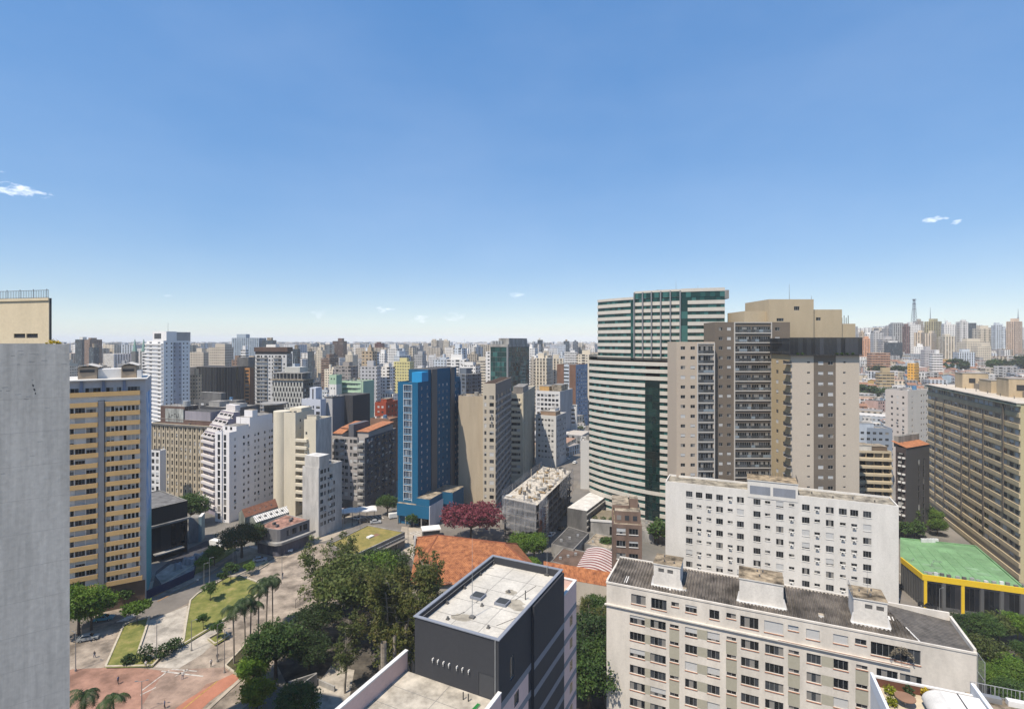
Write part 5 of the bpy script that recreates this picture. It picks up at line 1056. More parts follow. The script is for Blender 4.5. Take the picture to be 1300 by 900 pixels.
# ---- dark grey tower with roof terrace, bottom centre
def dark_tower():
 n = pt(633, 52); e = V2(.897, -.442).normalized(); dr = V2(-e.y, e.x); ll = 10.3; lr = 17.9; zt = 42.06
 Lc = n-e*ll; Rc = n+dr*lr; Bk = Lc+dr*lr
 dg = mat('charcoal_render', (.042, .044, .050), .8, .12, .4); pink = mat('pale_pink_render', (.64, .47, .43), .9, .1); band = mat('grey_band', (.20, .21, .235), .85, .1)
 cop = mat('grey_coping', (.22, .235, .27), .6, .1)
 b = B('charcoal_tower', 'near tower with a charcoal upper box, pale concrete roof and pink lower side', ((Lc.x+Rc.x)/2, (Lc.y+Rc.y)/2, 0))
 w = b.g('wall'); zf = 35.9
 # front: charcoal box above the terrace
 fac(b, w, Lc, n, zf-.3, zt, [(ll-2.3, ll-.55, zf+.06, zf+2.4, 'd')], dg, rev=.08, glass=mat('grey_door', (.07, .072, .078)))
 # right side: charcoal upper, then banded pink and charcoal
 x1, x2 = 7.6, lr; xe = lr+5.6
 wins = [(2.6, 3.5, zt-5.6, zt-3.2, 's'), (12.9, 14.0, zt-5.6, zt-3.2, 's')]
 paints = []
 k = 0
 for zb_ in [zt-6.6-3.05*i for i in range(13)]:
  paints.append((0, xe, zb_-.75, zb_, band))
  if zb_-3.05 > 0:
   paints.append((0, 7.2, zb_-3.05, zb_-.75, pink)); wins.append((3.6, 4.7, zb_-2.4, zb_-1.0, 's'))
   wins.append((13.4, 14.3, zb_-2.4, zb_-1.2, 's'))
 fac(b, w, n, Rc, 0, zt, wins, dg, paints, rev=.15, glass=G_BLACK)
 for a, c, m_ in ((Rc, Bk, dg), (Bk, Lc, dg)): w.face([(a.x, a.y, 0), (c.x, c.y, 0), (c.x, c.y, zt), (a.x, a.y, zt)], m_)
 roof(b, [Lc, n, Rc, Bk], zt, .95, .28, dg, mat('pale_slab_roof', (.56, .525, .46), .92, .2, .3, .25, streak=1), cop)
 # slab joints
 j = b.g('slab_joint'); zr = zt-.95+.004
 jm = mat('joint_sealant', (.25, .24, .22))
 for x in (ll/3, 2*ll/3): j.box(x-.03, x+.03, .3, lr-.3, zr-.01, zr+.004, jm, Lc, e)
 for y in (lr*.2, lr*.4, lr*.6, lr*.8): j.box(.3, ll-.3, y-.03, y+.03, zr-.01, zr+.008, jm, Lc, e)
 # coping lip
 cl = b.g('coping')
 cl.box(-.12, ll+.12, -.12, .26, zt+.003, zt+.1, cop, Lc, e); cl.box(ll-.26, ll+.12, .261, lr+.1, zt+.003, zt+.1, cop, Lc, e)
 cl.box(-.12, .26, .261, lr+.1, zt+.003, zt+.1, cop, Lc, e); cl.box(.261, ll-.261, lr-.26, lr+.1, zt+.003, zt+.1, cop, Lc, e)
 # roof hatches, vents, antenna
 def at(u, v): q = P(u, v, zr).xy; d = q-Lc; return d.dot(e), d.dot(dr)
 for i, (u, v) in enumerate(((607, 758), (638, 766))):
  x, y = at(u, v); h = b.g('roof_hatch#%d' % i)
  h.box(x-.75, x+.75, y-.7, y+.7, zr, zr+.32, cop, Lc, e); h.box(x-.64, x+.64, y-.59, y+.59, zr+.322, zr+.36, mat('hatch_lid', (.05, .055, .06)), Lc, e)
 for i, (u, v) in enumerate(((568.5, 786), (568, 766), (590, 747), (627, 716), (632.5, 715), (661, 721.5), (620, 797), (612, 769), (610, 730), (697, 729), (646, 752))):
  x, y = at(u, v); q = Lc+e*x+dr*y; m = b.g('roof_vent#%d' % i); m.box(x-.17, x+.17, y-.17, y+.17, zr, zr+.12, M_CONCD, Lc, e); m.cyl((q.x, q.y), .12, zr+.12, zr+.34, M_CONCD, 8)
 for i, (u, v, h) in enumerate(((599.5, 784, 9.3), (694.5, 730, 3.6))):
  x, y = at(u, v); q = Lc+e*x+dr*y; m = b.g('lightning_rod#%d' % i)
  m.box(x-.3, x+.3, y-.25, y+.25, zr, zr+.2, M_CONCD, Lc, e); m.tube((q.x, q.y, zr+.2), (q.x, q.y, zr+h*.45), .045, .035, M_FRAME, 6); m.tube((q.x, q.y, zr+h*.45), (q.x, q.y, zr+h), .025, .012, M_FRAME, 6)
 for i in range(6):          # cables laid across the slab, drains and puddle marks
  x0_, y0_ = .6+rnd.random()*(ll-1.2), .6+rnd.random()*(lr-1.2); q0 = Lc+e*x0_+dr*y0_; q1 = Lc+e*min(ll-.5, max(.5, x0_+rnd.uniform(-4, 4)))+dr*min(lr-.5, max(.5, y0_+rnd.uniform(-5, 5)))
  qm = (q0+q1)/2+V2(rnd.uniform(-.5, .5), rnd.uniform(-.5, .5)); cb = b.g('cable#%d' % i); cb.tube((*q0, zr+.03), (*qm, zr+.03), .025, .025, M_CONCD, 4); cb.tube((*qm, zr+.03), (*q1, zr+.03), .025, .025, M_CONCD, 4)
 for i in range(5):
  x_, y_ = rnd.uniform(1, ll-1), rnd.uniform(1.5, lr-1.5); nn_ = 14; rr_ = rnd.uniform(.5, 1.3); b.g('water_stain#%d' % i).face([(*(Lc+e*(x_+rr_*1.3*math.cos(6.283*k/nn_)*rnd.uniform(.75, 1.1))+dr*(y_+rr_*math.sin(6.283*k/nn_)*rnd.uniform(.75, 1.1))), zr+.003+.002*i) for k in range(nn_)], mat('stained_slab', (.40, .36, .29), .95, .3, .8, streak=1))
 for x_ in (.42, ll-.42): a_, c_ = Lc+e*x_+dr*.4, Lc+e*x_+dr*(lr-.4); b.g('earth_cable#%d' % int(x_)).tube((*a_, zt-.3), (*c_, zt-.3), .02, .02, M_FRAME, 4)
 x, y = at(667, 761); q = Lc+e*x+dr*y; b.g('vent_pipe').tube((q.x, q.y, zr), (q.x, q.y, zr+1.1), .06, .06, M_DARKFR, 8)
 # row of small wall lamps on the front
 for i, u in enumerate((550.5, 557, 564, 571, 581, 588, 596)):
  x = colx(Lc, n, u); q = zt-3.95
  m = b.g('wall_vent#%d' % i); m.box(x-.05, x+.05, -.26, -.003, q-.06, q+.16, M_WHITE, Lc, e); m.box(x-.035, x+.035, -.24, -.16, q-.28, q-.062, M_FRAME, Lc, e)
 b.g('drain_pipe').tube(tuple((n-e*.35-dr*.08))+(zf,), tuple((n-e*.35-dr*.08))+(zt,), .05, .05, M_FRAME, 6)
 q = n+dr*8.3+e*.12; b.g('drain_pipe#2').tube((q.x, q.y, 0), (q.x, q.y, zt-.3), .07, .07, M_FRAME, 6)
 b.g('wall_pier').box(8.0, 17.7, -.35, -.003, zt-19, zt-.2, dg, n, dr, None, V2(-e.x, -e.y))
 for i in range(8): zb_ = zt-6.6-3.05*i; b.g('pier_band#%d' % i).box(8.0, 17.7, -.37, -.353, zb_-.75, zb_, band, n, dr, None, V2(-e.x, -e.y))
 # lower terrace in front
 tp = b.g('terrace'); L0, N0 = Lc-dr*14, n-dr*14
 tp.box(-1.2, ll-.0, -14, -.003, 0, zf-.02, pink, Lc, e, mat('pale_terrace_slab', (.52, .47, .39), .95, .3, .5, streak=1))
 wp = b.g('terrace_parapet')
 wp.box(-1.5, -1.2, -14, .3, zf-3, zf+1.9, pink, Lc, e); wp.box(-1.56, -1.14, -14, .36, zf+1.903, zf+2.05, M_WHITE, Lc, e)
 wp.box(ll-.001, ll+.3, -14, -.02, 0, zf+1.0, pink, Lc, e); wp.box(ll-.04, ll+.36, -14, -.02, zf+1.003, zf+1.14, M_WHITE, Lc, e)
 jj = b.g('slab_joint#2')
 for y in (-2.6, -5.2): jj.box(-1.19, ll-.05, y-.03, y+.03, zf-.03, zf-.012, jm, Lc, e)
 jj.box(4.5, 4.56, -14, -.1, zf-.03, zf-.008, jm, Lc, e)
 for i, x in enumerate((6.9, 7.5)):
  q = Lc+e*x-dr*1.2; b.g('terrace_pipe#%d' % i).tube((q.x, q.y, zf), (q.x, q.y, zf+.75), .06, .06, M_DARKFR, 8)
 for i in range(3):
  q0, q1 = Lc+e*(8.6+.12*i)-dr*1.2, Lc+e*(8.3+.12*i)-dr*4.5
  b.g('green_pipe#%d' % i).tube((q0.x, q0.y, zf+.12), (q1.x, q1.y, zf+.12), .05, .05, mat('green_pipe', (.05, .35, .09), .5), 6)
 # rear lower wing with white coping
 zr2 = ZV(733, 74)
 b.g('rear_wing').box(.8, ll-.0, lr+.003, xe, 0, zr2-1.2, pink, Lc, e, mat('wing_roof_tan', (.5, .40, .31)))
 rp_ = b.g('rear_parapet')
 wr = b.g('rear_wing');
 for zb_ in [zt-6.6-3.05*i for i in range(13)]:
  wr.box(lr+.01, xe+.01, -.012, .1, zb_-.75, zb_, band, n, dr, None, V2(-e.x, -e.y))
  for yy in (lr+2.9,):
   wr.box(yy, yy+1.0, -.02, .2, zb_-2.3, zb_-1.0, G_BLACK, n, dr, None, V2(-e.x, -e.y))
 rp_.box(ll-.25, ll, lr+.004, xe, zr2-1.197, zr2, pink, Lc, e); rp_.box(.8, ll-.251, xe-.25, xe, zr2-1.197, zr2, pink, Lc, e)
 rp_.box(ll-.32, ll+.06, lr+.02, xe+.06, zr2+.003, zr2+.12, M_WHITE, Lc, e); rp_.box(.7, ll-.321, xe-.32, xe+.06, zr2+.003, zr2+.12, M_WHITE, Lc, e)
 b.fin()
# ---- curved tower with white spandrels
def curved_tower():
 C = V2(88.5, 248.4); Rr = 62.0; zs = 64.6; a0, a1 = R(-64), R(-5)
 wht = mat('white_spandrel', (.54, .505, .445), .7, .12, .4, bump=.05)
 b = B('curved_tower', 'tall curved office tower with white spandrel bands and green glass', (C.x-10, C.y-10, 0))
 def arc(r, s0, s1, n): return [V2(C.x+r*math.sin(s0+(s1-s0)*i/n), C.y-r*math.cos(s0+(s1-s0)*i/n)) for i in range(n+1)]
 def close(pts): return pts+[V2(pts[-1].x+6, C.y+14), V2(pts[0].x+2, C.y+14)]
 g = b.g('glazing'); n = 46; G_SHAFT = glassmat('shaft_glass', (.003, .014, .014), (.005, .022, .02), (.01, .035, .03), .5, .85, .05)
 gp = close(arc(Rr-.35, a0, a1, n))
 sh0, sh1 = R(-37.3), R(-32)      # dark glass shaft
 fh = 2.72; nf = int(zs/fh)
 # each pane of the ribbon windows is a little face of its own so it reflects by itself
 def panes(mb, r, z0, z1, s0, s1, m, step=1.5):
  k = max(1, int(r*(s1-s0)/step)); q = arc(r, s0, s1, k)
  for i in range(k):
   t = rnd.uniform(-.012, .012); a, c = q[i], q[i+1]
   mb.face([(a.x, a.y+t, z0), (c.x, c.y-t, z0), (c.x, c.y-t, z1), (a.x, a.y+t, z1)], m)
 for k in range(nf+1):
  z = k*fh
  if k < nf: panes(g, Rr-.35, z+1.4, z+fh, a0, sh0, G_TEAL); panes(b.g('glazing#r'), Rr-.35, z+1.4, z+fh, sh1, a1, G_TEAL)
  for s0, s1 in (((a0, sh0), (sh1, a1)) if k < nf-2 and k not in (5,) else ((a0, a1),)):
   m = b.g('spandrel_band#%d_%.2f' % (k, s0)); q = arc(Rr, s0, s1, 40 if s1-s0 > .5 else 12); qi = arc(Rr-.5, s0, s1, len(q)-1)
   zt_ = z+1.42
   # stepped band: thin projecting sill with a recessed face
   for i in range(len(q)-1):
    m.face([(*q[i], z), (*q[i+1], z), (*q[i+1], zt_), (*q[i], zt_)], wht); m.face([(*q[i], zt_), (*q[i+1], zt_), (*qi[i+1], zt_), (*qi[i], zt_)], wht)
    m.face([(*qi[i], z), (*qi[i+1], z), (*q[i+1], z), (*q[i], z)], wht)
 sg = b.g('glass_shaft')
 for k in range(nf-2): panes(sg, Rr-.12, k*fh, (k+1)*fh-.04, sh0, sh1, G_SHAFT, 1.3)
 bk = b.g('rear_wall'); back = [V2(C.x+Rr*math.sin(a1), C.y-Rr*math.cos(a1)), V2(C.x+6, C.y-20), V2(C.x-46, C.y-12), V2(C.x+Rr*math.sin(a0), C.y-Rr*math.cos(a0))]
 for i in range(3):
  a, c = back[i], back[i+1]; bk.face([(*a, 0), (*c, 0), (*c, zs+1.5), (*a, zs+1.5)], wht)
 pl = [V2(*p) for p in arc(Rr, a0, a1, 30)]+[V2(C.x+6, C.y-20), V2(C.x-46, C.y-12)]
 b.g('setback_roof').face([(p.x, p.y, zs+.9) for p in pl], M_ROOFG)
 # upper storeys
 Ru = 60; zu = 88.3; b0, b1 = R(-61), R(-10.5); n2 = 9; fu = (zu-zs)/n2
 gu = b.g('upper_glazing'); f0, f1 = 0, 0
 for k in range(n2):
  z = zs+k*fu
  panes(b.g('upper_glazing#%d' % k), Ru-.3, z+1.3, z+fu, b0, b1, G_TEAL, 1.4)
  for s0, s1, rr in ((b0, R(-44), Ru), (R(-42.5), R(-25.2), Ru-.05), (R(-22.8), b1, Ru)):
   m = b.g('spandrel_band#u%d_%.2f' % (k, s0)); q = arc(rr, s0, s1, 16); qi = arc(rr-.4, s0, s1, 16); za = z+.0; zt_ = z+1.35
   for i in range(16):
    m.face([(*q[i], za), (*q[i+1], za), (*q[i+1], zt_), (*q[i], zt_)], wht); m.face([(*q[i], zt_), (*q[i+1], zt_), (*qi[i+1], zt_), (*qi[i], zt_)], wht)
    m.face([(*qi[i], za), (*qi[i+1], za), (*q[i+1], za), (*q[i], za)], wht)
 st = b.g('glass_strip')
 for s0, s1 in ((R(-44), R(-42.5)), (R(-25.2), R(-22.8))):
  for k in range(n2): panes(st, Ru-.1, zs+k*fu, zs+(k+1)*fu-.05, s0, s1, G_TEAL, 1.3)
 for i in range(6):
  s = R(-42.3+17*i/5); c = V2(C.x+(Ru+.25)*math.sin(s), C.y-(Ru+.25)*math.cos(s)); e = V2(math.cos(s), math.sin(s))
  b.g('fin#%d' % i).box(-.22, .22, -.35, .5, zs+.2, zu+2.6, M_STEEL, c, e)
 # crown: raised middle, parapets
 cr = b.g('crown')
 def ring(mb, r, s0, s1, z0, z1, m, k=18):
  q = arc(r, s0, s1, k); qi = arc(r-.6, s0, s1, k)
  for i in range(k):
   mb.face([(*q[i], z0), (*q[i+1], z0), (*q[i+1], z1), (*q[i], z1)], m); mb.face([(*q[i], z1), (*q[i+1], z1), (*qi[i+1], z1), (*qi[i], z1)], m); mb.face([(*qi[i+1], z0), (*qi[i], z0), (*qi[i], z1), (*qi[i+1], z1)], m)
 ring(cr, Ru, b0, R(-42.5), zu, zu+1.0, wht); ring(b.g('crown#r'), Ru, R(-25), b1, zu+2.0, zu+3.2, wht); panes(b.g('crown_glazing#r'), Ru-.15, zu, zu+2.0, R(-25), b1, G_TEAL, 1.6)
 panes(b.g('crown_glazing'), Ru-.1, zu+.2, zu+2.3, R(-42.5), R(-25), G_TEAL, 1.6)
 ring(b.g('crown#m'), Ru, R(-42.5), R(-25), zu+2.3, zu+3.1, wht)
 pu = [V2(*p) for p in arc(Ru-.5, b0, b1, 30)]+[V2(C.x+2, C.y-24), V2(C.x-42, C.y-16)]
 b.g('roof').face([(p.x, p.y, zu+.2) for p in pu], M_ROOFG)
 rw = b.g('rear_wall#u'); p_ = [pu[30], pu[31], pu[32], pu[0]]
 for i in range(3): rw.face([(*p_[i], zs+.9), (*p_[i+1], zs+.9), (*p_[i+1], zu+1), (*p_[i], zu+1)], wht)
 b.g('plant_room').box(-32, -4, -46, -30, zu+.21, zu+3.6, M_CONC, V2(C.x, C.y), (1, 0));
 for i, (x, y, h) in enumerate(((-24, -44, 7.5), (-14, -40, 6), (-6, -36, 4))):
  b.g('antenna#%d' % i).tube((C.x+x, C.y+y, zu+.2), (C.x+x, C.y+y, zu+h), .08, .03, M_STEEL, 5)
 # podium with garden
 b.fin()
# ---- group of beige towers right of it
def beige_towers():
 tau = mat('taupe_render', (.16, .132, .105), .9, .1); bei = mat('beige_render', (.45, .375, .295), .9, .08); yb = mat('sand_render', (.42, .33, .20), .9, .1)
 lb = mat('light_beige_render', (.49, .42, .34), .9, .08); wf = mat('pale_surround', (.46, .435, .40), .9, .1)
 e = V2(1, 0)
 def balconies(b, p0, x0, x1, zt, zb, fh, deep=1.5, key='', nb=2):
  """recessed balconies framed in white: slabs, glass fronts, dark loggia"""
  k = 0; z = zt
  b.g('balcony_frame#l'+key).box(x0-.35, x0, -.25, -.003, zb, zt+.4, wf, p0, e); b.g('balcony_frame#r'+key).box(x1, x1+.35, -.25, -.003, zb, zt+.4, wf, p0, e)
  b.g('balcony_frame#t'+key).box(x0, x1, -.25, -.003, zt+.1, zt+.4, wf, p0, e)
  while z-fh > zb:
   z -= fh
   m = b.g('balcony#%s%d' % (key, k)); m.box(x0+.003, x1-.003, -.3, -.01, z-.2, z+.16, wf, p0, e)
   for i in range(int((x1-x0)/1.3)):
    xa = x0+(x1-x0)*i/int((x1-x0)/1.3); xb = x0+(x1-x0)*(i+1)/int((x1-x0)/1.3)
    m.box(xa+.02, xb-.02, -.3, -.28, z+.32, z+1.15, BALG, p0, e)
   k += 1
 BALG = glassmat('balcony_glass', (.05, .055, .06), (.09, .10, .11), (.2, .24, .27), .5, .85, .1)
 def tower(name, label, d, u0, u1, vt, facade, sidem, depth, base_u=None, side_wins=None):
  a, c = pt(u0, d), pt(u1, d); zt = ZV(vt, d); dr = V2(0, 1)
  b = B(name, label, ((a.x+c.x)/2, d+depth/2, 0)); w = b.g('wall')
  Bk0, Bk1 = a+dr*depth, c+dr*depth
  fw, fp = facade(b, a, c, zt)
  fac(b, w, a, c, 0, zt, fw, fp[0], fp[1], rev=.15)
  fac(b, w, Bk0, a, 0, zt, side_wins(depth, zt) if side_wins else [], sidem)
  for p, q in ((c, Bk1), (Bk1, Bk0)): w.face([(*p, 0), (*q, 0), (*q, zt), (*p, zt)], sidem)
  roof(b, [a, c, Bk1, Bk0], zt, .8, .25, fp[0], M_ROOFG); return b, a, c, zt
 fh = 3.2
 # wing 1
 def f1(b, a, c, zt):
  wins = []; X1 = lambda u: colx(a, c, u)
  for k in range(21):
   z = zt-1.3-fh*k-1.3
   for u in (867, 879.5): wins.append((X1(u)-.75, X1(u)+.75, z-.0, z+1.1, kpick('ssb')))
   wins.append((X1(886)+.2, X1(906)-.2, z-1.2, z+1.25, 's'))
  balconies(b, a, X1(886), X1(906), zt-.8, 14, fh, key='a')
  return wins, (bei, [])
 b, *_ = tower('apartment_tower', 'lower beige wing with a column of balconies beside the curved tower', 171, 859, 907.3, 434, f1, bei, 10); b.fin()
 # main
 def f2(b, a, c, zt):
  wins = []; X1 = lambda u: colx(a, c, u)
  for k in range(24):
   z = zt-1.5-fh*k-1.3
   for u in (915, 925.5): wins.append((X1(u)-.65, X1(u)+.65, z, z+1.1, kpick('ssb')))
   for u in (987,): wins.append((X1(u)-.8, X1(u)+.8, z, z+1.1, kpick('ssb')))
   wins.append((X1(933)+.2, X1(954)-.15, z-1.1, z+1.3, 's')); wins.append((X1(954)+.15, X1(978.5)-.2, z-1.1, z+1.3, 's'))
  balconies(b, a, X1(933), X1(978.5), zt-.4, 14, fh, key='a')
  return wins, (tau, [(X1(980), 40, 0, zt-7.2, yb)])
 b, a, c, zt = tower('apartment_tower', 'taupe tower with wide white framed balconies in the middle of the beige group', 173, 907.5, 1003, 409, f2, tau, 10)
 xs = colx(a, c, 945);
 b.fin()
 # tower 3
 def f3(b, a, c, zt):
  wins = []; X1 = lambda u: colx(a, c, u)
  for k in range(18):
   z = zt-7.4-fh*k-.2
   wins += [(X1(1026.5)-.45, X1(1026.5)+.45, z+.2, z+.75, 's'), (X1(1042)-.8, X1(1042)+.8, z-.35, z+.75, kpick('sbb')), (X1(1054.5)-.8, X1(1054.5)+.8, z-.35, z+.75, kpick('sbs')), (X1(1072)-.4, X1(1072)+.4, z+.2, z+.75, 's')]
  return wins, (lb, [(X1(1033), X1(1061), 0, zt-5, tau)])
 def sw(depth, zt):
  out = []
  for k in range(18):
   z = zt-7.4-fh*k
   for x in (depth*.25, depth*.6): out.append((x, x+1.5, z-.5, z+.7, kpick('ssb')))
  return out
 b, a, c, zt = tower('apartment_tower', 'light beige tower with a dark central stripe and a glazed dark top floor', 160, 1004, 1091, 430.5, f3, yb, 12, side_wins=sw)
 xl = (c-a).length; zb_ = zt-5.0
 # glazed top floor (set forward) and garden ledge
 m = b.g('glass_crown')
 for i in range(17):
  x0 = -.6+(xl+1.2)*i/17; x1 = -.6+(xl+1.2)*(i+1)/17; m.box(x0+.03, x1-.03, -.5, -.44, zb_+.25, zt+.3, glassmat('crown_glass', (.018, .02, .024), (.03, .034, .04), (.05, .055, .065), .5, .85, .05), a, e)
 for i in range(8):
  y0 = -.4+12.2*i/8; m.box(-.62, -.56, y0+.03, y0+1.5, zb_+.25, zt+.3, MATS['crown_glass'], a, e)
 fr = b.g('crown_frame'); fr.box(-.64, xl+.66, -.55, -.37, zt+.31, zt+.5, M_DARKFR, a, e); fr.box(-.7, xl+.7, -.95, -.003, zb_-.15, zb_+.12, M_DARKFR, a, e)
 for i in range(18): x0 = -.6+(xl+1.2)*i/17; fr.box(x0-.03, x0+.03, -.53, -.43, zb_+.13, zt+.305, M_DARKFR, a, e)
 # stacked service balconies up the left edge
 for k in range(18):
  z = zt-7.6-fh*k; m = b.g('service_balcony#%d' % k)
  m.box(-1.0, .0-.003, -.5, 2.5, z-.12, z+.05, wf, a, e); m.box(-1.0, -.94, -.5, 2.5, z+.051, z+.85, M_DARKFR, a, e); m.box(-.938, -.003, -.5, -.44, z+.051, z+.85, M_DARKFR, a, e)
 b.fin()
 for i, u in enumerate((1013, 1019, 1063, 1069, 1076, 1083)):
  q = pt(u, 159.2); leaf_bush('ledge_plant', 'small green plant on the ledge under the dark glass crown', (q.x, 159.3, zb_+.12), .5, .8, 'mid', 60, .2, cat='plant', group='plants on the ledge of the beige tower')
 # stepped penthouses
 ph = mat('penthouse_sand', (.44, .36, .245), .9, .12, .3)
 b = B('penthouse_block', 'stepped sand coloured rooftop volumes above the beige towers', (X(1015, 180), 180, 58))
 w = b.g('wall')
 zt0 = 58
 for i, (ua, uc, vt, y0, y1) in enumerate(((945, 977, 395, 179, 193), (976, 1033, 380, 177, 195), (1033, 1069, 393, 178, 193), (1068, 1086, 411, 179, 190))):
  z1 = ZV(vt, y0); x0, x1 = X(ua, y0), X(uc, y0)
  p0, p1 = V2(x0, y0), V2(x1, y0); wn = []
  if i == 1: wn = [(colx(p0, p1, 1008), colx(p0, p1, 1015), ZV(394, y0), ZV(389, y0), 's'), (colx(p0, p1, 986), colx(p0, p1, 995), ZV(408, y0), ZV(404, y0), 's')]
  if i == 2: wn = [(colx(p0, p1, 1036), colx(p0, p1, 1042), ZV(407, y0), ZV(403, y0), 's')]
  fac(b, w, p0, p1, zt0, z1, wn, ph)
  w.face([(x0, y1, zt0), (x0, y0, zt0), (x0, y0, z1), (x0, y1, z1)], ph); w.face([(x1, y0, zt0), (x1, y1, zt0), (x1, y1, z1), (x1, y0, z1)], ph)
  w.face([(x1, y1, zt0), (x0, y1, zt0), (x0, y1, z1), (x1, y1, z1)], ph)
  roof(b, [V2(x0, y0), V2(x1, y0), V2(x1, y1), V2(x0, y1)], z1, .5, .25, ph, M_ROOFG)
 q = pt(1002, 182); b.g('antenna').tube((q.x, q.y, ZV(381, 180)), (q.x, q.y, ZV(360, 180)), .1, .04, M_STEEL, 5)
 q = pt(1030, 182); b.g('antenna#1').tube((q.x, q.y, ZV(381, 180)), (q.x, q.y, ZV(375, 180)), .1, .05, M_STEEL, 5)
 for i in range(4):
  q = pt(1069+2.6*i, 182); b.g('mast#%d' % i).tube((q.x, q.y, ZV(412, 180)), (q.x, q.y, ZV(403-i % 2*3, 180)), .12, .1, M_DARKFR, 5)
 b.fin()
# ---- long olive slab at the right edge
def olive_slab():
 n = pt(1295.5, 155); dl = V2(.367, .93).normalized(); dr = V2(dl.y, -dl.x); ll = 73.0; lr = 16.0
 Lc = n+dl*ll; Rc = n+dr*lr; Bk = Lc+dr*lr; zt = ZV(512.5, 155)
 sp = mat('olive_spandrel', (.47, .385, .25), .9, .16, .4); rec = mat('slab_recess', (.42, .345, .25), .9, .15); ol = mat('olive_gable', (.42, .37, .22), .9, .12)
 b = B('apartment_slab', 'huge olive grey apartment slab with long window bands at the right edge', ((n.x+Lc.x)/2, (n.y+Lc.y)/2, 0))
 w = b.g('wall'); e = (n-Lc).normalized(); fh = 3.45; nf = 14; wins = []
 pat = []
 x = .8
 while x < ll-1.2:
  wd = rnd.choice([1.2, 1.2, 2.4, 2.4, 3.4]); wd = min(wd, ll-1-x)
  if wd > 1: pat.append((x, x+wd))
  x += wd+rnd.choice([.6, .9, 1.6])
 for k in range(nf):
  zf = zt-1.0-fh*k
  for x0, x1 in pat:
   if rnd.random() < .05: continue
   wins.append((x0, x1, zf-1.65, zf-.15, kpick('sssssbhh')))
 fac(b, w, Lc, n, 0, zt, wins, rec, rev=.12, frame=M_FRAME)
 fac(b, w, n, Rc, 0, zt, [], ol)
 for a, c in ((Rc, Bk), (Bk, Lc)): w.face([(*a, 0), (*c, 0), (*c, zt), (*a, zt)], ol)
 for k in range(nf+1):
  zf = zt-1.0-fh*k; h0 = zf-3.3 if k < nf else 1
  m = b.g('spandrel_band#%d' % k); m.box(0, ll+.1, -.4, -.003, zf-3.2, zf-1.8, sp, Lc, e)
 # vertical dark risers and stains where the service shafts run
 for i, t in enumerate((.13, .25, .47, .56, .70, .88)):
  b.g('riser#%d' % i).box(ll*t, ll*t+.5, -.85, -.56, 5+rnd.random()*20, zt-rnd.choice([1, 6, 12, 18]), mat('riser', (.14, .12, .10)), Lc, e)
 b.g('base_band').box(0, ll+.1, -.3, -.003, .2, zt-1-fh*nf-3.3, ol, Lc, e)
 c = b.g('cornice'); c.box(-.1, ll+.3, -1.0, -.003, zt-.85, zt-.25, mat('green_grey_fascia', (.27, .29, .22)), Lc, e)
 b.g('roof_slab').box(-.3, ll+.3, -1.1, lr+.3, zt+.003, zt+.3, mat('pale_slab_edge', (.55, .50, .43)), Lc, e, mat('roof_pale_tan', (.56, .50, .42)))
 tn = mat('tan_tank_house', (.52, .41, .27), .9, .2, .4); td = mat('tank_house_grey', (.30, .27, .23), .9, .2)
 for i, (t, wd, y0, y1, h) in enumerate(((.17, 7, 5, 13, 6.0), (.42, 9, 6, 14, 4.6), (.63, 8, 5, 13, 6.2), (.30, 4, 9, 15, 3), (.82, 7, 7, 14, 4.2))):
  m = b.g('tank_house#%d' % i); m.box(ll*t, ll*t+wd, y0, y1, zt+.31, zt+h, tn, Lc, e); m.box(ll*t-.1, ll*t+wd+.1, y0-.1, y1+.1, zt+h+.003, zt+h+.18, td, Lc, e)
  m.box(ll*t-.08, ll*t-.003, y0+.8, y1-3, zt+.8, zt+h*.6, td, Lc, e); m.box(ll*t+wd+.003, ll*t+wd+.06, y0+2, y1-4, zt+h*.4, zt+h*.7, M_DARKFR, Lc, e)
 b.g('penthouse').box(ll*.05, ll*.97, 8.5, 14.5, zt+.311, zt+2.3, td, Lc, e, M_ROOFG)
 for i in range(7):
  q = Lc+e*(ll*(.1+.12*i))+dr*4; b.g('roof_pipe#%d' % i).tube((q.x, q.y, zt+.3), (q.x, q.y, zt+1.2), .12, .12, M_CONCD, 6)
 b.fin()
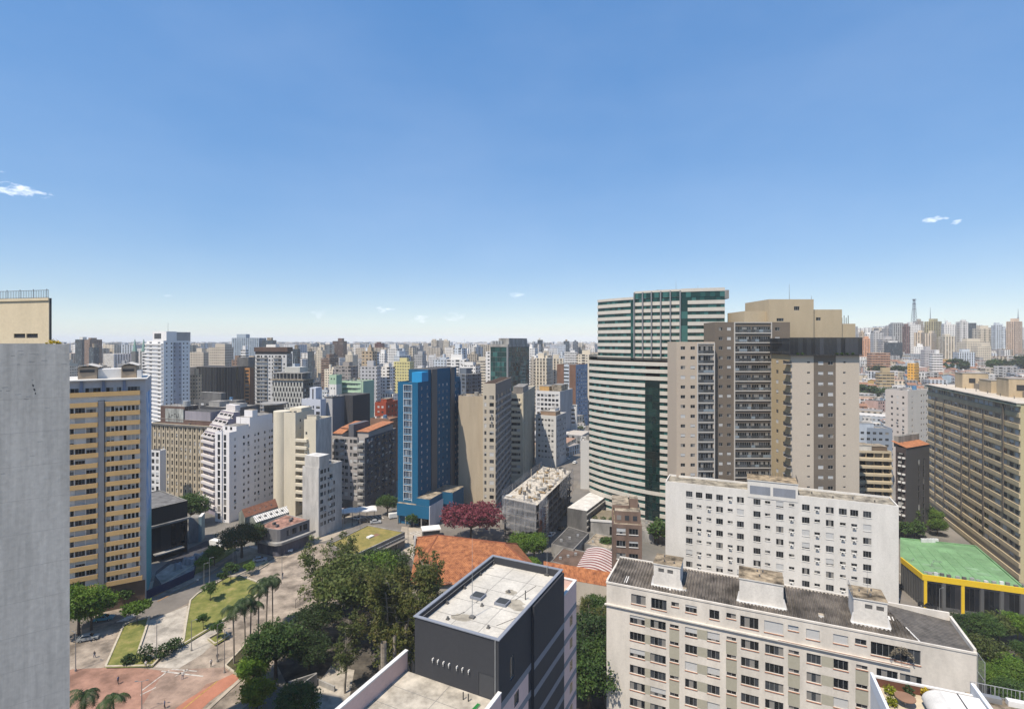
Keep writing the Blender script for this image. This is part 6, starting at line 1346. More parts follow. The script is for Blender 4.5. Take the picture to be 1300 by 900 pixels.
# ---- green roofed shop with a yellow fascia
def green_shop():
 zt = 9.0; yel = mat('yellow_fascia', (.68, .45, .02), .6, .08, bump=0); grn = mat('green_roof_paint', (.19, .34, .165), .88, .25, .18, .25, streak=1)
 c = [P(1143, 707, zt).xy, P(1171, 729, zt).xy, P(1303, 747, zt).xy, P(1239, 692, zt).xy, P(1143, 682, zt).xy]
 poly = c
 b = B('shop_building', 'low shop with a green painted flat roof and yellow fascia', (*((c[1]+c[3])/2), 0))
 g = b.g('roof'); g.face([(*p, zt-.35) for p in poly], grn)
 f = b.g('fascia')
 inner = offset(poly, .35)
 for i in range(len(poly)):
  a, d = poly[i], poly[(i+1) % len(poly)]; m = yel if i in (0, 1) else grn; ia, id_ = inner[i], inner[(i+1) % len(poly)]
  h = 1.5 if i in (0, 1) else .9
  f.face([(*a, zt-h), (*d, zt-h), (*d, zt), (*a, zt)], m); f.face([(*a, zt), (*d, zt), (*id_, zt), (*ia, zt)], m if i not in (0, 1) else yel); f.face([(*ia, zt-.35), (*id_, zt-.35), (*id_, zt), (*ia, zt)], grn)
 w = b.g('wall'); dk = mat('shop_wall', (.10, .10, .10)); ins = offset(poly, .25)
 for i in range(len(poly)):
  a, d = ins[i], ins[(i+1) % len(poly)]
  if i in (0, 1):
   Lw = (d-a).length; nb = 5 if i else 8; wins = []
   for k in range(nb): wins.append((.5+(Lw-1)*k/nb+.45, .5+(Lw-1)*(k+1)/nb-.45, .9 if k else .5, zt-2.0, 'k'))
   fac(b, w, a, d, 0, zt-.4, wins, dk, glass=G_BLACK, frame=M_DARKFR)
   e = (d-a).normalized()
   for k in range(nb+1):
    x = .5+(Lw-1)*k/nb; b.g('pillar#%d%d' % (i, k)).box(x-.35, x+.35, -.2, -.003, 0, zt-1.503, yel if k in (0, 2) and i else dk, a, e)
  else: w.face([(*a, 0), (*d, 0), (*d, zt-.4), (*a, zt-.4)], dk)
 e = (c[2]-c[1]).normalized(); q = V2(-e.y, e.x)
 for i in range(7):        # lapped membrane seams and patches
  p0_ = c[1]+(c[2]-c[1])*((i+.6)/8)+q*.6; p1_ = c[0]*.3+c[4]*.7+(c[3]-c[4])*((i+.6)/8); d_ = p1_-p0_; b.g('roof_seam#%d' % i).box(0, d_.length*.93, -.07, .07, zt-.345, zt-.33, mat('seam_green', (.11, .26, .10), .9, .3), p0_, d_)
 for i in range(6):
  o = c[1]+e*rnd.uniform(4, 24)+q*rnd.uniform(3, 14); b.g('roof_patch#%d' % i).box(-rnd.uniform(.8, 2), 1.2, -.8, rnd.uniform(.6, 1.5), zt-.344, zt-.326, mat('patch_green', (.22, .36, .20), .9, .3), o, e)
 # roof plant: split units and ducts along the front edge and at the back
 for i in range(15):
  o = c[1]+e*(1.5+i*1.55+rnd.random()*.5)+q*(1.0+rnd.random()*1.0); m = b.g('condenser#%d' % i); m.box(-.42, .42, -.28, .28, zt-.35, zt+.1+rnd.random()*.35, rnd.choice([M_AC, M_FRAME, M_CONCD]), o, e)
 for i in range(5):
  o = P(1172+i*4, 686.5, zt).xy; b.g('condenser#b%d' % i).box(-.6, .6, -.4, .4, zt-.35, zt+.7, M_AC, o, e)
 b.g('roof_duct').box(1.0, 5.0, 2.2, 2.6, zt-.345, zt+.1, M_FRAME, c[1], e)
 b.fin()
# ---- small brown building before the curved tower
def brown_house():
 br = mat('brown_stucco', (.22, .15, .115), .9, .25, .4);
 b = bb('brown_building', 'small brown five storey building in front of the curved tower', (815, 133), (-.985, .17), 778, 832.5, ZV(667, 133), br,
   L=dict(n=2, m=.5, w=2.3, h=1.5, fh=3.2, tg=1.0, k='s'), zb=0, par=.5, rm=M_ROOFT, sill=M_WHITE, detail=1, fin=False, dR=14)
 x, y = b.ll, b.lr
 b.g('upper_house').box(x*.08, x*.98, 2.5, y-.5, b.zt-.49, b.zt+2.6, br, b.Lc, -b.dl, M_ROOFT)
 for i in range(3): b.g('upper_window#%d' % i).box(x*.15+i*x*.28, x*.15+i*x*.28+1.1, 2.42, 2.497, b.zt+.3, b.zt+1.5, G_DARK, b.Lc, -b.dl)
 b.g('chimney_block').box(x*.62, x*.92, 6, 9, b.zt+2.61, b.zt+5.0, br, b.Lc, -b.dl, M_ROOFT)
 b.g('roof_step').box(x*.0, x*.6, 5, y, b.zt+2.605, b.zt+3.4, br, b.Lc, -b.dl, M_ROOFT)
 b.fin()
# ---- orange tiled hall (with a curved baroque gable) seen past the dark tower
def tiled_hall():
 zr, ze = 14.5, 9.5; t = tilemat('orange_tiles', (.17, .06, .03), (.47, .19, .08), .45, (.9, -.43))
 b = B('tiled_hall', 'old hall with an orange tile hip roof and a scrolled white gable', (*P(600, 720, 8).xy, 0))
 wl = mat('hall_wall', (.5, .45, .38), .9, .2)
 A, Bq, C_, D = P(529, 716, ze).xy, P(665, 712, ze).xy, P(640, 688, ze).xy, P(527, 686, ze).xy
 A = P(520, 742, ze).xy; Bq = P(700, 742, ze).xy; C_ = P(656, 690, ze).xy; D = P(530, 682, ze).xy
 r0, r1 = P(556, 679, zr).xy, P(640, 689, zr).xy
 r = b.g('roof')
 r.face([(*A, ze), (*Bq, ze), (*r1, zr), (*r0, zr)], t); r.face([(*Bq, ze), (*C_, ze), (*r1, zr)], t); r.face([(*C_, ze), (*D, ze), (*r0, zr), (*r1, zr)], t); r.face([(*D, ze), (*A, ze), (*r0, zr)], t)
 cap = mat('ridge_tile', (.24, .085, .045), .9, .2); hc = b.g('ridge_cap')
 for p_, q_ in (((*r0, zr), (*r1, zr)), ((*A, ze), (*r0, zr)), ((*Bq, ze), (*r1, zr)), ((*D, ze), (*r0, zr)), ((*C_, ze), (*r1, zr))): hc.tube(p_, q_, .22, .22, cap, 5)
 i4 = offset([A, Bq, C_, D], .6); w = b.g('wall')
 for i in range(4): a, c = i4[i], i4[(i+1) % 4]; w.face([(*a, 0), (*c, 0), (*c, ze+.3), (*a, ze+.3)], wl)
 # cross gable towards the left with the scrolled parapet
 g0, g1 = P(526, 712, 9).xy, P(530, 690, 9).xy
 e = (g1-g0).normalized(); Lg = (g1-g0).length; prof = [(0, 5), (0, 8), (.08, 8.2), (.12, 9.6), (.2, 10.6), (.3, 11.2), (.36, 12.8), (.45, 13.8), (.55, 13.8), (.64, 12.8), (.7, 11.2), (.8, 10.6), (.88, 9.6), (.92, 8.2), (1, 8), (1, 5)]
 gb = b.g('gable'); nn = V2(-e.y, e.x)*.5
 f = [(*(g0+e*Lg*p), z) for p, z in prof]; k = [(*(g0+nn+e*Lg*p), z) for p, z in prof]
 gb.face(f[::-1], M_WHITE); gb.face(k, M_WHITE)
 for i in range(len(f)-1): gb.face([f[i], f[i+1], k[i+1], k[i]], M_CONC)
 rc = b.g('cross_roof'); rm_ = (r0+r1)/2
 top = (g0+g1)/2; rc.face([(*g0, 9.2), (*(g0+(rm_-top)*.7), 9.8), (*(top+(rm_-top)*.7), 13.2), (*top, 13.0)], t); rc.face([(*top, 13.0), (*(top+(rm_-top)*.7), 13.2), (*(g1+(rm_-top)*.7), 9.8), (*g1, 9.2)], t)
 b.fin()
 # second, lower tiled wing to the right
 b = B('tiled_wing', 'low orange tiled wing to the right behind the charcoal tower', (*P(735, 722, 8).xy, 0))
 ze, zr = 6.5, 9.0; A, Bq, C_, D = P(690, 730, ze).xy, P(775, 745, ze).xy, P(775, 728, ze).xy, P(690, 716, ze).xy
 r0, r1 = P(690, 712, zr).xy, P(775, 726, zr).xy; r = b.g('roof'); r.face([(*A, ze), (*Bq, ze), (*r1, zr), (*r0, zr)], t); r.face([(*C_, ze), (*D, ze), (*r0, zr), (*r1, zr)], t)
 w = b.g('wall'); q = [A, Bq, C_, D]
 for i in range(4): a, c = q[i], q[(i+1) % 4]; w.face([(*a, 0), (*c, 0), (*c, ze-.05), (*a, ze-.05)], wl)
 b.fin()
def arched_roof():
 b = B('market_shed', 'shed with a red and white striped curved roof beside the brown building', (*P(757, 715, 6).xy, 0))
 A, Bq, C_, D = P(729, 721, 6).xy, P(776, 733, 6).xy, P(782, 700, 6).xy, P(745, 693, 6).xy
 m1 = mat('red_sheet', (.22, .07, .06), .7, .2); m2 = mat('pale_sheet', (.58, .53, .50), .7, .2); r = b.g('roof'); n = 10
 for i in range(n):
  t0, t1 = i/n, (i+.5)/n; t2 = (i+1)/n
  for ta, tb, m in ((t0, t1, m1), (t1, t2, m2)):
   for k in range(8):
    s0, s1 = k/8, (k+1)/8
    def W3(t, s): a = A+(D-A)*t; c = Bq+(C_-Bq)*t; q = a+(c-a)*s; return (q.x, q.y, 5.2+1.3*math.sin(math.pi*s))
    r.face([W3(ta, s0), W3(ta, s1), W3(tb, s1), W3(tb, s0)], m)
 w = b.g('wall'); q = [A, Bq, C_, D]
 for i in range(4): a, c = q[i], q[(i+1) % 4]; w.face([(*a, 0), (*c, 0), (*c, 5.2), (*a, 5.2)], M_CONCD)
 b.fin()
# ---- low building with a grass roof
def grass_roof():
 zt = 5.2; c = [P(452, 708, zt).xy, P(513, 676, zt).xy, P(470, 665.5, zt).xy, P(432, 680, zt).xy]
 c = [P(446, 706, zt).xy, P(514, 675, zt).xy, P(467, 666, zt).xy, P(418, 690, zt).xy]
 b = B('grass_roof_building', 'low concrete building with a dry grass roof by the crossroads', (*((c[0]+c[2])/2), 0))
 w = b.g('wall'); cc = mat('pavilion_concrete', (.27, .24, .21), .9, .25)
 for i in range(4):
  a, d = c[i], c[(i+1) % 4]; Lw = (d-a).length
  wins = [(.8+k*2.6, .8+k*2.6+1.9, .4, 2.9, 's') for k in range(int((Lw-1.5)/2.6))] if i == 0 else []
  fac(b, w, a, d, 0, zt, wins, cc, frame=M_DARKFR)
 roof(b, c, zt, .25, .35, cc, GRASS_DRY, M_CONC)
 ra = b.g('railing'); e = (c[1]-c[0]).normalized(); Lw = (c[1]-c[0]).length
 for k in range(20):
  q = c[0]+e*(Lw*k/19)-V2(-e.y, e.x)*.6; ra.tube((*q, 3.1), (*q, 4.2), .04, .04, M_FRAME, 4)
 q0, q1 = c[0]-V2(-e.y, e.x)*.6, c[1]-V2(-e.y, e.x)*.6; ra.tube((*q0, 4.2), (*q1, 4.2), .05, .05, M_WHITEFR, 5)
 b.g('walkway').box(0, Lw, -1.2, -.003, 2.9, 3.1, cc, c[0], e)
 q = P(470, 681, zt).xy; b.g('skylight').box(-1.2, 1.2, -.7, .7, zt-.25, zt+.2, M_WHITE, q, e); b.g('bare_patch').box(1.3, 3.8, -1.0, .9, zt-.248, zt-.235, mat('bare_earth', (.30, .17, .11), 1, .3), q, e)
 b.fin()
# ---- rounded two storey corner shop with reddish roof and the sheds behind it
def corner_shop():
 zt = 9.0; red = mat('faded_red_roof', (.42, .235, .18), .95, .35, .5, .3, streak=1)
 a, c1, c2, d = P(327, 668, zt).xy, P(353, 673, zt).xy, P(393, 659, zt).xy, P(363, 652.5, zt).xy
 # round the front corner
 cor = [a+(c1-a)*.75, a+(c1-a)*.93+(c2-c1)*.02, c1+(c2-c1)*.07, c1+(c2-c1)*.22]
 poly = [a]+cor+[c2, d]
 b = B('corner_shop', 'two storey corner shop with rounded front and faded red flat roof', (*((a+c2)/2), 0))
 w = b.g('wall'); low = mat('graffiti_wall', (.11, .11, .14), .9, .3, .6); up = mat('shop_upper', (.17, .165, .17), .9, .2)
 for i in range(len(poly)):
  p, q = poly[i], poly[(i+1) % len(poly)]; Lw = (q-p).length
  wins = [(.5+k*2.2, .5+k*2.2+1.7, 5.9, 7.9, 's') for k in range(int((Lw-.6)/2.2))] if i in (0, 4) else []
  fac(b, w, p, q, 0, zt, wins, up, [(0, Lw, 0, 4.0, low)], frame=M_DARKFR)
 roof(b, poly, zt, .25, .3, M_CONC, red)
 mq = b.g('marquee'); out = offset(poly, -1.4); inn = offset(poly, -.01)
 n = len(poly)
 for i in range(5):
  p0, p1, q0, q1 = out[i], out[(i+1) % n], inn[i], inn[(i+1) % n]
  mq.face([(*p0, 4.9), (*p1, 4.9), (*q1, 4.9), (*q0, 4.9)], M_CONC); mq.face([(*p0, 4.1), (*p1, 4.1), (*p1, 4.9), (*p0, 4.9)], M_CONC); mq.face([(*q0, 4.1), (*q1, 4.1), (*p1, 4.1), (*p0, 4.1)], M_CONCD)
 e = (c2-c1).normalized()
 for i, (u, v) in enumerate(((348, 665), (352, 668), (370, 659), (369, 661))):
  q = P(u, v, zt).xy; b.g('roof_vent#%d' % i).box(-.5, .5, -.4, .4, zt-.25, zt+.6, M_CONCD, q, e)
 b.fin()
 ws = tilemat('white_fibre_sheet', (.5, .49, .46), (.66, .64, .6), .8, (.6, .8)); bs = tilemat('brown_tiles', (.13, .06, .04), (.24, .11, .07), .5, (.6, .8))
 for nm, lab, pts, z0, z1, m in (('shed', 'long shed with a white fibre sheet roof behind the corner shop', ((325, 663), (367, 650), (361, 643.5), (317, 657)), 8.2, 9.6, ws),
         ('shed', 'long shed with a brown tiled roof beside the white tower', ((311, 657), (353, 643), (346, 636.5), (303, 651)), 7.6, 9.8, bs)):
  q = [P(u, v, z0).xy for u, v in pts]; b = B(nm, lab, (*((q[0]+q[2])/2), 0)); w = b.g('wall')
  for i in range(4): s, t = q[i], q[(i+1) % 4]; w.face([(*s, 0), (*t, 0), (*t, z0-.05), (*s, z0-.05)], mat('pale_green_wall', (.36, .38, .33), .9, .35))
  r = b.g('roof'); m0, m1 = (q[0]+q[3])/2, (q[1]+q[2])/2
  r.face([(*q[0], z0), (*q[1], z0), (*m1, z1), (*m0, z1)], m); r.face([(*m0, z1), (*m1, z1), (*q[2], z0), (*q[3], z0)], m)
  w.face([(*q[3], z0-.05), (*q[0], z0-.05), (*m0, z1-.05)], MATS['pale_green_wall'])
  for k in range(5):
   g = q[0]+(q[1]-q[0])*(.15+.17*k)+(q[3]-q[0])*.25; b.g('roof_vent#%d' % k).box(-.3, .3, -.3, .3, z0+.2, z0+1.1, M_CONCD, g)
  b.fin()
# ---- black glazed hall behind the ochre tower
def black_hall():
 zt = 17.5; bl = mat('black_cladding', (.018, .018, .02), .5, .1, bump=0); a = pt(193, 160)
 n = pt(238, 178); e = (n-pt(186, 168)).normalized(); a = pt(186, 168); dr = V2(-e.y, e.x)
 b = B('glazed_hall', 'black glazed hall with a grey roof behind the ochre banded tower', (*((a+n)/2), 0))
 Lw = (n-a).length; w = b.g('wall'); Rb, Lb = n+dr*22, a+dr*22
 fac(b, w, a, n, 0, zt, [], bl, [(0, Lw, 11.2, 12.0, M_CONC)])
 for p, q in ((n, Rb), (Rb, Lb), (Lb, a)): w.face([(*p, 0), (*q, 0), (*q, zt), (*p, zt)], bl)
 g = b.g('glazing')
 for k in range(7): g.box(Lw*(.1+.12*k)+.05, Lw*(.1+.12*(k+1))-.05, -.06, -.003, 3.2, 10.6, G_BLACK, a, e)
 for k in range(8): b.g('panel#%d' % k).box(Lw*k/8+.05, Lw*(k+1)/8-.05, -.05, -.003, 12.4, zt-.6, mat('black_panel', (.028, .028, .03), .45, .1, bump=0), a, e)
 b.g('ledge').box(0, Lw+.3, -.9, -.004, 11.3, 11.9, M_CONC, a, e); b.g('canopy').box(Lw*.15, Lw*.85, -2.2, -.004, 2.3, 2.7, M_CONC, a, e)
 roof(b, [a, n, Rb, Lb], zt, .3, .25, M_CONCD, mat('grey_membrane', (.20, .195, .19), .95, .3, .4, streak=1), M_CONC)
 b.fin()
 # white annex and low walls to the right
 p0 = pt(239.5, 186); b = B('annex_building', 'small pale annex with a bluish end beside the black hall', (*p0, 0)); ev = V2(.95, .3).normalized()
 b.g('wall').box(0, 3.2, 0, 4, 0, 8.5, mat('annex_pale', (.42, .43, .44), .9, .3), p0, ev, M_ROOFG); b.g('end_panel').box(3.21, 4.2, -.5, 4, 0, 9, mat('annex_bluish', (.20, .29, .33), .8, .2), p0, ev, M_WHITE)
 b.fin()
# ---- building site wrapped in netting
def building_site():
 d = 176; n = pt(682, d); zt = ZV(640, d); dl = V2(-.965, .26).normalized()
 dl = (pt(639, 184)-n).normalized(); dr = V2(-dl.y, dl.x)*-1; Rc = pt(726, 222); dr = (Rc-n).normalized(); lr = (Rc-n).length; ll = 12.0; Lc = n+dl*ll
 k = (639-CX)/F; ll = (k*n.y-n.x)/(dl.x-k*dl.y); Lc = n+dl*ll; Bk = Lc+dr*lr
 b = B('building_site', 'unfinished concrete frame wrapped in white netting, cluttered pour deck on top', (*((Lc+Rc)/2), 0))
 nf = 6; fh = (zt-.3)/nf; raw = mat('raw_concrete', (.19, .175, .16), .95, .3); deck = mat('pale_deck', (.62, .56, .47), .95, .3, .8, .3, streak=1)
 for f in range(1, nf+1): b.g('floor_slab#%d' % f).prism([Lc, n, Rc, Bk], f*fh-.3, f*fh, raw, deck if f == nf else None)
 cn = 0
 for i in range(4):
  for j in range(8):
   q = Lc+(n-Lc)*((i+.12)/3.3)+dr*(lr*(j+.1)/7.3); m = b.g('column#%d' % cn); cn += 1; m.box(-.25, .25, -.25, .25, 0, zt-.31, raw, q, -dl)
 br = mat('red_brick_infill', (.24, .10, .06), .95, .25)
 for f in range(nf-1): b.g('brick_infill#%d' % f).box(1.5+f % 2, 6+f*2, .06, .25, f*fh+.01, f*fh+fh-.32, br, n, dr, None, -V2(dr.y, -dr.x))
 # netting: hanging sheets with waves
 m_, t, bs = newmat('white_netting'); MATS['white_netting'] = m_
 bs.inputs['Base Color'].default_value = (.40, .40, .41, 1); bs.inputs['Roughness'].default_value = .9; bs.inputs['Alpha'].default_value = .36
 def net(part, p0, p1, z0, z1, wav, oo, seed):
  rr = random.Random(seed); m = b.g(part); ph = rr.random()*6; nx, nz = 70, 10; e_ = (p1-p0); o = V2(e_.y, -e_.x).normalized()
  for i in range(nx):
   for j in range(nz):
    def W3(a, c):
     s, t_ = a/nx, c/nz; zb_ = z0+wav*(math.sin(s*9+ph)*.5+math.sin(s*21+ph*2)*.25)
     z = z1+(zb_-z1)*t_; q = p0+e_*s+o*(oo+.13*math.sin(s*37+ph+t_*2)*(.25+t_)+.1*math.sin(s*83+t_*3)+.12*math.sin(t_*7+s*5)); return (*q, z)
    m.face([W3(i, j+1), W3(i+1, j+1), W3(i+1, j), W3(i, j)], m_)
 net('netting#0', Lc, n, zt-10.5, zt-4.4, 1.8, .6, 1); net('netting#1', Lc, n, zt-5.0, zt+.9, .8, .7, 5); net('netting#2', n, n+dr*lr*.2, zt-7, zt+.4, 3.0, .5, 2); net('netting#3', n+dr*lr*.55, Rc, zt-6.5, zt+1.2, 3, .6, 3)
 net('netting#4', Bk, Lc, zt-8, zt+2.2, 2, .6, 4)
 # clutter on the deck
 cols = [mat('formwork_timber', (.38, .27, .15), .9, .3), M_ROOFW, M_CONC, mat('plank_pale', (.56, .48, .36), .9, .3), M_CONCD]
 rr = random.Random(3)
 KD = [('timber_stack', (1.8, .5, .25), 'stack of timber lying on the pale deck of the building site'), ('concrete_stub', (.6, .6, 1.3), 'short column stub standing on the deck of the building site'), ('formwork_panel', (2.4, 1.1, .35), 'formwork panel lying on the deck of the building site'), ('material_crate', (.9, .8, .7), 'crate of materials on the deck of the building site'), ('plank', (3, .2, .15), 'loose plank on the deck of the building site')]
 for i in range(80):
  q = Lc+(n-Lc)*rr.uniform(.06, .92)+dr*lr*rr.uniform(.03, .96); a = rr.random()*3; nm, (w_, l_, h_), lb_ = rr.choice(KD); m = MB()
  m.box(-w_/2, w_/2, -l_/2, l_/2, zt+.003, zt+h_*rr.uniform(.7, 1.4), rr.choice(cols), q, (math.cos(a), math.sin(a)))
  o_ = m.build(nm, None, (q.x, q.y, zt)); o_.location = (q.x, q.y, zt); tagp(o_, lb_, 'site material', 'loose materials on the building site deck')
 for i in range(26):
  q = Lc+(n-Lc)*rr.choice([.04, .35, .65, .95])+dr*lr*(i % 9+.5)/9; b.g('starter_bar#%d' % i).tube((*q, zt), (q.x+.05, q.y, zt+1.6+2*rr.random()), .13, .1, rr.choice(cols), 4)
 # hoist tower on the right side
 q = n+dr*6+V2(dr.y, -dr.x)*1.6; hs = b.g('hoist_tower'); zh = zt-.5
 for x, y in ((0, 0), (1.5, 0), (1.5, 1.5), (0, 1.5)): hs.box(x-.07, x+.07, y-.07, y+.07, 0, zh, M_FRAME, q, dr)
 for k in range(int(zh/1.2)):
  z = k*1.2
  for x0, x1, y0, y1 in ((.08, 1.42, -.05, .05), (.08, 1.42, 1.45, 1.55), (-.05, .05, .08, 1.42), (1.45, 1.55, .08, 1.42)): hs.box(x0, x1, y0, y1, z, z+.12, M_FRAME, q, dr)
 b.fin()
# ---- low sheds and yards between the bigger buildings
def low_sheds():
 rows = [('grey_shed', 'low grey roofed shed in the yard right of the building site', ((700, 690), (728, 697), (748, 676), (722, 668)), 4.5, M_ROOFD), ('brown_shed', 'brown sheet roofed shed beside the striped curved roof', ((700, 712), (735, 722), (744, 700), (716, 694)), 4, mat('brown_sheet', (.15, .10, .075), .9, .3)),
   ('pale_shed', 'pale flat roofed low building behind the tiled wing', ((742, 690), (776, 697), (784, 682), (756, 676)), 3.6, M_ROOFT), ('brick_shed', 'low brick coloured roof left of the brown building', ((744, 700), (776, 706), (778, 697), (752, 692)), 3.2, mat('brick_roof', (.26, .12, .08), .9, .3)),
   ('garage', 'low grey garage roof at the foot of the mid white block', ((836, 735), (848, 740), (850, 715), (838, 712)), 3.5, M_ROOFG), ('annex_roof', 'pale low annex between the brown building and the curved tower', ((790, 668), (830, 676), (834, 662), (800, 656)), 4, M_ROOFG)]
 for nm, lab, q, z, m in rows:
  q = [P(u, v, z).xy for u, v in q]; c = (q[0]+q[2])/2; b = B(nm, lab, (c.x, c.y, 0)); w = b.g('wall')
  for i in range(4): a, d = q[i], q[(i+1) % 4]; w.face([(*a, 0), (*d, 0), (*d, z), (*a, z)], M_CONC)
  roof(b, q, z, .2, .2, M_CONC, m)
  for i in range(3): p = q[0]+(q[2]-q[0])*(.25+.22*i); b.g('roof_vent#%d' % i).box(-.4, .4, -.3, .3, z-.2, z+.5, M_FRAME, p)
  b.fin()
# ================================================================== MIDDLE DISTANCE
def mid_buildings():
 D3 = V2(-.985, .17)
 # --- left group
 m = mat('beige_grid', (.40, .34, .25), .9, .12)
 b = bb('office_block', 'beige office block with a dense grid of narrow dark windows beside the ochre tower', (269, 222), V2(-.955, .296), 192.5, 281, ZV(541, 222), m,
   L=dict(n=13, m=.6, w=.85, h=1.9, fh=3.0, tg=1.2, k='d'), R=None, par=.6, rm=M_ROOFG, ph=[(.1, .95, .3, .9, 2.2, mat('brown_plant', (.16, .10, .08)))], fin=False, rev=.35)
 for i in range(14): b.g('fin#%d' % i).box(.35+i*(b.ll-.7)/13-.15, .35+i*(b.ll-.7)/13+.15, -.3, -.003, 3, b.zt-1, m, b.Lc, -b.dl)
 b.g('cornice').box(-.2, b.ll+.2, -.6, -.004, b.zt-.9, b.zt-.3, M_CONCD, b.Lc, -b.dl)
 # rooftop billboard: blank grey boards with a scribbled sign
 x0, x1 = colx(b.Lc, b.N, 206), colx(b.Lc, b.N, 229); z = b.zt
 b.g('billboard').box(x0, x1, 1.4, 1.7, z+.6, z+6.4, mat('billboard_pale', (.42, .43, .40), .8, .35, .6), b.Lc, -b.dl)
 sg = b.g('billboard_writing'); ink = mat('sign_ink', (.06, .06, .06), bump=0); rr = random.Random(5)
 for i, xx in enumerate((.22, .36, .5, .62, .74)):
  xc = x0+(x1-x0)*xx
  sg.box(xc-.12, xc+.12, 1.36, 1.397, z+2.6, z+4.4-.5*(i % 2), ink, b.Lc, -b.dl)
  if i < 4: sg.box(xc+.121, xc+.85, 1.36, 1.397, z+2.6+.7*(i % 3), z+2.95+.7*(i % 3), ink, b.Lc, -b.dl)
 x2 = colx(b.Lc, b.N, 262); b.g('plant_screen').box(x1+.05, x2, 2.0, 9, z+.4, z+5.6, mat('mauve_grey_screen', (.30, .28, .31)), b.Lc, -b.dl, M_ROOFD)
 b.g('plant_house').box(x0-3.5, x1+.02, 2.0, 9, z+.4, z+7.4, mat('dark_brown_house', (.13, .085, .07)), b.Lc, -b.dl, M_ROOFG)
 q = b.Lc-b.dl*(x1-1)+b.dr*4; b.g('water_tank').cyl((q.x, q.y), 1.5, z+7.41, z+9.8, M_FRAME, 14)
 for i in range(9):
  q = b.Lc-b.dl*(x0-3+i*2.1)+b.dr*3; b.g('antenna#%d' % i).tube((q.x, q.y, z+5), (q.x, q.y, z+9.5+i % 3), .08, .05, M_RAIL, 4)
 b.fin()
 bb('apartment_block', 'low pale block with lattice balconies tucked beside the beige office block', (203, 215), V2(-.98, .2), 191, 207, ZV(572, 215), M_WHITE,
  L=dict(n=2, m=.2, w=1.3, h=1.8, fh=2.8, tg=.8, k='d'), R=None, par=.4, dR=3)
 # white tower left
 wt = mat('white_tower', (.70, .685, .67), .9, .1); zt = ZV(432.5, 392)
 b = bb('apartment_tower', 'tall white tower with stacked balconies on its left face and a boxy top', (207.5, 392), V2(-.80, .6), 186, 241, zt, wt,
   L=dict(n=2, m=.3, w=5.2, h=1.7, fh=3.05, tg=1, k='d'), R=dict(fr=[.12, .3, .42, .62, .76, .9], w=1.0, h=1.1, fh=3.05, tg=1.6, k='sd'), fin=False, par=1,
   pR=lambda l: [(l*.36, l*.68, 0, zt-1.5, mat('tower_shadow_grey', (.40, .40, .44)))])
 for k in range(38):
  zz = zt-2.9-3.05*k
  if zz < 5: break
  b.g('balcony#%d' % k).box(-.2, b.ll-.5, -1.3, -.004, zz-.2, zz+.85, wt, b.Lc, -b.dl)
 b.g('penthouse').box(b.ll*.2, b.ll+b.ll*.0+.0, 2, 9, zt-.9, zt+7.0, wt, b.Lc, -b.dl); b.g('penthouse_side').box(b.ll*.3, b.ll*.97, 9.01, 19, zt-.9, zt+6.6, mat('warm_grey_top', (.40, .38, .36)), b.Lc, -b.dl)
 b.g('penthouse_opening').box(b.ll*.3, b.ll*.7, 1.9, 1.997, zt+1.5, zt+5.6, M_DARKFR, b.Lc, -b.dl)
 q = (b.Lc+b.Rc)/2; b.g('antenna').tube((q.x, q.y, zt), (q.x, q.y, zt+14), .15, .08, M_RAIL, 4)
 b.fin()
 # stepped purple building
 pu = mat('mauve_render', (.27, .235, .27), .9, .15); wh = mat('terrace_white', (.58, .54, .52), .9, .12)
 b = bb('apartment_block', 'mauve block whose upper storeys step back in white slanted terraces', (274, 214), V2(-.80, .6), 258, 305, ZV(557, 214), pu, zb=0,
   L=dict(n=2, m=.3, w=4.2, h=1.6, fh=2.9, tg=.8, k='d'), fin=False, par=.3)
 for k in range(12):
  zz = b.zt-2.3-2.9*k
  if zz < 3: break
  b.g('balcony#%d' % k).box(0, b.ll, -1.0, -.004, zz-.2, zz+.8, wh, b.Lc, -b.dl)
 for k in range(4):
  y0 = .6+2.2*k; z0 = b.zt-.29+2.6*k; b.g('setback_storey#%d' % k).box(0, b.ll-.2, y0, b.lr, z0, z0+2.59, pu, b.Lc, -b.dl, M_ROOFW)
  m_ = b.g('slanted_terrace#%d' % k)
  for x in (0, .34, .67, 1):
   q0 = b.Lc-b.dl*((b.ll-.4)*x)+b.dr*(y0-1.4); q1 = b.Lc-b.dl*((b.ll-.4)*x)+b.dr*(y0+.6); m_.tube((*q0, z0+.1), (*q1, z0+2.5), .22, .22, wh, 4)
  m_.box(0, b.ll-.2, y0-1.4, y0-1.1, z0+.003, z0+.9, wh, b.Lc, -b.dl); m_.box(0, b.ll-.2, y0-.2, y0+.1, z0+1.5, z0+1.8, wh, b.Lc, -b.dl)
  b.g('terrace_glass#%d' % k).box(.3, b.ll-.5, y0-.06, y0-.003, z0+.3, z0+1.5, G_DARK, b.Lc, -b.dl)
 b.g('penthouse').box(1, b.ll*.8, 11, b.lr-1, b.zt+10.2, b.zt+12.6, wh, b.Lc, -b.dl)
 b.fin()
 # lilac white building
 lw = mat('lilac_white', (.74, .715, .71), .9, .1); zt = ZV(549, 206)
 b = bb('apartment_block', 'white block with small square windows in rows and a stepped roofline', (291, 206), V2(-.965, .262), 273, 347, zt, lw, zb=0,
   L=dict(fr=[.27, .7], w=1.25, h=2.45, fh=2.85, tg=1.0, k='k', base=1), R=dict(fr=[.12, .31, .41, .56, .64, .79, .91, .97], w=1.0, h=1.15, fh=2.75, tg=2.6, k='ds'), fin=False, par=.7)
 b.g('pilaster').box(b.ll*.46, b.ll*.53, -.4, -.004, 0, zt+.3, lw, b.Lc, -b.dl)
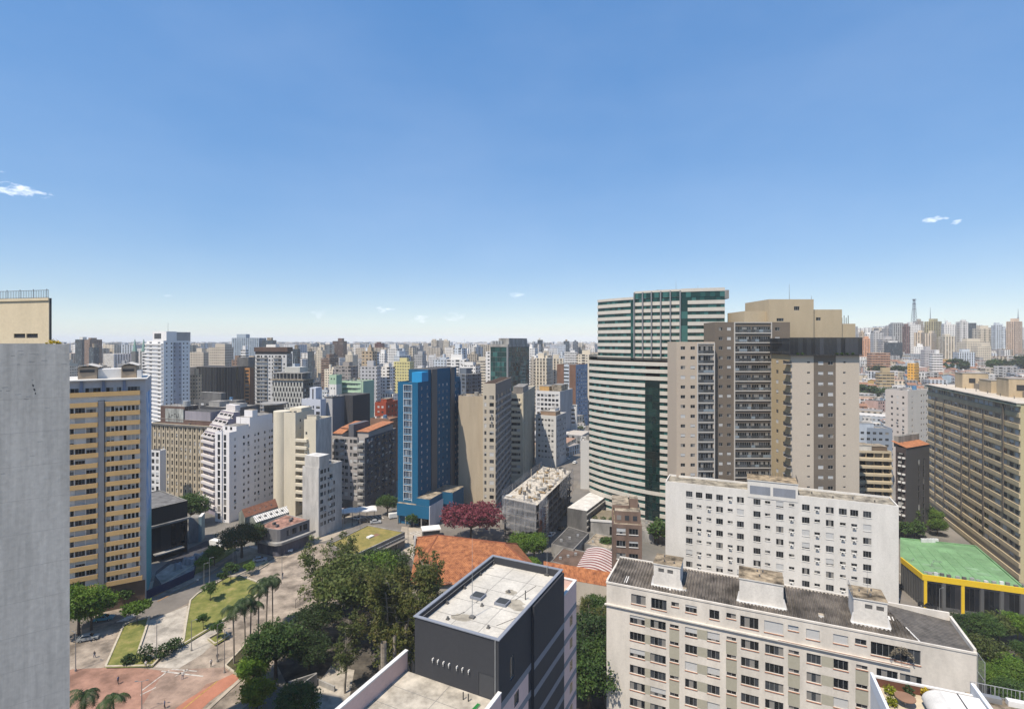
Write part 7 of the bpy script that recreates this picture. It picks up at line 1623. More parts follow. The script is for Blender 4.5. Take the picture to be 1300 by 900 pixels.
 for i, (f0, f1, h) in enumerate(((.15, .42, 1.8), (.44, .98, 4.4))):
  b.g('roof_house#%d' % i).box(.0, b.ll-.02, b.lr*f0, b.lr*f1, zt-.69, zt+h, lw, b.Lc, -b.dl, M_ROOFG)
  for j in range(2): b.g('roof_window#%d%d' % (i, j)).box(b.ll*.2+j*b.ll*.35, b.ll*.2+j*b.ll*.35+1, b.lr*f0-.05, b.lr*f0-.003, zt+.3, zt+1.5, G_DARK, b.Lc, -b.dl)
 b.g('roof_house#9').box(b.ll*.4, b.ll-.05, b.lr*.5, b.lr*.62, zt+4.41, zt+7.2, lw, b.Lc, -b.dl, M_ROOFT)
 b.fin()
 # round concrete stair drum behind
 q = pt(348, 250); zt = ZV(511, 250); dc = mat('drum_concrete', (.25, .21, .17), .9, .25)
 b = B('water_tower', 'round brown concrete drum with an overhanging slab behind the white block', (q.x, q.y, 0)); b.g('wall').cyl(q, 4.4, 0, zt-.6, dc, 24); b.g('roof_slab').cyl(q, 6.3, zt-.6, zt, M_CONC, 26)
 for i in range(10):
  a = R(230+i*8); b.g('slot#%d' % i).box(-.25, .25, -.06, .1, zt-6, zt-2.0, mat('drum_slot', (.12, .10, .08)), (q.x+4.38*math.cos(a), q.y+4.38*math.sin(a)), (-math.sin(a), math.cos(a)))
 b.fin()
 # cream pair with worn front slab
 cr = mat('cream_stucco', (.62, .56, .44), .9, .14, .3); wg = mat('worn_white', (.55, .53, .50), .92, .24, .5)
 b = bb('apartment_block', 'cream block with a rounded windowless shaft and a stepped top', (375, 214), V2(-.965, .262), 347, 399, ZV(524, 214), cr, zb=0,
   R=dict(fr=[.25, .55, .8], w=.9, h=1.1, fh=2.85, tg=3, k='ds'), fin=False, par=.5)
 q = b.Lc-b.dl*2.6+b.dr*2.2; b.g('rounded_shaft').cyl(q, 3.4, 0, b.zt+.25, cr, 28)
 b.g('stair_core').box(b.ll*.45, b.ll*.98, 4, 11, b.zt-.49, b.zt+1.4, cr, b.Lc, -b.dl); b.fin()
 b = bb('apartment_block', 'narrow cream slab with worn right side between the cream shaft and worn white block', (401, 210), V2(-.965, .262), 386, 421, ZV(533, 210), cr, zb=0,
   L=dict(fr=[.2], w=.8, h=1.1, fh=2.85, tg=5, k='d'), fin=False, par=.5, wmR=wg, ph=[(.1, .9, .1, .3, 2, cr)])
 for k in range(9): b.g('balcony#%d' % k).box(-3.5, b.ll*.36, -1.2, -.004, b.zt-9-3*k, b.zt-7.9-3*k, cr, b.Lc, -b.dl)
 b.fin()
 b = bb('apartment_block', 'worn white block with narrow dark stacked windows at the end of the cream group', (404.5, 190), V2(-.92, .39), 384, 434, ZV(594, 190), wg, zb=0,
   R=dict(fr=[.13, .27, .42, .52, .66], ws=[1.5, 1.1, 1.0, 1.9, .9], h=1.5, fh=2.75, tg=1.0, k='ssd'), fin=False, par=.4)
 b.g('penthouse').box(b.ll*.1, b.ll*.99, .4, b.lr*.45, b.zt-.39, b.zt+4.0, wg, b.Lc, -b.dl, M_ROOFW)
 for i in range(8): b.g('air_conditioner#%d' % i).box(b.lr*.42, b.lr*.42+.9, -.4, -.004, 4+i*3.1, 4.7+i*3.1, M_AC, b.N, b.dr)
 b.fin()
 # grey balcony building with orange tile roof
 gy = mat('warm_grey_render', (.37, .34, .32), .9, .12); dg = mat('slate_shade_render', (.12, .12, .135), .9, .12)  # darker grey puts shade into the right face; also colours rib and roof house
 b = bb('apartment_block', 'grey corner block with stacked balconies and orange tiled roof terraces', (463, 222), V2(-.955, .296), 420.5, 503, ZV(556, 222), gy, zb=0, wmR=dg,
   L=dict(fr=[.07, .17, .33, .45, .60, .72, .90], ws=[1.2, 1.6, 1.9, 1.6, 1.2, 1.9, 2.4], h=1.6, fh=2.85, tg=1.0, k='sssh'), R=dict(n=8, w=1.7, h=1.5, fh=2.85, tg=1, k='ss'), fin=False, par=.7)
 for k in range(10):
  zz = b.zt-2.7-2.85*k
  for j, (f0, f1) in enumerate(((.83, .99), (.27, .38))): b.g('balcony#%d%d' % (k, j)).box(b.ll*f0, b.ll*f1, -1.1, -.004, zz-.15, zz+.75, M_CONC if j == 0 else gy, b.Lc, -b.dl)
  for j in range(4): b.g('balcony#r%d%d' % (k, j)).box(b.lr*(.08+.24*j), b.lr*(.08+.24*j)+2.4, -1.0, -.004, zz-.15, zz+.7, dg, b.N, b.dr)
 ti = tilemat('orange_pantiles', (.30, .12, .06), (.50, .22, .11), .5, (.3, .95));
 b.g('dark_rib').box(b.ll*.795, b.ll*.82, -.3, -.004, 3, b.zt+.3, dg, b.Lc, -b.dl)
 for i, (x0, x1, y0, y1, h, m_) in enumerate(((.1, .42, .2, .6, 3, gy), (.47, .62, .05, .5, 5.2, dg), (.66, .99, .12, .9, 2.2, gy), (.05, .3, .03, .19, 1.2, gy))):
  b.g('roof_house#%d' % i).box(b.ll*x0, b.ll*x1, b.lr*y0, b.lr*y1, b.zt-.69, b.zt+h, m_, b.Lc, -b.dl)
  if m_ is gy:
   r = b.g('tiled_roof#%d' % i); Wp = lambda x, y, z: (*(b.Lc-b.dl*x+b.dr*y), z); xa, xb, ya, yb = b.ll*x0-.4, b.ll*x1+.4, b.lr*y0-.5, b.lr*y1+.4
   r.face([Wp(xa, ya, b.zt+h+.02), Wp(xb, ya, b.zt+h+.02), Wp(xb, yb, b.zt+h+1.3), Wp(xa, yb, b.zt+h+1.3)], ti); r.face([Wp(xa, ya, b.zt+h-.15), Wp(xb, ya, b.zt+h-.15), Wp(xb, ya, b.zt+h+.02), Wp(xa, ya, b.zt+h+.02)], ti)
 b.g('ground_storey').box(.2, b.ll+.3, -.5, -.004, .1, 3.6, M_CONCD, b.Lc, -b.dl)
 b.fin()
 # white scalloped canopy on the corner
 q = pt(452, 208); b = B('forecourt_canopy', 'white undulating canopy on posts in front of the grey corner block', (q.x, q.y, 0)); r = b.g('roof'); e = V2(.96, .28).normalized(); nn = V2(-e.y, e.x); n_ = 40
 def W3(i, y): x = -8+16*i/n_; v = q+e*x+nn*y; return (v.x, v.y, 4.2+.3*abs(math.sin(x*.75)))
 for i in range(n_): r.face([W3(i, -2), W3(i+1, -2), W3(i+1, 4), W3(i, 4)], M_WHITE); a, c = W3(i, -2), W3(i+1, -2); r.face([(a[0], a[1], a[2]-.4), (c[0], c[1], c[2]-.4), c, a], M_WHITE)
 for i in range(6): v = q+e*(-7+2.8*i)-nn*1.5; b.g('post#%d' % i).tube((*v, 0), (*v, 4.2), .12, .12, M_DARKFR, 6)
 b.fin()
 # blue hotel-like building
 bl = mat('bright_blue_render', (.006, .10, .20), .75, .10, .3); bd = mat('shaded_blue_render', (.006, .085, .17), .75, .10, .3); gs = mat('brown_grey_strip', (.135, .13, .125), .9, .12); lb = mat('sky_blue_render', (.02, .25, .50), .7, .08)  # second blue is the same render darkened for the shaded right side
 n = pt(530.5, 203); zt = ZV(485.5, 203)
 b = bb('blue_building', 'deep blue tower with grey vertical strips and a lighter blue roof box', (530.5, 203), V2(-.93, .36), 505, 584, zt, bl, zb=0, wmR=bd, dR=None,
   L=dict(fr=[.5], w=3.6, h=2.2, fh=2.82, tg=1.2, k='s', base=9), R=dict(fr=[.08, .2, .47, .56, .66, .88, .95], w=1.0, h=1.1, fh=2.82, tg=2, k='sssdh', base=9), fin=False, par=.6,
   pR=lambda l: [(l*.28, l*.40, 0, 60, gs), (l*.74, l*.83, 0, 60, gs)], frame=M_WHITEFR, glass=G_BLUE)
 L_ = b.lr
 b.g('roof_box').box(b.ll*.5, b.ll-.02, 3, 9, zt-.59, zt+3.7, lb, b.Lc, -b.dl, lb)
 up = b.g('upper_block'); zu = zt+4.6
 fac(b, up, b.N+b.dr*L_*.22, b.N+b.dr*L_*.9, zt-.5, zu, [], bd, [(L_*.06, L_*.18, zt-.5, zu, gs), (L_*.52, L_*.61, zt-.5, zu, gs)])
 up.box(0, b.ll-.03, L_*.22+.01, L_*.9-.01, zt-.59, zu-.01, bd, b.Lc, -b.dl, M_ROOFD)
 for i in range(3): b.g('strip#%d' % i).box(L_*(.28, .74, .985)[i], L_*(.40, .83, 1.0)[i], -.45, -.004, 8, (zu, zu, zt-2)[i], gs if i < 2 else bd, b.N, b.dr)
 # white framed window surround on the left face
 wfm = b.g('window_surround'); x0, x1 = b.ll*.5-1.95, b.ll*.5+1.95
 for x in (x0, x1-.12): wfm.box(x, x+.12, -.12, -.004, 9, zt-1, M_WHITEFR, b.Lc, -b.dl)
 for k in range(17): wfm.box(x0+.121, x1-.121, -.12, -.004, zt-1.12-2.82*k, zt-1.0-2.82*k, M_WHITEFR, b.Lc, -b.dl)
 # podium: lower blue block, white side, ground floor with pillars
 pd = b.g('podium'); px = colx(b.Lc, b.N, 548)
 fac(b, pd, b.Lc-b.dl*.6-b.dr*1.5, b.Lc-b.dl*(b.ll+6)-b.dr*1.5, 3.6, 8.4, [(1+i*2.0, 2.5+i*2.0, 4.0, 5.9, 's') for i in range(6)], bl, frame=M_WHITEFR, glass=G_BLUE)
 pd.box(.62, b.ll+5.98, -1.49, 9, 3.61, 8.39, bl, b.Lc, -b.dl, M_ROOFT)
 b.g('podium_side').box(b.ll+6.0, b.ll+6.25, -1.6, 9, .1, 8.7, mat('podium_white', (.62, .62, .66)), b.Lc, -b.dl)
 b.g('podium_roof').box(b.ll+.1, b.ll+5.99, -1.4, 8.9, 8.4, 11.2, bl, b.Lc, -b.dl, M_ROOFT)
 b.g('rear_annex').box(b.ll+.1, b.ll+9, 12, 22, 0, 10.5, bd, b.Lc, -b.dl, M_ROOFT)
 for i in range(5): b.g('pillar#%d' % i).box(.7+i*(b.ll+5)/4, 1.1+i*(b.ll+5)/4, -1.4, -1.0, 0, 3.6, M_CONC, b.Lc, -b.dl)
 b.g('shopfront').box(.8, b.ll+5.9, 1, 1.1, 0, 3.6, G_BLACK, b.Lc, -b.dl)
 b.fin()
 # beige concrete slab right of it
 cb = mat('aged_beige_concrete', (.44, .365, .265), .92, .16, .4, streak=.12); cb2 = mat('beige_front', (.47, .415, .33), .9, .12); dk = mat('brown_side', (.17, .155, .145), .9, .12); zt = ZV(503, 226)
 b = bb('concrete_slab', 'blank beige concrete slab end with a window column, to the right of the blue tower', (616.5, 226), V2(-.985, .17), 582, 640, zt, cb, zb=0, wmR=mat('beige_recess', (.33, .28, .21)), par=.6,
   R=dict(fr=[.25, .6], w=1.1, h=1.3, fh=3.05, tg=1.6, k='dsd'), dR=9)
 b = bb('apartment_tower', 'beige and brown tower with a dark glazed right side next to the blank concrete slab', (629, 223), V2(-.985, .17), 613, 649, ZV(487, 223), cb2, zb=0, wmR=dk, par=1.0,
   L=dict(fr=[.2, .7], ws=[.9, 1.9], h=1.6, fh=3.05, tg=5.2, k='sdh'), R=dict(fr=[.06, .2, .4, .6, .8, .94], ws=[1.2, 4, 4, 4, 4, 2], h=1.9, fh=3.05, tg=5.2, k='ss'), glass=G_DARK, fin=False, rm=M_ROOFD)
 for i in range(12): b.g('roof_beam#%d' % i).box(b.ll*.05, b.ll*.98, b.lr*i/12+.2, b.lr*i/12+.5, b.zt-.3, b.zt+.25, mat('rusty_dark', (.12, .085, .07)), b.Lc, -b.dl)
 for k in range(16): b.g('floor_band#%d' % k).box(.1, b.lr-.1, -.3, -.004, b.zt-8.2-3.05*k, b.zt-7.2-3.05*k, mat('band_grey', (.33, .31, .29)), b.N, b.dr)
 b.fin()
 cm = mat('cream_balcony', (.62, .55, .42), .9, .1)
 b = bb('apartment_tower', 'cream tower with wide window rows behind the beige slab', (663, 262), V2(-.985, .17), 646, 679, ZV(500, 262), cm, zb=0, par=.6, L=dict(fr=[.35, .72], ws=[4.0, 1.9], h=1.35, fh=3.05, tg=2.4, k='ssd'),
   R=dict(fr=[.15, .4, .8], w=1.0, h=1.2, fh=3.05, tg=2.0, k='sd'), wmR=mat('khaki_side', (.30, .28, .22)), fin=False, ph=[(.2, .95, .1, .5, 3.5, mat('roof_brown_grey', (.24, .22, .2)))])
 b.g('pilaster').box(b.ll*.965, b.ll+.6, -.5, -.004, 0, b.zt, mat('pale_cream', (.64, .58, .45)), b.Lc, -b.dl)
 for k in range(17): b.g('balcony#%d' % k).box(.2, b.ll*.9, -.5, -.004, b.zt-4.9-3.05*k, b.zt-4.0-3.05*k, cm, b.Lc, -b.dl)
 b.fin()
 # lower white grey block bb + behind
 wg2 = mat('soft_white_grey', (.56, .55, .53), .9, .1)
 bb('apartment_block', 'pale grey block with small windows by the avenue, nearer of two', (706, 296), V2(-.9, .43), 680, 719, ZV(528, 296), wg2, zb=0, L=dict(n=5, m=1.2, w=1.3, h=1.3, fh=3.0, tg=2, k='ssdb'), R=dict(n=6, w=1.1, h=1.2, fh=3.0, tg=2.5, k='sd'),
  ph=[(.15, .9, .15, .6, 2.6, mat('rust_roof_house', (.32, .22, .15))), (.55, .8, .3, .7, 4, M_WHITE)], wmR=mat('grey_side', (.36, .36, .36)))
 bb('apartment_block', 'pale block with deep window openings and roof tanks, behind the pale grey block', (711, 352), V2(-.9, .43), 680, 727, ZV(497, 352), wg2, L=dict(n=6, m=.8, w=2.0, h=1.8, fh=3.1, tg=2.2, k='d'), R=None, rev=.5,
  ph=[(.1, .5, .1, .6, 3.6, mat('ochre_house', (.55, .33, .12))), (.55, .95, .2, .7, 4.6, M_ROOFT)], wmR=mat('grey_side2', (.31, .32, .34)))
 bb('apartment_block', 'grey side block with slit balconies at the far end of the avenue', (732, 372), V2(-.985, .17), 718, 733, ZV(516, 372), wg2, dR=12, L=dict(n=2, w=2.5, h=1.2, fh=3, tg=2, k='d'), R=None)
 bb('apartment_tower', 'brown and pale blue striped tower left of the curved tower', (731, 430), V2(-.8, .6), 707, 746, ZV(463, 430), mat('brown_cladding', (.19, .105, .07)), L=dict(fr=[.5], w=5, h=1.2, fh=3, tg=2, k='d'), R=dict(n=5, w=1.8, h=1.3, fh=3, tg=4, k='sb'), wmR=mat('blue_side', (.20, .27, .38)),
  pL=lambda l: [(l*.38, l*.66, 0, 200, mat('pale_blue_cladding', (.48, .53, .58)))], par=.5)
 # white block behind the curved tower's foot
 bb('apartment_block', 'white low block seen between the building site and the curved tower', (762, 252), V2(-.985, .17), 737, 765, ZV(560, 252), wg2, zb=0, dR=12, L=dict(fr=[.66, .8, .92], w=1.2, h=1.2, fh=3.1, tg=3, k='sd'), R=None)
 # podium wall of the curved tower
 q = pt(738, 205); b = B('parking_block', 'low pale parking block with ribbed side beside the building site', (q.x, q.y, 0)); e = V2(.5, .866).normalized()
 b.g('wall').box(0, 30, 0, 8, 0, 8, M_CONCD, pt(745, 196), e, M_ROOFW)
 for k in range(3): b.g('ledge#%d' % k).box(-.3, 30, -.5, -.004, 1.6+2.4*k, 2.1+2.4*k, M_CONC, pt(745, 196), e, None)
 b.fin()
 # dark teal glass office
 b = bb('glass_office', 'dark teal glass office block with plant room on its roof', (645, 380), V2(-.9, .43), 622.5, 672, ZV(437, 380), M_CONCD, par=.8, fin=False, rm=M_ROOFG)
 g = b.g('glazing'); zt = b.zt; z = zt-2.2
 fr_ = b.g('mullion')
 k = 0
 while z > 30:
  for i in range(7): g.box(.3+i*(b.ll-1.6)/7+.06, .3+(i+1)*(b.ll-1.6)/7-.06, -.1, -.004, z-3.4, z-.12, G_TEAL, b.Lc, -b.dl)
  for i in range(14): b.g('side_glazing').box(1.4+i*(b.lr-2)/14+.06, 1.4+(i+1)*(b.lr-2)/14-.06, -.1, -.004, z-3.4, z-.12, G_TEAL, b.N, b.dr)
  z -= 3.6; k += 1
 b.g('corner_pier').box(b.ll-1.2, b.ll+.2, -.3, -.004, 20, zt-.4, M_STEEL, b.Lc, -b.dl); b.g('top_band').box(-.2, b.ll+.2, -.4, -.004, zt-2.0, zt, M_CONC, b.Lc, -b.dl); b.g('side_top_band').box(0, b.lr, -.3, -.004, zt-2, zt, M_CONC, b.N, b.dr)
 b.g('plant_room').box(b.ll*.4, b.ll*.98, 2, b.lr-4, zt-.79, zt+4.4, M_CONC, b.Lc, -b.dl)
 for i in range(4): b.g('chiller#%d' % i).box(.5+i*2.4, 2.2+i*2.4, 1, 4, zt-.79, zt+2.4, M_FRAME, b.Lc, -b.dl)
 for i in range(5):
  q = b.N+b.dr*(b.lr*(i+.5)/5)-b.dr*.0; b.g('condenser#%d' % i).box(-1, 1, .4, 2.4, zt-.79, zt+3+i % 2, M_AC, q, b.dr, None, b.dl)
 b.fin()
 # grey blank walled building, bluish white neighbour, weave facade
 lgw = mat('light_grey_blank', (.40, .395, .40), .9, .12); mgw = mat('mid_grey_blank', (.20, .20, .215), .9, .12); dgw = mat('charcoal_wall', (.045, .045, .05), .9, .12)
 b = bb('windowless_block', 'block with tall blank grey walls and a dark top edge', (422, 262), V2(-.90, .43), 412, 437.5, ZV(504, 262), lgw, zb=0, wmR=mgw, par=.3, rm=M_ROOFD, fin=False)
 b.g('cornice').box(-.15, b.ll+.15, -.15, -.004, b.zt-.6, b.zt+.05, M_CONCD, b.Lc, -b.dl); b.g('side_cornice').box(0, b.lr, -.15, -.004, b.zt-.6, b.zt+.05, M_CONCD, b.N, b.dr)
 b.g('side_wing').box(.5, b.ll+5.5, b.lr+.01, b.lr+13, 0, b.zt+.2, dgw, b.Lc, -b.dl, M_ROOFD); b.g('low_wing').box(-4.5, -.01, 1, 8, 0, ZV(537, 262), lgw, b.Lc, -b.dl)
 q = b.Lc-b.dl*.3+b.dr*1; b.g('satellite_dish').cyl(q, .9, b.zt, b.zt+1.2, M_WHITE, 12); b.fin()
 bw = mat('bluish_white', (.50, .52, .57), .9, .1)
 b = bb('apartment_block', 'bluish white block with open balconies left of the blank grey walls', (407, 258), V2(-.965, .26), 383, 414, ZV(507, 258), bw, zb=0, L=dict(fr=[.14, .42, .62, .86], ws=[2.4, .8, .8, 2.2], h=1.5, fh=2.9, tg=3.2, k='sd'), R=None, fin=False, par=.6)
 b.g('stair_core').box(b.ll*.36, b.ll*.68, 1, 6, b.zt-.59, b.zt+5.6, bw, b.Lc, -b.dl); b.g('core_slot').box(b.ll*.5, b.ll*.56, .9, .997, b.zt-.5, b.zt+5, M_DARKFR, b.Lc, -b.dl)
 b.fin()
 wv = mat('weave_concrete', (.44, .43, .39), .9, .12); b = bb('office_block', 'office block with a basket weave facade of pale fins and dark openings', (385, 322), V2(-.985, .17), 346, 398, ZV(483, 322), M_DARKFR, par=.5, rm=M_ROOFG, fin=False, R=dict(n=4, w=1.6, h=1.6, fh=3.4, tg=2, k='d'), wmR=M_CONCD)
 k = 0; z = b.zt-.4
 while z > 22:
  for i in range(10):
   x = b.ll*(i+(.25 if k % 2 else .75))/10; m_ = b.g('facade_grid'); m_.box(x-.45, x+.45, -.35, -.004, z-3.3, z, wv, b.Lc, -b.dl)
   x2 = b.ll*(i+(.75 if k % 2 else .25))/10; m_.box(x2-.5, x2+.5, -.2, -.004, z-.9, z, wv, b.Lc, -b.dl)
  z -= 3.3; k += 1
 b.g('roof_slab').box(-.8, b.ll+.8, -1, b.lr, b.zt+.003, b.zt+.7, M_ROOFT, b.Lc, -b.dl)
 b.g('open_storey').box(.5, b.ll*.95, 1, b.lr-2, b.zt+.71, b.zt+3.9, M_CONCD, b.Lc, -b.dl)
 for i in range(9): b.g('roof_frame#%d' % i).box(b.ll*i/8.5, b.ll*i/8.5+.5, -.4, -.05, b.zt+.71, b.zt+4.2, M_CONC, b.Lc, -b.dl)
 b.g('roof_frame_beam').box(-.1, b.ll, -.45, b.lr-3, b.zt+4.21, b.zt+4.7, M_CONC, b.Lc, -b.dl)
 b.g('lift_house').box(b.ll*.3, b.ll*.8, 3, 12, b.zt+4.71, b.zt+8, wv, b.Lc, -b.dl); b.fin()
 # mint green
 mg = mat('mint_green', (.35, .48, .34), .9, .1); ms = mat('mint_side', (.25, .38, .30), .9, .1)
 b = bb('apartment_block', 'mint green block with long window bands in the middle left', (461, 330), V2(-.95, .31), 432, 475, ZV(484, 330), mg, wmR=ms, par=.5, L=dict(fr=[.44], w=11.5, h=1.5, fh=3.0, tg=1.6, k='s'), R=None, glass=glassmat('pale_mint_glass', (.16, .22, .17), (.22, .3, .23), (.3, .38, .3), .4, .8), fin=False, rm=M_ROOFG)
 for k in range(18): b.g('ledge#%d' % k).box(0, b.ll*.88, -.5, -.004, b.zt-1.3-3*k, b.zt-.9-3*k, mat('mint_pale', (.50, .62, .48)), b.Lc, -b.dl)
 b.g('pilaster').box(b.ll*.9, b.ll*.94, -.3, -.004, 5, b.zt, mat('mint_pale', (.5, .62, .48)), b.Lc, -b.dl); b.fin()
 bb('stair_tower', 'narrow mint and white stair tower left of the mint green block', (427, 326), V2(-.95, .31), 418, 434, ZV(476, 326), mg, wmR=ms, par=.4, pL=lambda l: [(0, l, 0, ZV(488, 326), M_WHITE)], pR=lambda l: [(0, l, 0, ZV(488, 326), wg2)], L=dict(fr=[.3, .7], w=.8, h=1, fh=6, tg=2, k='d'))
 # small red building
 rd_ = mat('brick_red', (.30, .055, .025), .85, .12); bb('red_building', 'small brick red building just left of the blue tower', (490, 300), V2(-.95, .31), 476, 506, ZV(511, 300), rd_, par=.6, L=dict(n=2, w=1.4, h=1.3, fh=3, tg=2, k='d'), R=dict(n=3, w=1.5, h=1.3, fh=3, tg=2, k='d'), rm=M_ROOFT, ph=[(.2, .7, .3, .8, 2, rd_)])
 bb('terrace_block', 'low reddish roofed terrace building between the red building and the grey corner block', (495, 262), V2(-.95, .31), 470, 507, ZV(532, 262), mat('rust_wall', (.26, .15, .10)), par=.6, rm=mat('rust_roof', (.36, .19, .12), .95, .3), zb=0)
 # charcoal curved glass slab and flat roofs in the left middle
 b = B('glass_slab', 'wide curved charcoal glass slab in the left middle distance', (*pt(275, 460), 0)); w = b.g('wall'); zt = ZV(466, 455); ps = []
 for i in range(17): t = i/16; ps.append(pt(250+56*t, 452+14*(2*t-1)**2))
 for i in range(16):
  a, c = ps[i], ps[i+1]; zz = zt-1.5*(1-abs(2*i/15-1)); w.face([(*a, 0), (*c, 0), (*c, zt), (*a, zt)], G_BLACK)
  b.g('mullion#%d' % i).box(-.15, .15, -.2, .1, 5, zt, M_DARKFR, a, (c-a).normalized())
 bk = [p+V2(0, 24) for p in ps]; w.face([(*p, zt) for p in ps]+[(*p, zt) for p in bk[::-1]], M_ROOFD); w.face([(*ps[-1], 0), (*bk[-1], 0), (*bk[-1], zt), (*ps[-1], zt)], M_DARKFR); w.face([(*bk[0], 0), (*ps[0], 0), (*ps[0], zt), (*bk[0], zt)], M_CONCD)
 b.g('end_pier').box(-7, 0, -.5, 24, 0, zt-.6, M_CONCD, ps[0], V2(1, 0)); b.g('lift_house').box(34, 44, 4, 16, zt+.01, zt+8, M_CONCD, ps[0], V2(1, 0)); b.fin()
 bb('commercial_block', 'dark grey low block with flat roof in front of the curved charcoal slab', (300, 345), V2(-.95, .31), 246, 312, ZV(509, 345), M_CONCD, par=.5, rm=M_ROOFG, L=dict(n=8, w=2.6, h=1.3, fh=3.4, tg=2.5, k='d'), ph=[(.1, .6, .2, .7, 5, M_CONCD)])
 bb('commercial_block', 'charcoal block with pale roof edge above the mauve stepped block', (253, 292), V2(-.95, .31), 225, 262, ZV(523, 292), mat('mauve_grey_wall', (.25, .24, .26)), par=.4, rm=M_ROOFG, ph=[(.2, .6, .3, .6, 3, M_CONC)])
 bb('commercial_block', 'grey block with dark open side behind the stepped mauve block', (300, 312), V2(-.95, .31), 254, 330, ZV(518, 312), dgw, par=.4, rm=M_ROOFG, wmR=M_CONCD, ph=[(.1, .4, .2, .6, 3, M_CONC), (.6, .9, .3, .6, 2, M_ROOFW)])
 # orange brown
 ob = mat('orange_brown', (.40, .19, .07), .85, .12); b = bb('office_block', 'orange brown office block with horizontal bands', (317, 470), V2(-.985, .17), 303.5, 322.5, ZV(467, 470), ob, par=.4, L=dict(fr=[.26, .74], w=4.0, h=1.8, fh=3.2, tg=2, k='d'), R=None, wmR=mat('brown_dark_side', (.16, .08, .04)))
 # balcony tower with dark crown
 b = bb('apartment_tower', 'white and grey balcony tower under a wide dark rooftop box', (364, 420), V2(-.985, .17), 324, 371, ZV(449, 420), mat('greyish_white', (.50, .49, .48), .9, .1), par=.5, fin=False,
   L=dict(fr=[.10, .2, .34, .46, .55, .67, .78, .92], ws=[2.8, 1.2, 2.6, 1.4, 1.2, 2.2, 2.6, 1.4], h=1.5, fh=3.1, tg=1.6, k='sdd'), R=dict(n=3, w=1.4, h=1.3, fh=3.1, tg=2, k='sd'), wmR=M_CONC)
 for k in range(22): b.g('balcony#%d' % k).box(b.ll*.03, b.ll*.40, -1.1, -.004, b.zt-4-3.1*k, b.zt-3.1-3.1*k, M_CONC, b.Lc, -b.dl); b.g('balcony#b%d' % k).box(b.ll*.58, b.ll*.84, -1.1, -.004, b.zt-4-3.1*k, b.zt-3.1-3.1*k, M_CONC, b.Lc, -b.dl)
 b.g('crown_box').box(-.5, b.ll+1, -.6, b.lr*.9, b.zt+1.6, b.zt+5.2, mat('brown_crown', (.11, .07, .055)), b.Lc, -b.dl, M_ROOFT); b.g('crown_glass').box(0, b.ll, -.1, b.lr*.8, b.zt-.49, b.zt+1.59, G_BLACK, b.Lc, -b.dl); b.g('water_tank').box(b.ll*.3, b.ll*.6, 2, 7, b.zt+5.21, b.zt+7.4, M_WHITE, b.Lc, -b.dl)
 b.fin()
 # right middle: cream/beige, blue-white, tan balcony, black
 cw = mat('cream_white_side', (.58, .52, .44), .9, .12)
 b = bb('apartment_block', 'cream and pale pink block with a stepped outline beyond the olive slab', (1152.5, 262), V2(-.45, .893), 1124, 1180, ZV(496, 262), mat('pale_pink_grey', (.50, .45, .41), .9, .12), zb=0, wmR=cw, par=.5, R=dict(fr=[.2, .62, .74, .86], ws=[.9, 1, 1, 1], h=1.1, fh=3, tg=2.5, k='ds'), L=dict(fr=[.3, .55, .8], w=.9, h=1.1, fh=3, tg=3, k='d'))
 bb('apartment_block', 'tall slate blue and white block in the gap right of the beige towers', (1133, 255), V2(-.97, .24), 1088, 1148, ZV(544, 255), mat('slate_blue', (.23, .27, .33), .9, .1), zb=0, dR=10, wmR=mat('pale_blue', (.50, .56, .64)), par=.6, L=dict(n=5, w=1.5, h=1.2, fh=3, tg=2, k='sd'), R=dict(n=2, w=1.2, h=1.1, fh=3, tg=2, k='sd'), pL=lambda l: [(l*.0, l*.28, 0, 99, mat('pale_blue', (.5, .56, .64)))], ph=[(0, .5, .1, .6, 2.5, mat('pale_blue', (.5, .56, .64)))])
 tb = mat('tan_balcony', (.52, .45, .33), .9, .12)
 b = bb('apartment_block', 'tan block with open loggia balconies below the slate blue block', (1132, 205), V2(-.985, .17), 1089, 1137, ZV(573, 205), tb, zb=0, dR=10, par=.6, L=dict(fr=[.14, .38, .62, .86], ws=[2.9, 2.9, 3.0, 2.4], h=1.9, fh=3.0, tg=.9, k='d'), R=dict(n=4, w=1.2, h=1.2, fh=3, tg=1.5, k='d'), rev=1.1, fin=False, rm=M_ROOFT, ph=[(.05, .45, .1, .7, 2.4, M_ROOFW), (.5, .95, .2, .8, 1.9, mat('brown_sheet_roof', (.20, .15, .11)))])
 for k in range(9): b.g('balcony#%d' % k).box(.1, b.ll, -.7, -.004, b.zt-3.9-3*k, b.zt-2.9-3*k, tb, b.Lc, -b.dl)
 b.fin()
 b = bb('dark_block', 'charcoal block with an orange tiled roof strip left of the olive slab', (1150, 190), V2(-.45, .893), 1137, 1180, ZV(569, 190), mat('dark_brown_wall', (.07, .055, .055), .9, .2), zb=0, wmR=mat('charcoal_front', (.09, .088, .09), .9, .12), par=.4, L=dict(n=5, w=1.2, h=1.2, fh=3, tg=2, k='d'), fin=False, R=dict(fr=[.55, .75], ws=[1.0, 1.0], h=2.2, fh=2.4, tg=5, k='d'))
 b.g('tiled_roof').face([(*(b.N+b.dr*.2-b.dl*.2), b.zt+.1), (*(b.Rc-b.dl*.2), b.zt+.1), (*(b.Rc+b.dl*5), b.zt+1.8), (*(b.N+b.dl*5), b.zt+1.8)], MATS['orange_pantiles']); b.g('top_house').box(5, b.ll, 2, b.lr, b.zt-.39, b.zt+3.6, M_CONC, b.N, b.dl, M_ROOFG, b.dr)
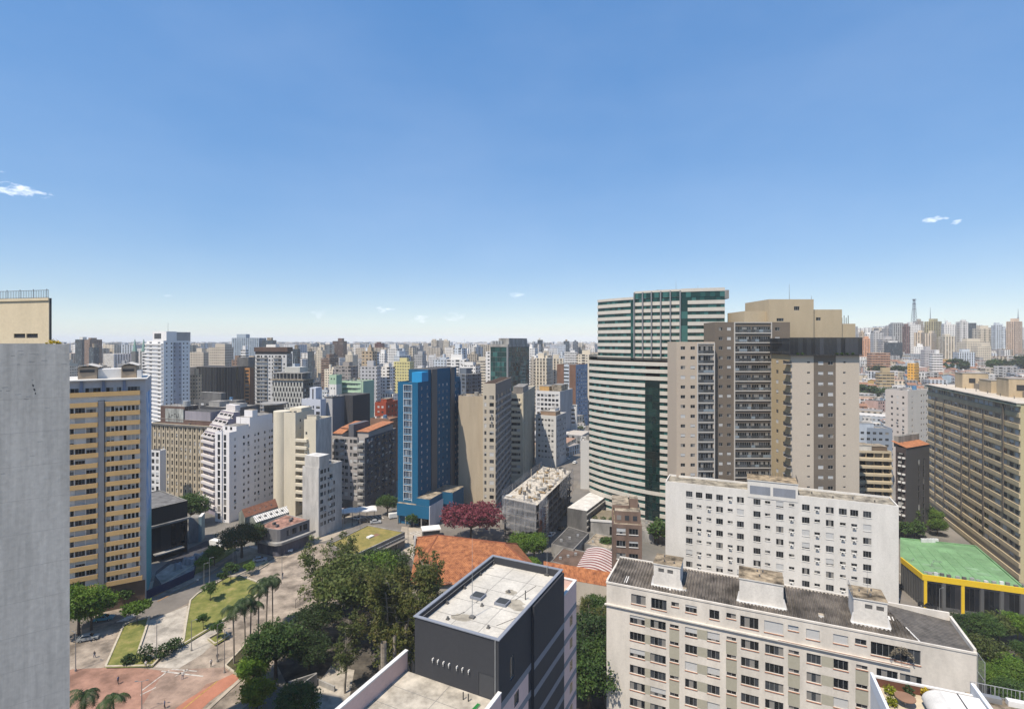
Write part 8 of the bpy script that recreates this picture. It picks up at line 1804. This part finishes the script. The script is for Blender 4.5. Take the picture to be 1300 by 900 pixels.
 for k in range(9):
  for j in range(2): b.g('air_conditioner#%d%d' % (k, j)).box(b.ll*(.3+.4*j), b.ll*(.3+.4*j)+.9, -.5, -.004, b.zt-4-3*k, b.zt-3.4-3*k, M_WHITE, b.Lc, -b.dl)
 b.fin()
# ================================================================== FAR CITY
def farmat(name, style, attr=False):
 if name in MATS: return MATS[name]
 m, t, b = newmat(name); MATS[name] = m; n = t.nodes.new; l = t.links.new
 uv = n('ShaderNodeUVMap'); uv.uv_map = 'UVMap'; sp = n('ShaderNodeSeparateXYZ'); l(uv.outputs[0], sp.inputs[0])
 if attr: c = n('ShaderNodeVertexColor'); c.layer_name = 'Col'; colo = c.outputs['Color']; rr_ = n('ShaderNodeNewGeometry').outputs['Random Per Island']
 else: c = n('ShaderNodeObjectInfo'); colo = c.outputs['Color']; rr_ = c.outputs['Random']
 def M_(op, a, bb_=None, cc=None):
  q = n('ShaderNodeMath'); q.operation = op
  for i, v in enumerate((a, bb_, cc)):
   if v is None: continue
   if isinstance(v, (int, float)): q.inputs[i].default_value = v
   else: l(v, q.inputs[i])
  return q.outputs[0]
 pu = M_('MULTIPLY_ADD', rr_, 1.7, 2.3) if style != 'glass' else M_('ADD', 1.6, 0)
 fh = 3.0
 a = M_('FRACT', M_('DIVIDE', sp.outputs['X'], pu)); v = M_('FRACT', M_('DIVIDE', sp.outputs['Y'], fh))
 def inside(x, lo, hi): return M_('MULTIPLY', M_('GREATER_THAN', x, lo), M_('LESS_THAN', x, hi))
 if style == 'punch': w = M_('MULTIPLY', inside(a, .22, .72), inside(v, .32, .75))
 elif style == 'band': w = M_('MULTIPLY', inside(a, .04, .96), inside(v, .38, .82))
 elif style == 'strip': w = M_('MULTIPLY', inside(a, .3, .75), inside(v, .12, .9))
 elif style == 'balc':
  a2 = M_('FRACT', M_('DIVIDE', sp.outputs['X'], M_('MULTIPLY', pu, 2.6))); w = M_('MULTIPLY', M_('MAXIMUM', inside(a2, .08, .52), M_('MULTIPLY', inside(a2, .66, .86), inside(v, .3, .7))), inside(v, .36, .95))
 else: w = M_('MULTIPLY', inside(a, .04, .96), inside(v, .05, .95))
 wn = n('ShaderNodeTexWhiteNoise'); wn.noise_dimensions = '3D'; cb = n('ShaderNodeCombineXYZ'); l(M_('FLOOR', M_('DIVIDE', sp.outputs['X'], pu)), cb.inputs[0]); l(M_('FLOOR', M_('DIVIDE', sp.outputs['Y'], fh)), cb.inputs[1]); l(rr_, cb.inputs[2]); l(cb.outputs[0], wn.inputs['Vector'])
 r = n('ShaderNodeValToRGB'); r.color_ramp.interpolation = 'CONSTANT'; e = r.color_ramp.elements
 if style == 'glass': e[0].color = (.018, .028, .034, 1); e[1].position = .6; e[1].color = (.035, .05, .06, 1); x = e.new(.88); x.color = (.09, .11, .12, 1)
 else: e[0].color = (.02, .022, .025, 1); e[1].position = .55; e[1].color = (.05, .052, .056, 1); x = e.new(.85); x.color = (.18, .18, .175, 1)
 e[0].position = 0
 l(wn.outputs['Value'], r.inputs[0])
 nz = n('ShaderNodeTexNoise'); nz.inputs['Scale'].default_value = .12; nz.inputs['Detail'].default_value = 6; l(uv.outputs[0], nz.inputs['Vector'])
 hs = n('ShaderNodeHueSaturation'); l(colo, hs.inputs['Color']); l(M_('MULTIPLY_ADD', nz.outputs['Fac'], .5, .75), hs.inputs['Value'])
 mx = n('ShaderNodeMixRGB'); l(w, mx.inputs[0]); l(hs.outputs[0], mx.inputs[1]); l(r.outputs[0], mx.inputs[2]); l(mx.outputs[0], b.inputs['Base Color'])
 ro = M_('MULTIPLY_ADD', w, -.65, .9); l(ro, b.inputs['Roughness']); b.inputs['Specular IOR Level'].default_value = .35
 return m
STY = ['punch', 'band', 'strip', 'balc', 'glass']
def farbox(mb, uvs, cx, cy, w, dp, rot, z0, z1, m, rm, off=0.0):
 ca, sa = math.cos(rot), math.sin(rot)
 c = [(cx+ca*x-sa*y, cy+sa*x+ca*y) for x, y in ((-w/2, -dp/2), (w/2, -dp/2), (w/2, dp/2), (-w/2, dp/2))]
 x = off
 for i in range(4):
  a, d = c[i], c[(i+1) % 4]; ln = w if i % 2 == 0 else dp
  mb.face([(*a, z0), (*d, z0), (*d, z1), (*a, z1)], m); uvs += [(x, z0), (x+ln, z0), (x+ln, z1), (x, z1)]; x += ln
 mb.face([(*p, z1) for p in c], rm); uvs += [(0, 0)]*4
def far_building(name, label, cx, cy, w, dp, rot, z1, col, style, top=(), cat='building', group=None, rm=None):
 z0 = hill(cx, cy)-1; mb = MB(); uv = []; m = farmat('far_'+style, style); rm = rm or rnd.choice([M_ROOFG, M_ROOFT, M_ROOFD, M_ROOFW])
 farbox(mb, uv, cx, cy, w, dp, rot, z0, z1, m, rm, rnd.random()*5)
 pl = farmat('far_plain', 'plain_') if False else None
 ca, sa = math.cos(rot), math.sin(rot)
 for fx, fy, fw, fd, h in top:
  px, py = cx+ca*fx*w-sa*fy*dp, cy+sa*fx*w+ca*fy*dp
  k = len(mb.f); farbox(mb, uv, px, py, fw*w, fd*dp, rot, z1, z1+h, rm if style == 'glass' else FAR_PLAIN(), rm)
 mb.uv = uv
 o = mb.build(name, None, (cx, cy, z0)); o.location = (cx, cy, z0); o.color = (*col, 1); tagp(o, label, cat, group); return o
def FAR_PLAIN():
 if 'far_plain' in MATS: return MATS['far_plain']
 m, t, b = newmat('far_plain'); MATS['far_plain'] = m; c = t.nodes.new('ShaderNodeObjectInfo'); t.links.new(c.outputs['Color'], b.inputs['Base Color']); b.inputs['Roughness'].default_value = .9; return m
HUES = {'white': (.68, .66, .63), 'cream': (.58, .51, .40), 'beige': (.46, .40, .32), 'grey': (.33, .33, .33), 'dark grey': (.11, .11, .115), 'bluish white': (.50, .54, .58), 'tan': (.44, .34, .23), 'brown': (.20, .13, .09), 'pink': (.48, .36, .32), 'yellow': (.55, .47, .22), 'slate': (.10, .12, .15)}
SDESC = {'punch': 'with rows of small windows', 'band': 'with ribbon windows', 'strip': 'with narrow vertical windows', 'balc': 'with stacked balconies', 'glass': 'with glass walls'}
def place_far(label, u0, u1, vt, d, col, style='punch', rot=None, dpx=1.0, name='apartment_tower', top=None, group=None):
 w = (u1-u0)/F*d*.86; cx, cy = pt((u0+u1)/2, d); rot = rnd.choice([-.44, -.3, -.17, .2]) if rot is None else rot
 w = w/(abs(math.cos(rot))+dpx*.55*abs(math.sin(rot))); dp = w*dpx
 top = top if top is not None else [(rnd.uniform(-.15, .15), 0, rnd.uniform(.35, .6), .5, rnd.uniform(2.5, 5))]
 return far_building(name, label, cx, cy+dp/2, w, dp, rot, ZV(vt, d), HUES[col] if isinstance(col, str) else col, style, top, group=group)
def far_city():
 A = place_far
 # named towers of the left and middle skyline
 A('dark glass office tower far left beyond the ochre tower roof', 94, 107, 431, 800, 'dark grey', 'glass', -.2)
 A('brown framed tower with dark glass flank far left', 104, 122, 431, 770, 'brown', 'punch', -.5)
 A('brown dark flank tower far left, the lower one', 112, 121, 441, 740, 'slate', 'glass', -.2)
 A('white slab beside the white tower, far left', 179, 188, 447, 520, 'white', 'balc', .1)
 A('wide pale blue glass slab block on the skyline behind the orange brown block', 290, 335, 429, 820, (.30, .36, .42), 'strip', -.15, .4, top=[(-.22, 0, .34, .5, 6)])
 A('low glass wing beside the wide pale blue slab on the skyline', 331, 349, 432, 815, 'slate', 'glass', -.1, .5)
 A('beige apartment slab with many windows, left of the wide blue slab', 238, 263, 447, 620, 'beige', 'punch', -.2, .6)
 A('beige apartment slab with a stepped top, left of the wide blue slab', 262, 291, 441, 600, 'beige', 'punch', -.2, .6, top=[(.1, 0, .6, .6, 4)])
 A('thin white tower against the wide blue slab', 305, 313, 444, 560, 'white', 'band', -.1)
 A('tan tower beside the thin white one', 309, 325, 455, 540, 'tan', 'punch', -.2)
 A('dark ochre sided tower left of the charcoal slab', 241, 252, 476, 420, 'tan', 'punch', -.2)
 A('warm grey block with pale roof house behind the charcoal slab', 293, 306, 457, 580, 'brown', 'punch', -.1)
 A('tall dark brown tower standing alone left of centre', 421, 438, 433, 900, (.11, .07, .055), 'strip', -.1, .8)
 A('dark red brown tower on the skyline left of the blue tower', 475, 487, 436, 1000, (.10, .04, .035), 'punch', -.1, .8)
 A('small slate block below the dark brown tower', 411, 425, 452, 700, 'slate', 'glass', -.2)
 A('slim slate tower left of the dark brown tower', 390, 397, 446, 760, 'slate', 'glass', 0)
 A('dark slab behind the balcony tower with the dark crown', 371, 379, 443, 620, 'slate', 'glass', -.1)
 A('white fronted block with blue glass flank left of the yellow building', 457, 480, 447, 560, 'bluish white', 'band', -.35, .6)
 A('white tower with a dark opening near the red brown tower', 479, 491, 449, 640, 'white', 'punch', -.2)
 A('grey block of deep square windows above the mint green block', 455, 482, 465, 430, (.42, .41, .41), 'punch', -.12, .6)
 A('grey brown block with flat roof above the mint green block', 421, 452, 465, 440, (.26, .235, .22), 'balc', -.3, .6)
 A('white balcony tower between the grey block and the yellow building', 480, 499, 466, 480, 'white', 'balc', -.3)
 A('yellow apartment tower with brown stripe behind the blue tower', 498, 524, 459, 520, (.58, .52, .24), 'punch', -.15, .7)
 A('pale slab tower pair on the skyline, left one', 547, 556, 432, 1150, 'beige', 'strip', -.1)
 A('pale slab tower pair on the skyline, right one', 556, 563, 432, 1170, 'grey', 'strip', -.1)
 A('single cream slab tower right of the pale pair', 562, 571, 432.5, 1160, 'cream', 'strip', -.1)
 A('broad flat topped office block with pale cornice above the yellow building', 501, 516, 446, 760, 'bluish white', 'band', -.1)
 A('dark framed block right of the yellow building', 525, 540, 450, 640, 'grey', 'punch', -.3)
 A('white and oxblood striped tower behind the blue tower', 565, 596, 456, 500, 'white', 'balc', -.2, .6)
 A('white balcony tower with oxblood stripes left of the teal glass office', 584, 610, 464, 470, 'white', 'balc', -.45, .6)
 A('cream rounded block left of the teal glass office', 604, 625, 458, 560, 'cream', 'band', -.2)
 A('pale green grey tower beyond the teal glass office', 688, 703, 447, 600, 'white', 'strip', -.2)
 A('cream wide block with ribbed front right of the teal office', 694, 718, 455, 620, 'cream', 'strip', -.15, .6)
 A('white stepped block with pinkish roof near the curved tower', 716, 736, 447, 680, 'white', 'band', -.2)
 A('dark slate towers cluster right of the teal glass office, tallest', 682, 690, 431.5, 1000, 'slate', 'glass', -.1)
 A('dark slate tower of the cluster, second', 674, 683, 436, 950, 'slate', 'punch', -.1)
 A('slate blue tower near the curved tower, wider one', 715, 724, 433, 1100, (.2, .25, .3), 'glass', -.1)
 A('dark slate tower close to the curved tower', 727, 735, 433.5, 1050, 'slate', 'punch', -.1)
 A('small cream tower with blank side wall right of the teal office', 673, 682, 457, 520, 'beige', 'punch', .1)
 # right hand ridge
 A('grey slab tower with vertical ribs on the right ridge', 1134, 1151, 411, 900, 'grey', 'strip', -.25, .8, top=[(0, 0, .8, .8, 2)])
 A('brown flank tower beside the grey ribbed slab on the ridge', 1149, 1156, 414, 890, (.17, .10, .09), 'strip', -.1)
 A('white tower at the foot of the lattice mast', 1155, 1171, 412, 900, 'white', 'punch', -.2)
 A('peach slab tower with blank side on the right ridge', 1164, 1180, 422, 820, (.56, .45, .33), 'strip', .5, .7)
 A('cream slab tower right of the peach one', 1178, 1192, 423, 800, (.56, .46, .35), 'strip', .5, .7)
 A('tall khaki tower behind the cream slabs on the ridge', 1180, 1198, 408, 900, (.38, .33, .19), 'strip', .3, .8)
 A('cream tower with dark vertical slots on the ridge', 1199, 1215, 427, 780, 'cream', 'strip', -.2)
 A('blue grey office tower behind the slotted cream tower', 1200, 1229, 414, 1050, (.32, .35, .38), 'band', -.2, .6, top=[(-.3, 0, .4, .5, 5)])
 A('dark slate flat topped tower on the ridge', 1222, 1241, 410, 1000, 'slate', 'glass', -.05, .7, top=[])
 A('cream tower with stepped crown on the ridge', 1243, 1262, 417, 900, 'cream', 'balc', -.2, .8, top=[(0, 0, .6, .6, 5)])
 A('white tower with dark centre stripe on the ridge', 1264, 1273, 413, 880, 'bluish white', 'strip', -.1)
 A('dark grey tower with red top on the ridge', 1273, 1284, 421, 960, 'dark grey', 'punch', -.1)
 A('broad peach tower at the right end of the ridge', 1284, 1300, 408, 820, (.56, .42, .31), 'strip', .2, .7)
 A('broad cream block with brown windows in front of the ridge', 1226, 1259, 434, 720, 'cream', 'punch', -.1, .6)
 A('cream block with many windows lower on the ridge', 1240, 1260, 440, 690, 'cream', 'punch', -.1, .6)
 A('white modern block with dark bands below the ridge', 1217, 1240, 447, 640, 'bluish white', 'strip', -.2, .6)
 A('small white block with dark grid below the cream slabs', 1184, 1198, 449, 620, 'white', 'band', -.2, .6)
 A('grey white block below the peach slab', 1174, 1192, 444, 660, (.4, .38, .38), 'punch', -.2, .6)
 A('white cluster tower at the left end of the ridge', 1100, 1113, 424, 900, 'white', 'balc', -.2)
 A('orange pink tower at the left end of the ridge', 1095, 1107, 430, 820, (.58, .30, .17), 'strip', -.3)
 A('pale grey tower with brown flank on the left of the ridge', 1110, 1124, 422, 850, (.42, .41, .40), 'punch', -.3)
 A('wide grey block of the ridge, left of the ribbed slab', 1120, 1142, 431, 830, (.40, .38, .37), 'band', -.15, .6)
 A('grey tower just left of the ribbed grey slab', 1125, 1137, 417, 950, (.30, .29, .29), 'punch', -.15)
 A('dark topped tower at the very left of the ridge', 1111, 1123, 420, 1000, 'dark grey', 'punch', -.15)
 A('tan peaked tower at the ridge edge beside the beige group', 1093, 1098, 422, 900, 'tan', 'punch', -.15)
 # hillside
 A('yellow ochre block with a blank side wall on the hillside', 1156, 1169, 461, 560, (.62, .33, .05), 'punch', .5, .8, name='hillside_block', top=[])
 A('wide brick coloured block on the hillside under the ridge', 1105, 1132, 448, 640, (.38, .21, .13), 'band', -.15, .4, name='hillside_block', top=[])
 A('tan and grey banded block with a curved roof on the hillside', 1116, 1137, 473, 520, (.42, .32, .18), 'band', -.1, .5, name='hillside_block')
 # ---- random towers at every depth between, one object each
 taken = []
 def spot(u):
  for a, c, t in ((60, 130, 'far left'), (130, 230, 'left of the white tower'), (230, 330, 'above the charcoal slab'), (330, 420, 'behind the weave facade block'), (420, 500, 'above the mint green block'), (500, 585, 'behind the blue tower'), (585, 680, 'around the teal glass office'), (680, 760, 'left of the curved tower'), (760, 1100, 'behind the beige towers'), (1100, 1170, 'left of the khaki ridge tower'), (1170, 1300, 'right along the ridge')):
   if a <= u < c: return t
  return 'at the edge of the view'
 n = 0; rr = random.Random(21); seen = {}
 GR = 'city towers in the middle distance'
 while n < 298:
  d = 430*(2400/430)**(rr.random()**1.1); u = rr.choice([rr.uniform(60, 770), rr.uniform(400, 770)]) if rr.random() < .88 else rr.uniform(1090, 1300)
  x = X(u, d); hb = hill(x, d)
  if u < 770 and d < 520 and not (480 < u < 750 or 380 < u < 480): continue
  hh = rr.choice([20, 27, 33, 39, 45, 51, 57]) + (12 if rr.random() < .14 else 0)
  if u > 1000 and d < 800: continue
  w = rr.choice([rr.uniform(9, 15), rr.uniform(11, 22)]); top = hb+hh; vt = HV+(H-top)*F/d
  # stay under the built-up line the photograph shows at that depth
  lim = 452-14*min(1, max(0, (d-420)/1500)) if u < 770 else 416
  if vt < lim-10: top = H-(lim-10+rr.random()*8-HV)*d/F
  cl = rr.choice(['white', 'white', 'cream', 'cream', 'beige', 'grey', 'bluish white', 'tan', 'white', 'dark grey', 'brown', 'white', 'bluish white', 'slate', 'grey'])
  st = rr.choice(['punch', 'punch', 'balc', 'band', 'strip', 'glass' if cl in ('dark grey', 'slate') else 'punch'])
  if top-hb < 8: continue
  if any(abs(x-a) < (w+e_)*.6 and abs(d-c) < 24 for a, c, e_ in taken): continue
  taken.append((x, d, w)); dist = 'nearer' if d < 800 else ('distant' if d < 1500 else 'far off')
  hs_ = 'low' if hh < 27 else ('medium' if hh < 45 else 'tall')
  lab = '%s %s block %s, %s, %s' % (hs_, cl, SDESC[st], dist, spot(u))
  far_building('apartment_block', lab, x, d, w, w*rr.uniform(.6, 1.2), rr.choice([-.44, -.3, -.17, .2, .9]), top, (lambda f: tuple(c*f for c in HUES[cl]))(rr.uniform(.8, 1.1)), st, [(rr.uniform(-.2, .2), 0, rr.uniform(.3, .6), .5, rr.uniform(2, 5)), (rr.uniform(-.3, .3), rr.uniform(-.3, .3), .16, .2, rr.uniform(1, 7)), (rr.uniform(-.4, .4), .2, .025, .03, rr.uniform(3, 12))], group=GR)
  n += 1
 # ---- the rest of the metropolis out to the horizon: one mass
 mats = [farmat('mass_'+s, s, True) for s in ('punch', 'strip', 'balc')]
 RT = newmat('mass_roof'); MATS['mass_roof'] = RT[0]; c = RT[1].nodes.new('ShaderNodeVertexColor'); c.layer_name = 'Col'; RT[1].links.new(c.outputs['Color'], RT[2].inputs['Base Color']); RT[2].inputs['Roughness'].default_value = .95
 def mass(name, label, gen, k):
  mb = MB(); uv = []; cols = []
  for _ in range(k):
   g = gen()
   if not g: continue
   x, y, w, dp, rot, z0, z1, cl, rc = g; f0 = len(mb.f); farbox(mb, uv, x, y, w, dp, rot, z0, z1, rr.choice(mats), RT[0], rr.random()*4); cols += [cl]*4+[rc]
  mb.uv = uv; o = mb.build(name); ca = o.data.color_attributes.new('Col', 'FLOAT_COLOR', 'CORNER'); buf = []
  for c_ in cols: buf += [c_[0], c_[1], c_[2], 1]*4
  ca.data.foreach_set('color', buf); return tagp(o, label, 'city', kind='stuff')
 LIGHTS = [HUES[k] for k in ('white', 'white', 'cream', 'grey', 'bluish white', 'white', 'beige', 'bluish white', 'cream', 'white')]
 ROOFS = [(.34, .31, .28), (.32, .19, .13), (.38, .24, .16), (.5, .47, .43), (.28, .25, .23), (.30, .20, .15), (.42, .38, .33), (.22, .20, .18)]
 def low():
  d = 330*(3600/330)**rr.random(); u = rr.uniform(-60, 1360)
  if u > 740 and u < 1080 and d < 900: return None
  x = X(u, d);
  if d < 420 and not (590 < u < 760 or u > 1090): return None
  h = hill(x, d); w = rr.uniform(7, 17); c_ = rr.choice(LIGHTS); return (x, d, w, w*rr.uniform(.7, 1.4), rr.choice([-.44, -.3, .1, .9]), h-1, h+rr.uniform(4, 13), (lambda f: tuple(q*f for q in c_))(rr.uniform(.6, 1)), rr.choice(ROOFS))
 mass('low_rise_city', 'dense low rise roofs filling the city between the towers', low, 5200)
 def high():
  d = 820*(11000/820)**rr.random(); u = rr.uniform(-80, 1380); d = max(d, 1350) if u > 1000 else d; x = X(u, d); h = hill(x, d); w = rr.uniform(14, 30)
  top = h+rr.choice([20, 28, 36, 44, 52, 60, 66]);
  lim = 437.5-7.0*min(1, max(0, (d-1200)/5000))
  if u < 1000:
   vt = HV+(H-top)*F/d
   if vt < lim-4: top = H-(lim-4+rr.random()*6-HV)*d/F
  return (x, d, w, w*rr.uniform(.6, 1.2), rr.choice([-.44, -.3, .1, .9]), h-1, max(top, h+8), (lambda f, c_: tuple(q*f for q in c_))(rr.uniform(.85, 1.15), rr.choice(LIGHTS)), rr.choice(ROOFS))
 mass('skyline', 'hazy mass of towers running to the horizon', high, 5200)
 # ---- lattice masts on the ridge
 def mast(u, vt, vb, d, wb, label, legs=True):
  p = pt(u, d); z0, z1 = hill(p.x, p.y), ZV(vt, d); zb = ZV(vb, d); t = thing('lattice_mast' if legs else 'antenna_mast', label, 'mast', (p.x, p.y, z0)); m = MB(); stl = mat('mast_steel', (.13, .15, .2), .5, .1, bump=0)
  if legs:
   n_ = 9
   for k in range(n_):
    za, zc = zb+(z1-zb)*k/n_, zb+(z1-zb)*(k+1)/n_; wa, wc = wb*(1-.72*k/n_), wb*(1-.72*(k+1)/n_)
    ca = [(-wa, -wa), (wa, -wa), (wa, wa), (-wa, wa)]; cc = [(-wc, -wc), (wc, -wc), (wc, wc), (-wc, wc)]
    for i in range(4):
     j = (i+1) % 4; A_ = lambda q, z: (p.x+q[0], p.y+q[1], z)
     m.tube(A_(ca[i], za), A_(cc[i], zc), .26, .22, stl, 4); m.tube(A_(ca[i], za), A_(cc[j], zc), .15, .15, stl, 3); m.tube(A_(ca[j], za), A_(cc[i], zc), .15, .15, stl, 3); m.tube(A_(ca[i], za), A_(ca[j], za), .15, .15, stl, 3)
   m.build('tower', t); h = MB()
   for zz, r in ((z1-1, 3.0), (z1-9, 2.6), (z1-18, 2.4)): h.cyl((p.x, p.y), r, zz, zz+1.2, stl, 10)
   h.build('platform', t)
   h = MB(); h.tube((p.x, p.y, z0), (p.x, p.y, zb), wb*1.4, wb, stl, 6); h.build('base', t)
  else:
   m.tube((p.x, p.y, z0), (p.x, p.y, zb), wb*.6, wb*.6, stl, 6); m.tube((p.x, p.y, zb), (p.x, p.y, z1), wb*.5, .15, stl, 5); m.build('pole', t)
   h = MB();
   for k in range(3): h.cyl((p.x, p.y), wb*.9, zb+(z1-zb)*.12*k, zb+(z1-zb)*.12*k+.6, stl, 8)
   h.build('antenna_ring', t)
 mast(1160.5, 380, 413, 905, 3.4, 'tall steel lattice mast on the right ridge'); mast(1181, 390, 410, 910, 1.6, 'slim antenna mast between the lattice mast and the khaki tower', False); mast(1292.5, 392, 408, 830, 1.6, 'slim antenna mast at the right end of the ridge', False)
 # green copper twin spires far left
 p = pt(175, 760); b = B('church', 'far church with twin pale green spires left of the white tower', (p.x, p.y, 0), 'church'); gc = mat('copper_green', (.22, .36, .30))
 b.g('wall').box(-14, 14, 0, 30, 0, 36, mat('church_wall', (.16, .16, .15)), p)
 for i, x in enumerate((-6.5, 6.5)):
  q = V2(p.x+x, p.y+3); b.g('tower#%d' % i).box(-3, 3, -3, 3, 36, ZV(446, 760), MATS['church_wall'], q); s = b.g('spire#%d' % i); z0 = ZV(446, 760); s.tube((q.x, q.y, z0), (q.x, q.y, ZV(430.5, 760)), 3.2, .3, gc, 8)
 b.fin()
def hillside_houses():
 rr = random.Random(11); cols = {'white': (.62, .60, .56), 'cream': (.56, .48, .36), 'ochre': (.55, .36, .13), 'grey': (.36, .35, .34), 'brick': (.36, .19, .12), 'pink': (.48, .33, .28), 'pale blue': (.42, .50, .56)}
 rf = {'red tiled': tilemat('hill_tiles', (.22, .12, .08), (.36, .20, .13), .6, (.8, .6)), 'grey sheet': M_ROOFG, 'dark': M_ROOFD, 'pale': M_ROOFW}
 GR = 'small houses on the hillside below the ridge'; taken = []; n = 0
 while n < 150:
  d = rr.uniform(300, 720); u = rr.uniform(1091, 1240)
  x = X(u, d)
  if d < 340 and u > 1120: continue
  w = rr.uniform(7, 13); dp = rr.uniform(8, 14)
  if any(abs(x-a) < (w+c)*.5 and abs(d-e) < 12 for a, e, c in taken): continue
  taken.append((x, d, w)); hb = hill(x, d); h = rr.choice([4, 6.5, 7, 9.5, 12]); cn = rr.choice(list(cols)); rn = rr.choice(['red tiled', 'red tiled', 'grey sheet', 'dark', 'pale', 'red tiled'])
  rot = rr.choice([-.44, -.3, .3, .1]); e = V2(math.cos(rot), math.sin(rot)); c = V2(x, d); z1 = hb+h; m = mat('house_'+cn.replace(' ', '_'), cols[cn], .9, .2)
  mb = MB(); o = c-e*w/2-V2(-e.y, e.x)*dp/2; mb.box(0, w, 0, dp, hb-2, z1, m, o, e, rf[rn] if rn not in ('red tiled',) else m)
  q = V2(-e.y, e.x)
  for k in range(int(h/3)):
   for j in range(int(w/2.6)):
    if rr.random() < .8: mb.box(.6+j*2.5, .6+j*2.5+1.2, -.04, -.003, hb+.9+3*k, hb+2.2+3*k, G_DARK, o, e)
  if rn == 'red tiled':
   r = rf[rn]; W3 = lambda a, b_, z: (*(o+e*a+q*b_), z); mb.face([W3(-.4, -.5, z1-.1), W3(w+.4, -.5, z1-.1), W3(w+.4, dp/2, z1+1.9), W3(-.4, dp/2, z1+1.9)], r); mb.face([W3(-.4, dp/2, z1+1.9), W3(w+.4, dp/2, z1+1.9), W3(w+.4, dp+.5, z1-.1), W3(-.4, dp+.5, z1-.1)], r)
   mb.face([W3(0, 0, z1), W3(0, dp/2, z1+1.8), W3(0, dp, z1)], m); mb.face([W3(w, 0, z1), W3(w, dp/2, z1+1.8), W3(w, dp, z1)], m)
  else: mb.box(w*.2, w*.2+1.6, dp*.4, dp*.4+1.6, z1, z1+1.7, rr.choice([M_ROOFW, m, M_CONC]), o, e)
  ob = mb.build('hillside_house', None, (x, d, hb)); ob.location = (x, d, hb)
  tagp(ob, '%s %s house with %s roof, %s slope, %s' % ('low' if h < 5 else ('two storey' if h < 8 else 'tall'), cn, rn, 'lower' if d < 430 else ('middle' if d < 570 else 'upper'), 'near the beige tower' if u < 1130 else ('halfway across' if u < 1180 else 'toward the olive slab')), 'house', GR); n += 1
# ================================================================== BUILD
ground()
grey_gable(); cream_top(); ochre_tower(); mid_white_block(); front_block(); corner_terrace(); dark_tower(); curved_tower(); beige_towers(); olive_slab()
green_shop(); brown_house(); tiled_hall(); arched_roof(); grass_roof(); corner_shop(); black_hall(); building_site(); low_sheds()
mid_buildings(); far_city(); hillside_houses(); trees(); street_things()
# ---- city haze: one even closed volume round everything
hz = MB(); hz.box(-16000, 16000, -400, 14000, -3, 165, mat('haze_air', (.8, .8, .8)))
ho = hz.build('haze'); ho['kind'] = 'stuff'
hm = bpy.data.materials.new('haze_volume'); hm.use_nodes = True; t = hm.node_tree; t.nodes.clear()
pv = t.nodes.new('ShaderNodeVolumePrincipled'); pv.inputs['Color'].default_value = (.93, .96, 1, 1); pv.inputs['Density'].default_value = .00012; pv.inputs['Anisotropy'].default_value = -.2
mo = t.nodes.new('ShaderNodeOutputMaterial'); t.links.new(pv.outputs[0], mo.inputs['Volume']); ho.data.materials.clear(); ho.data.materials.append(hm)
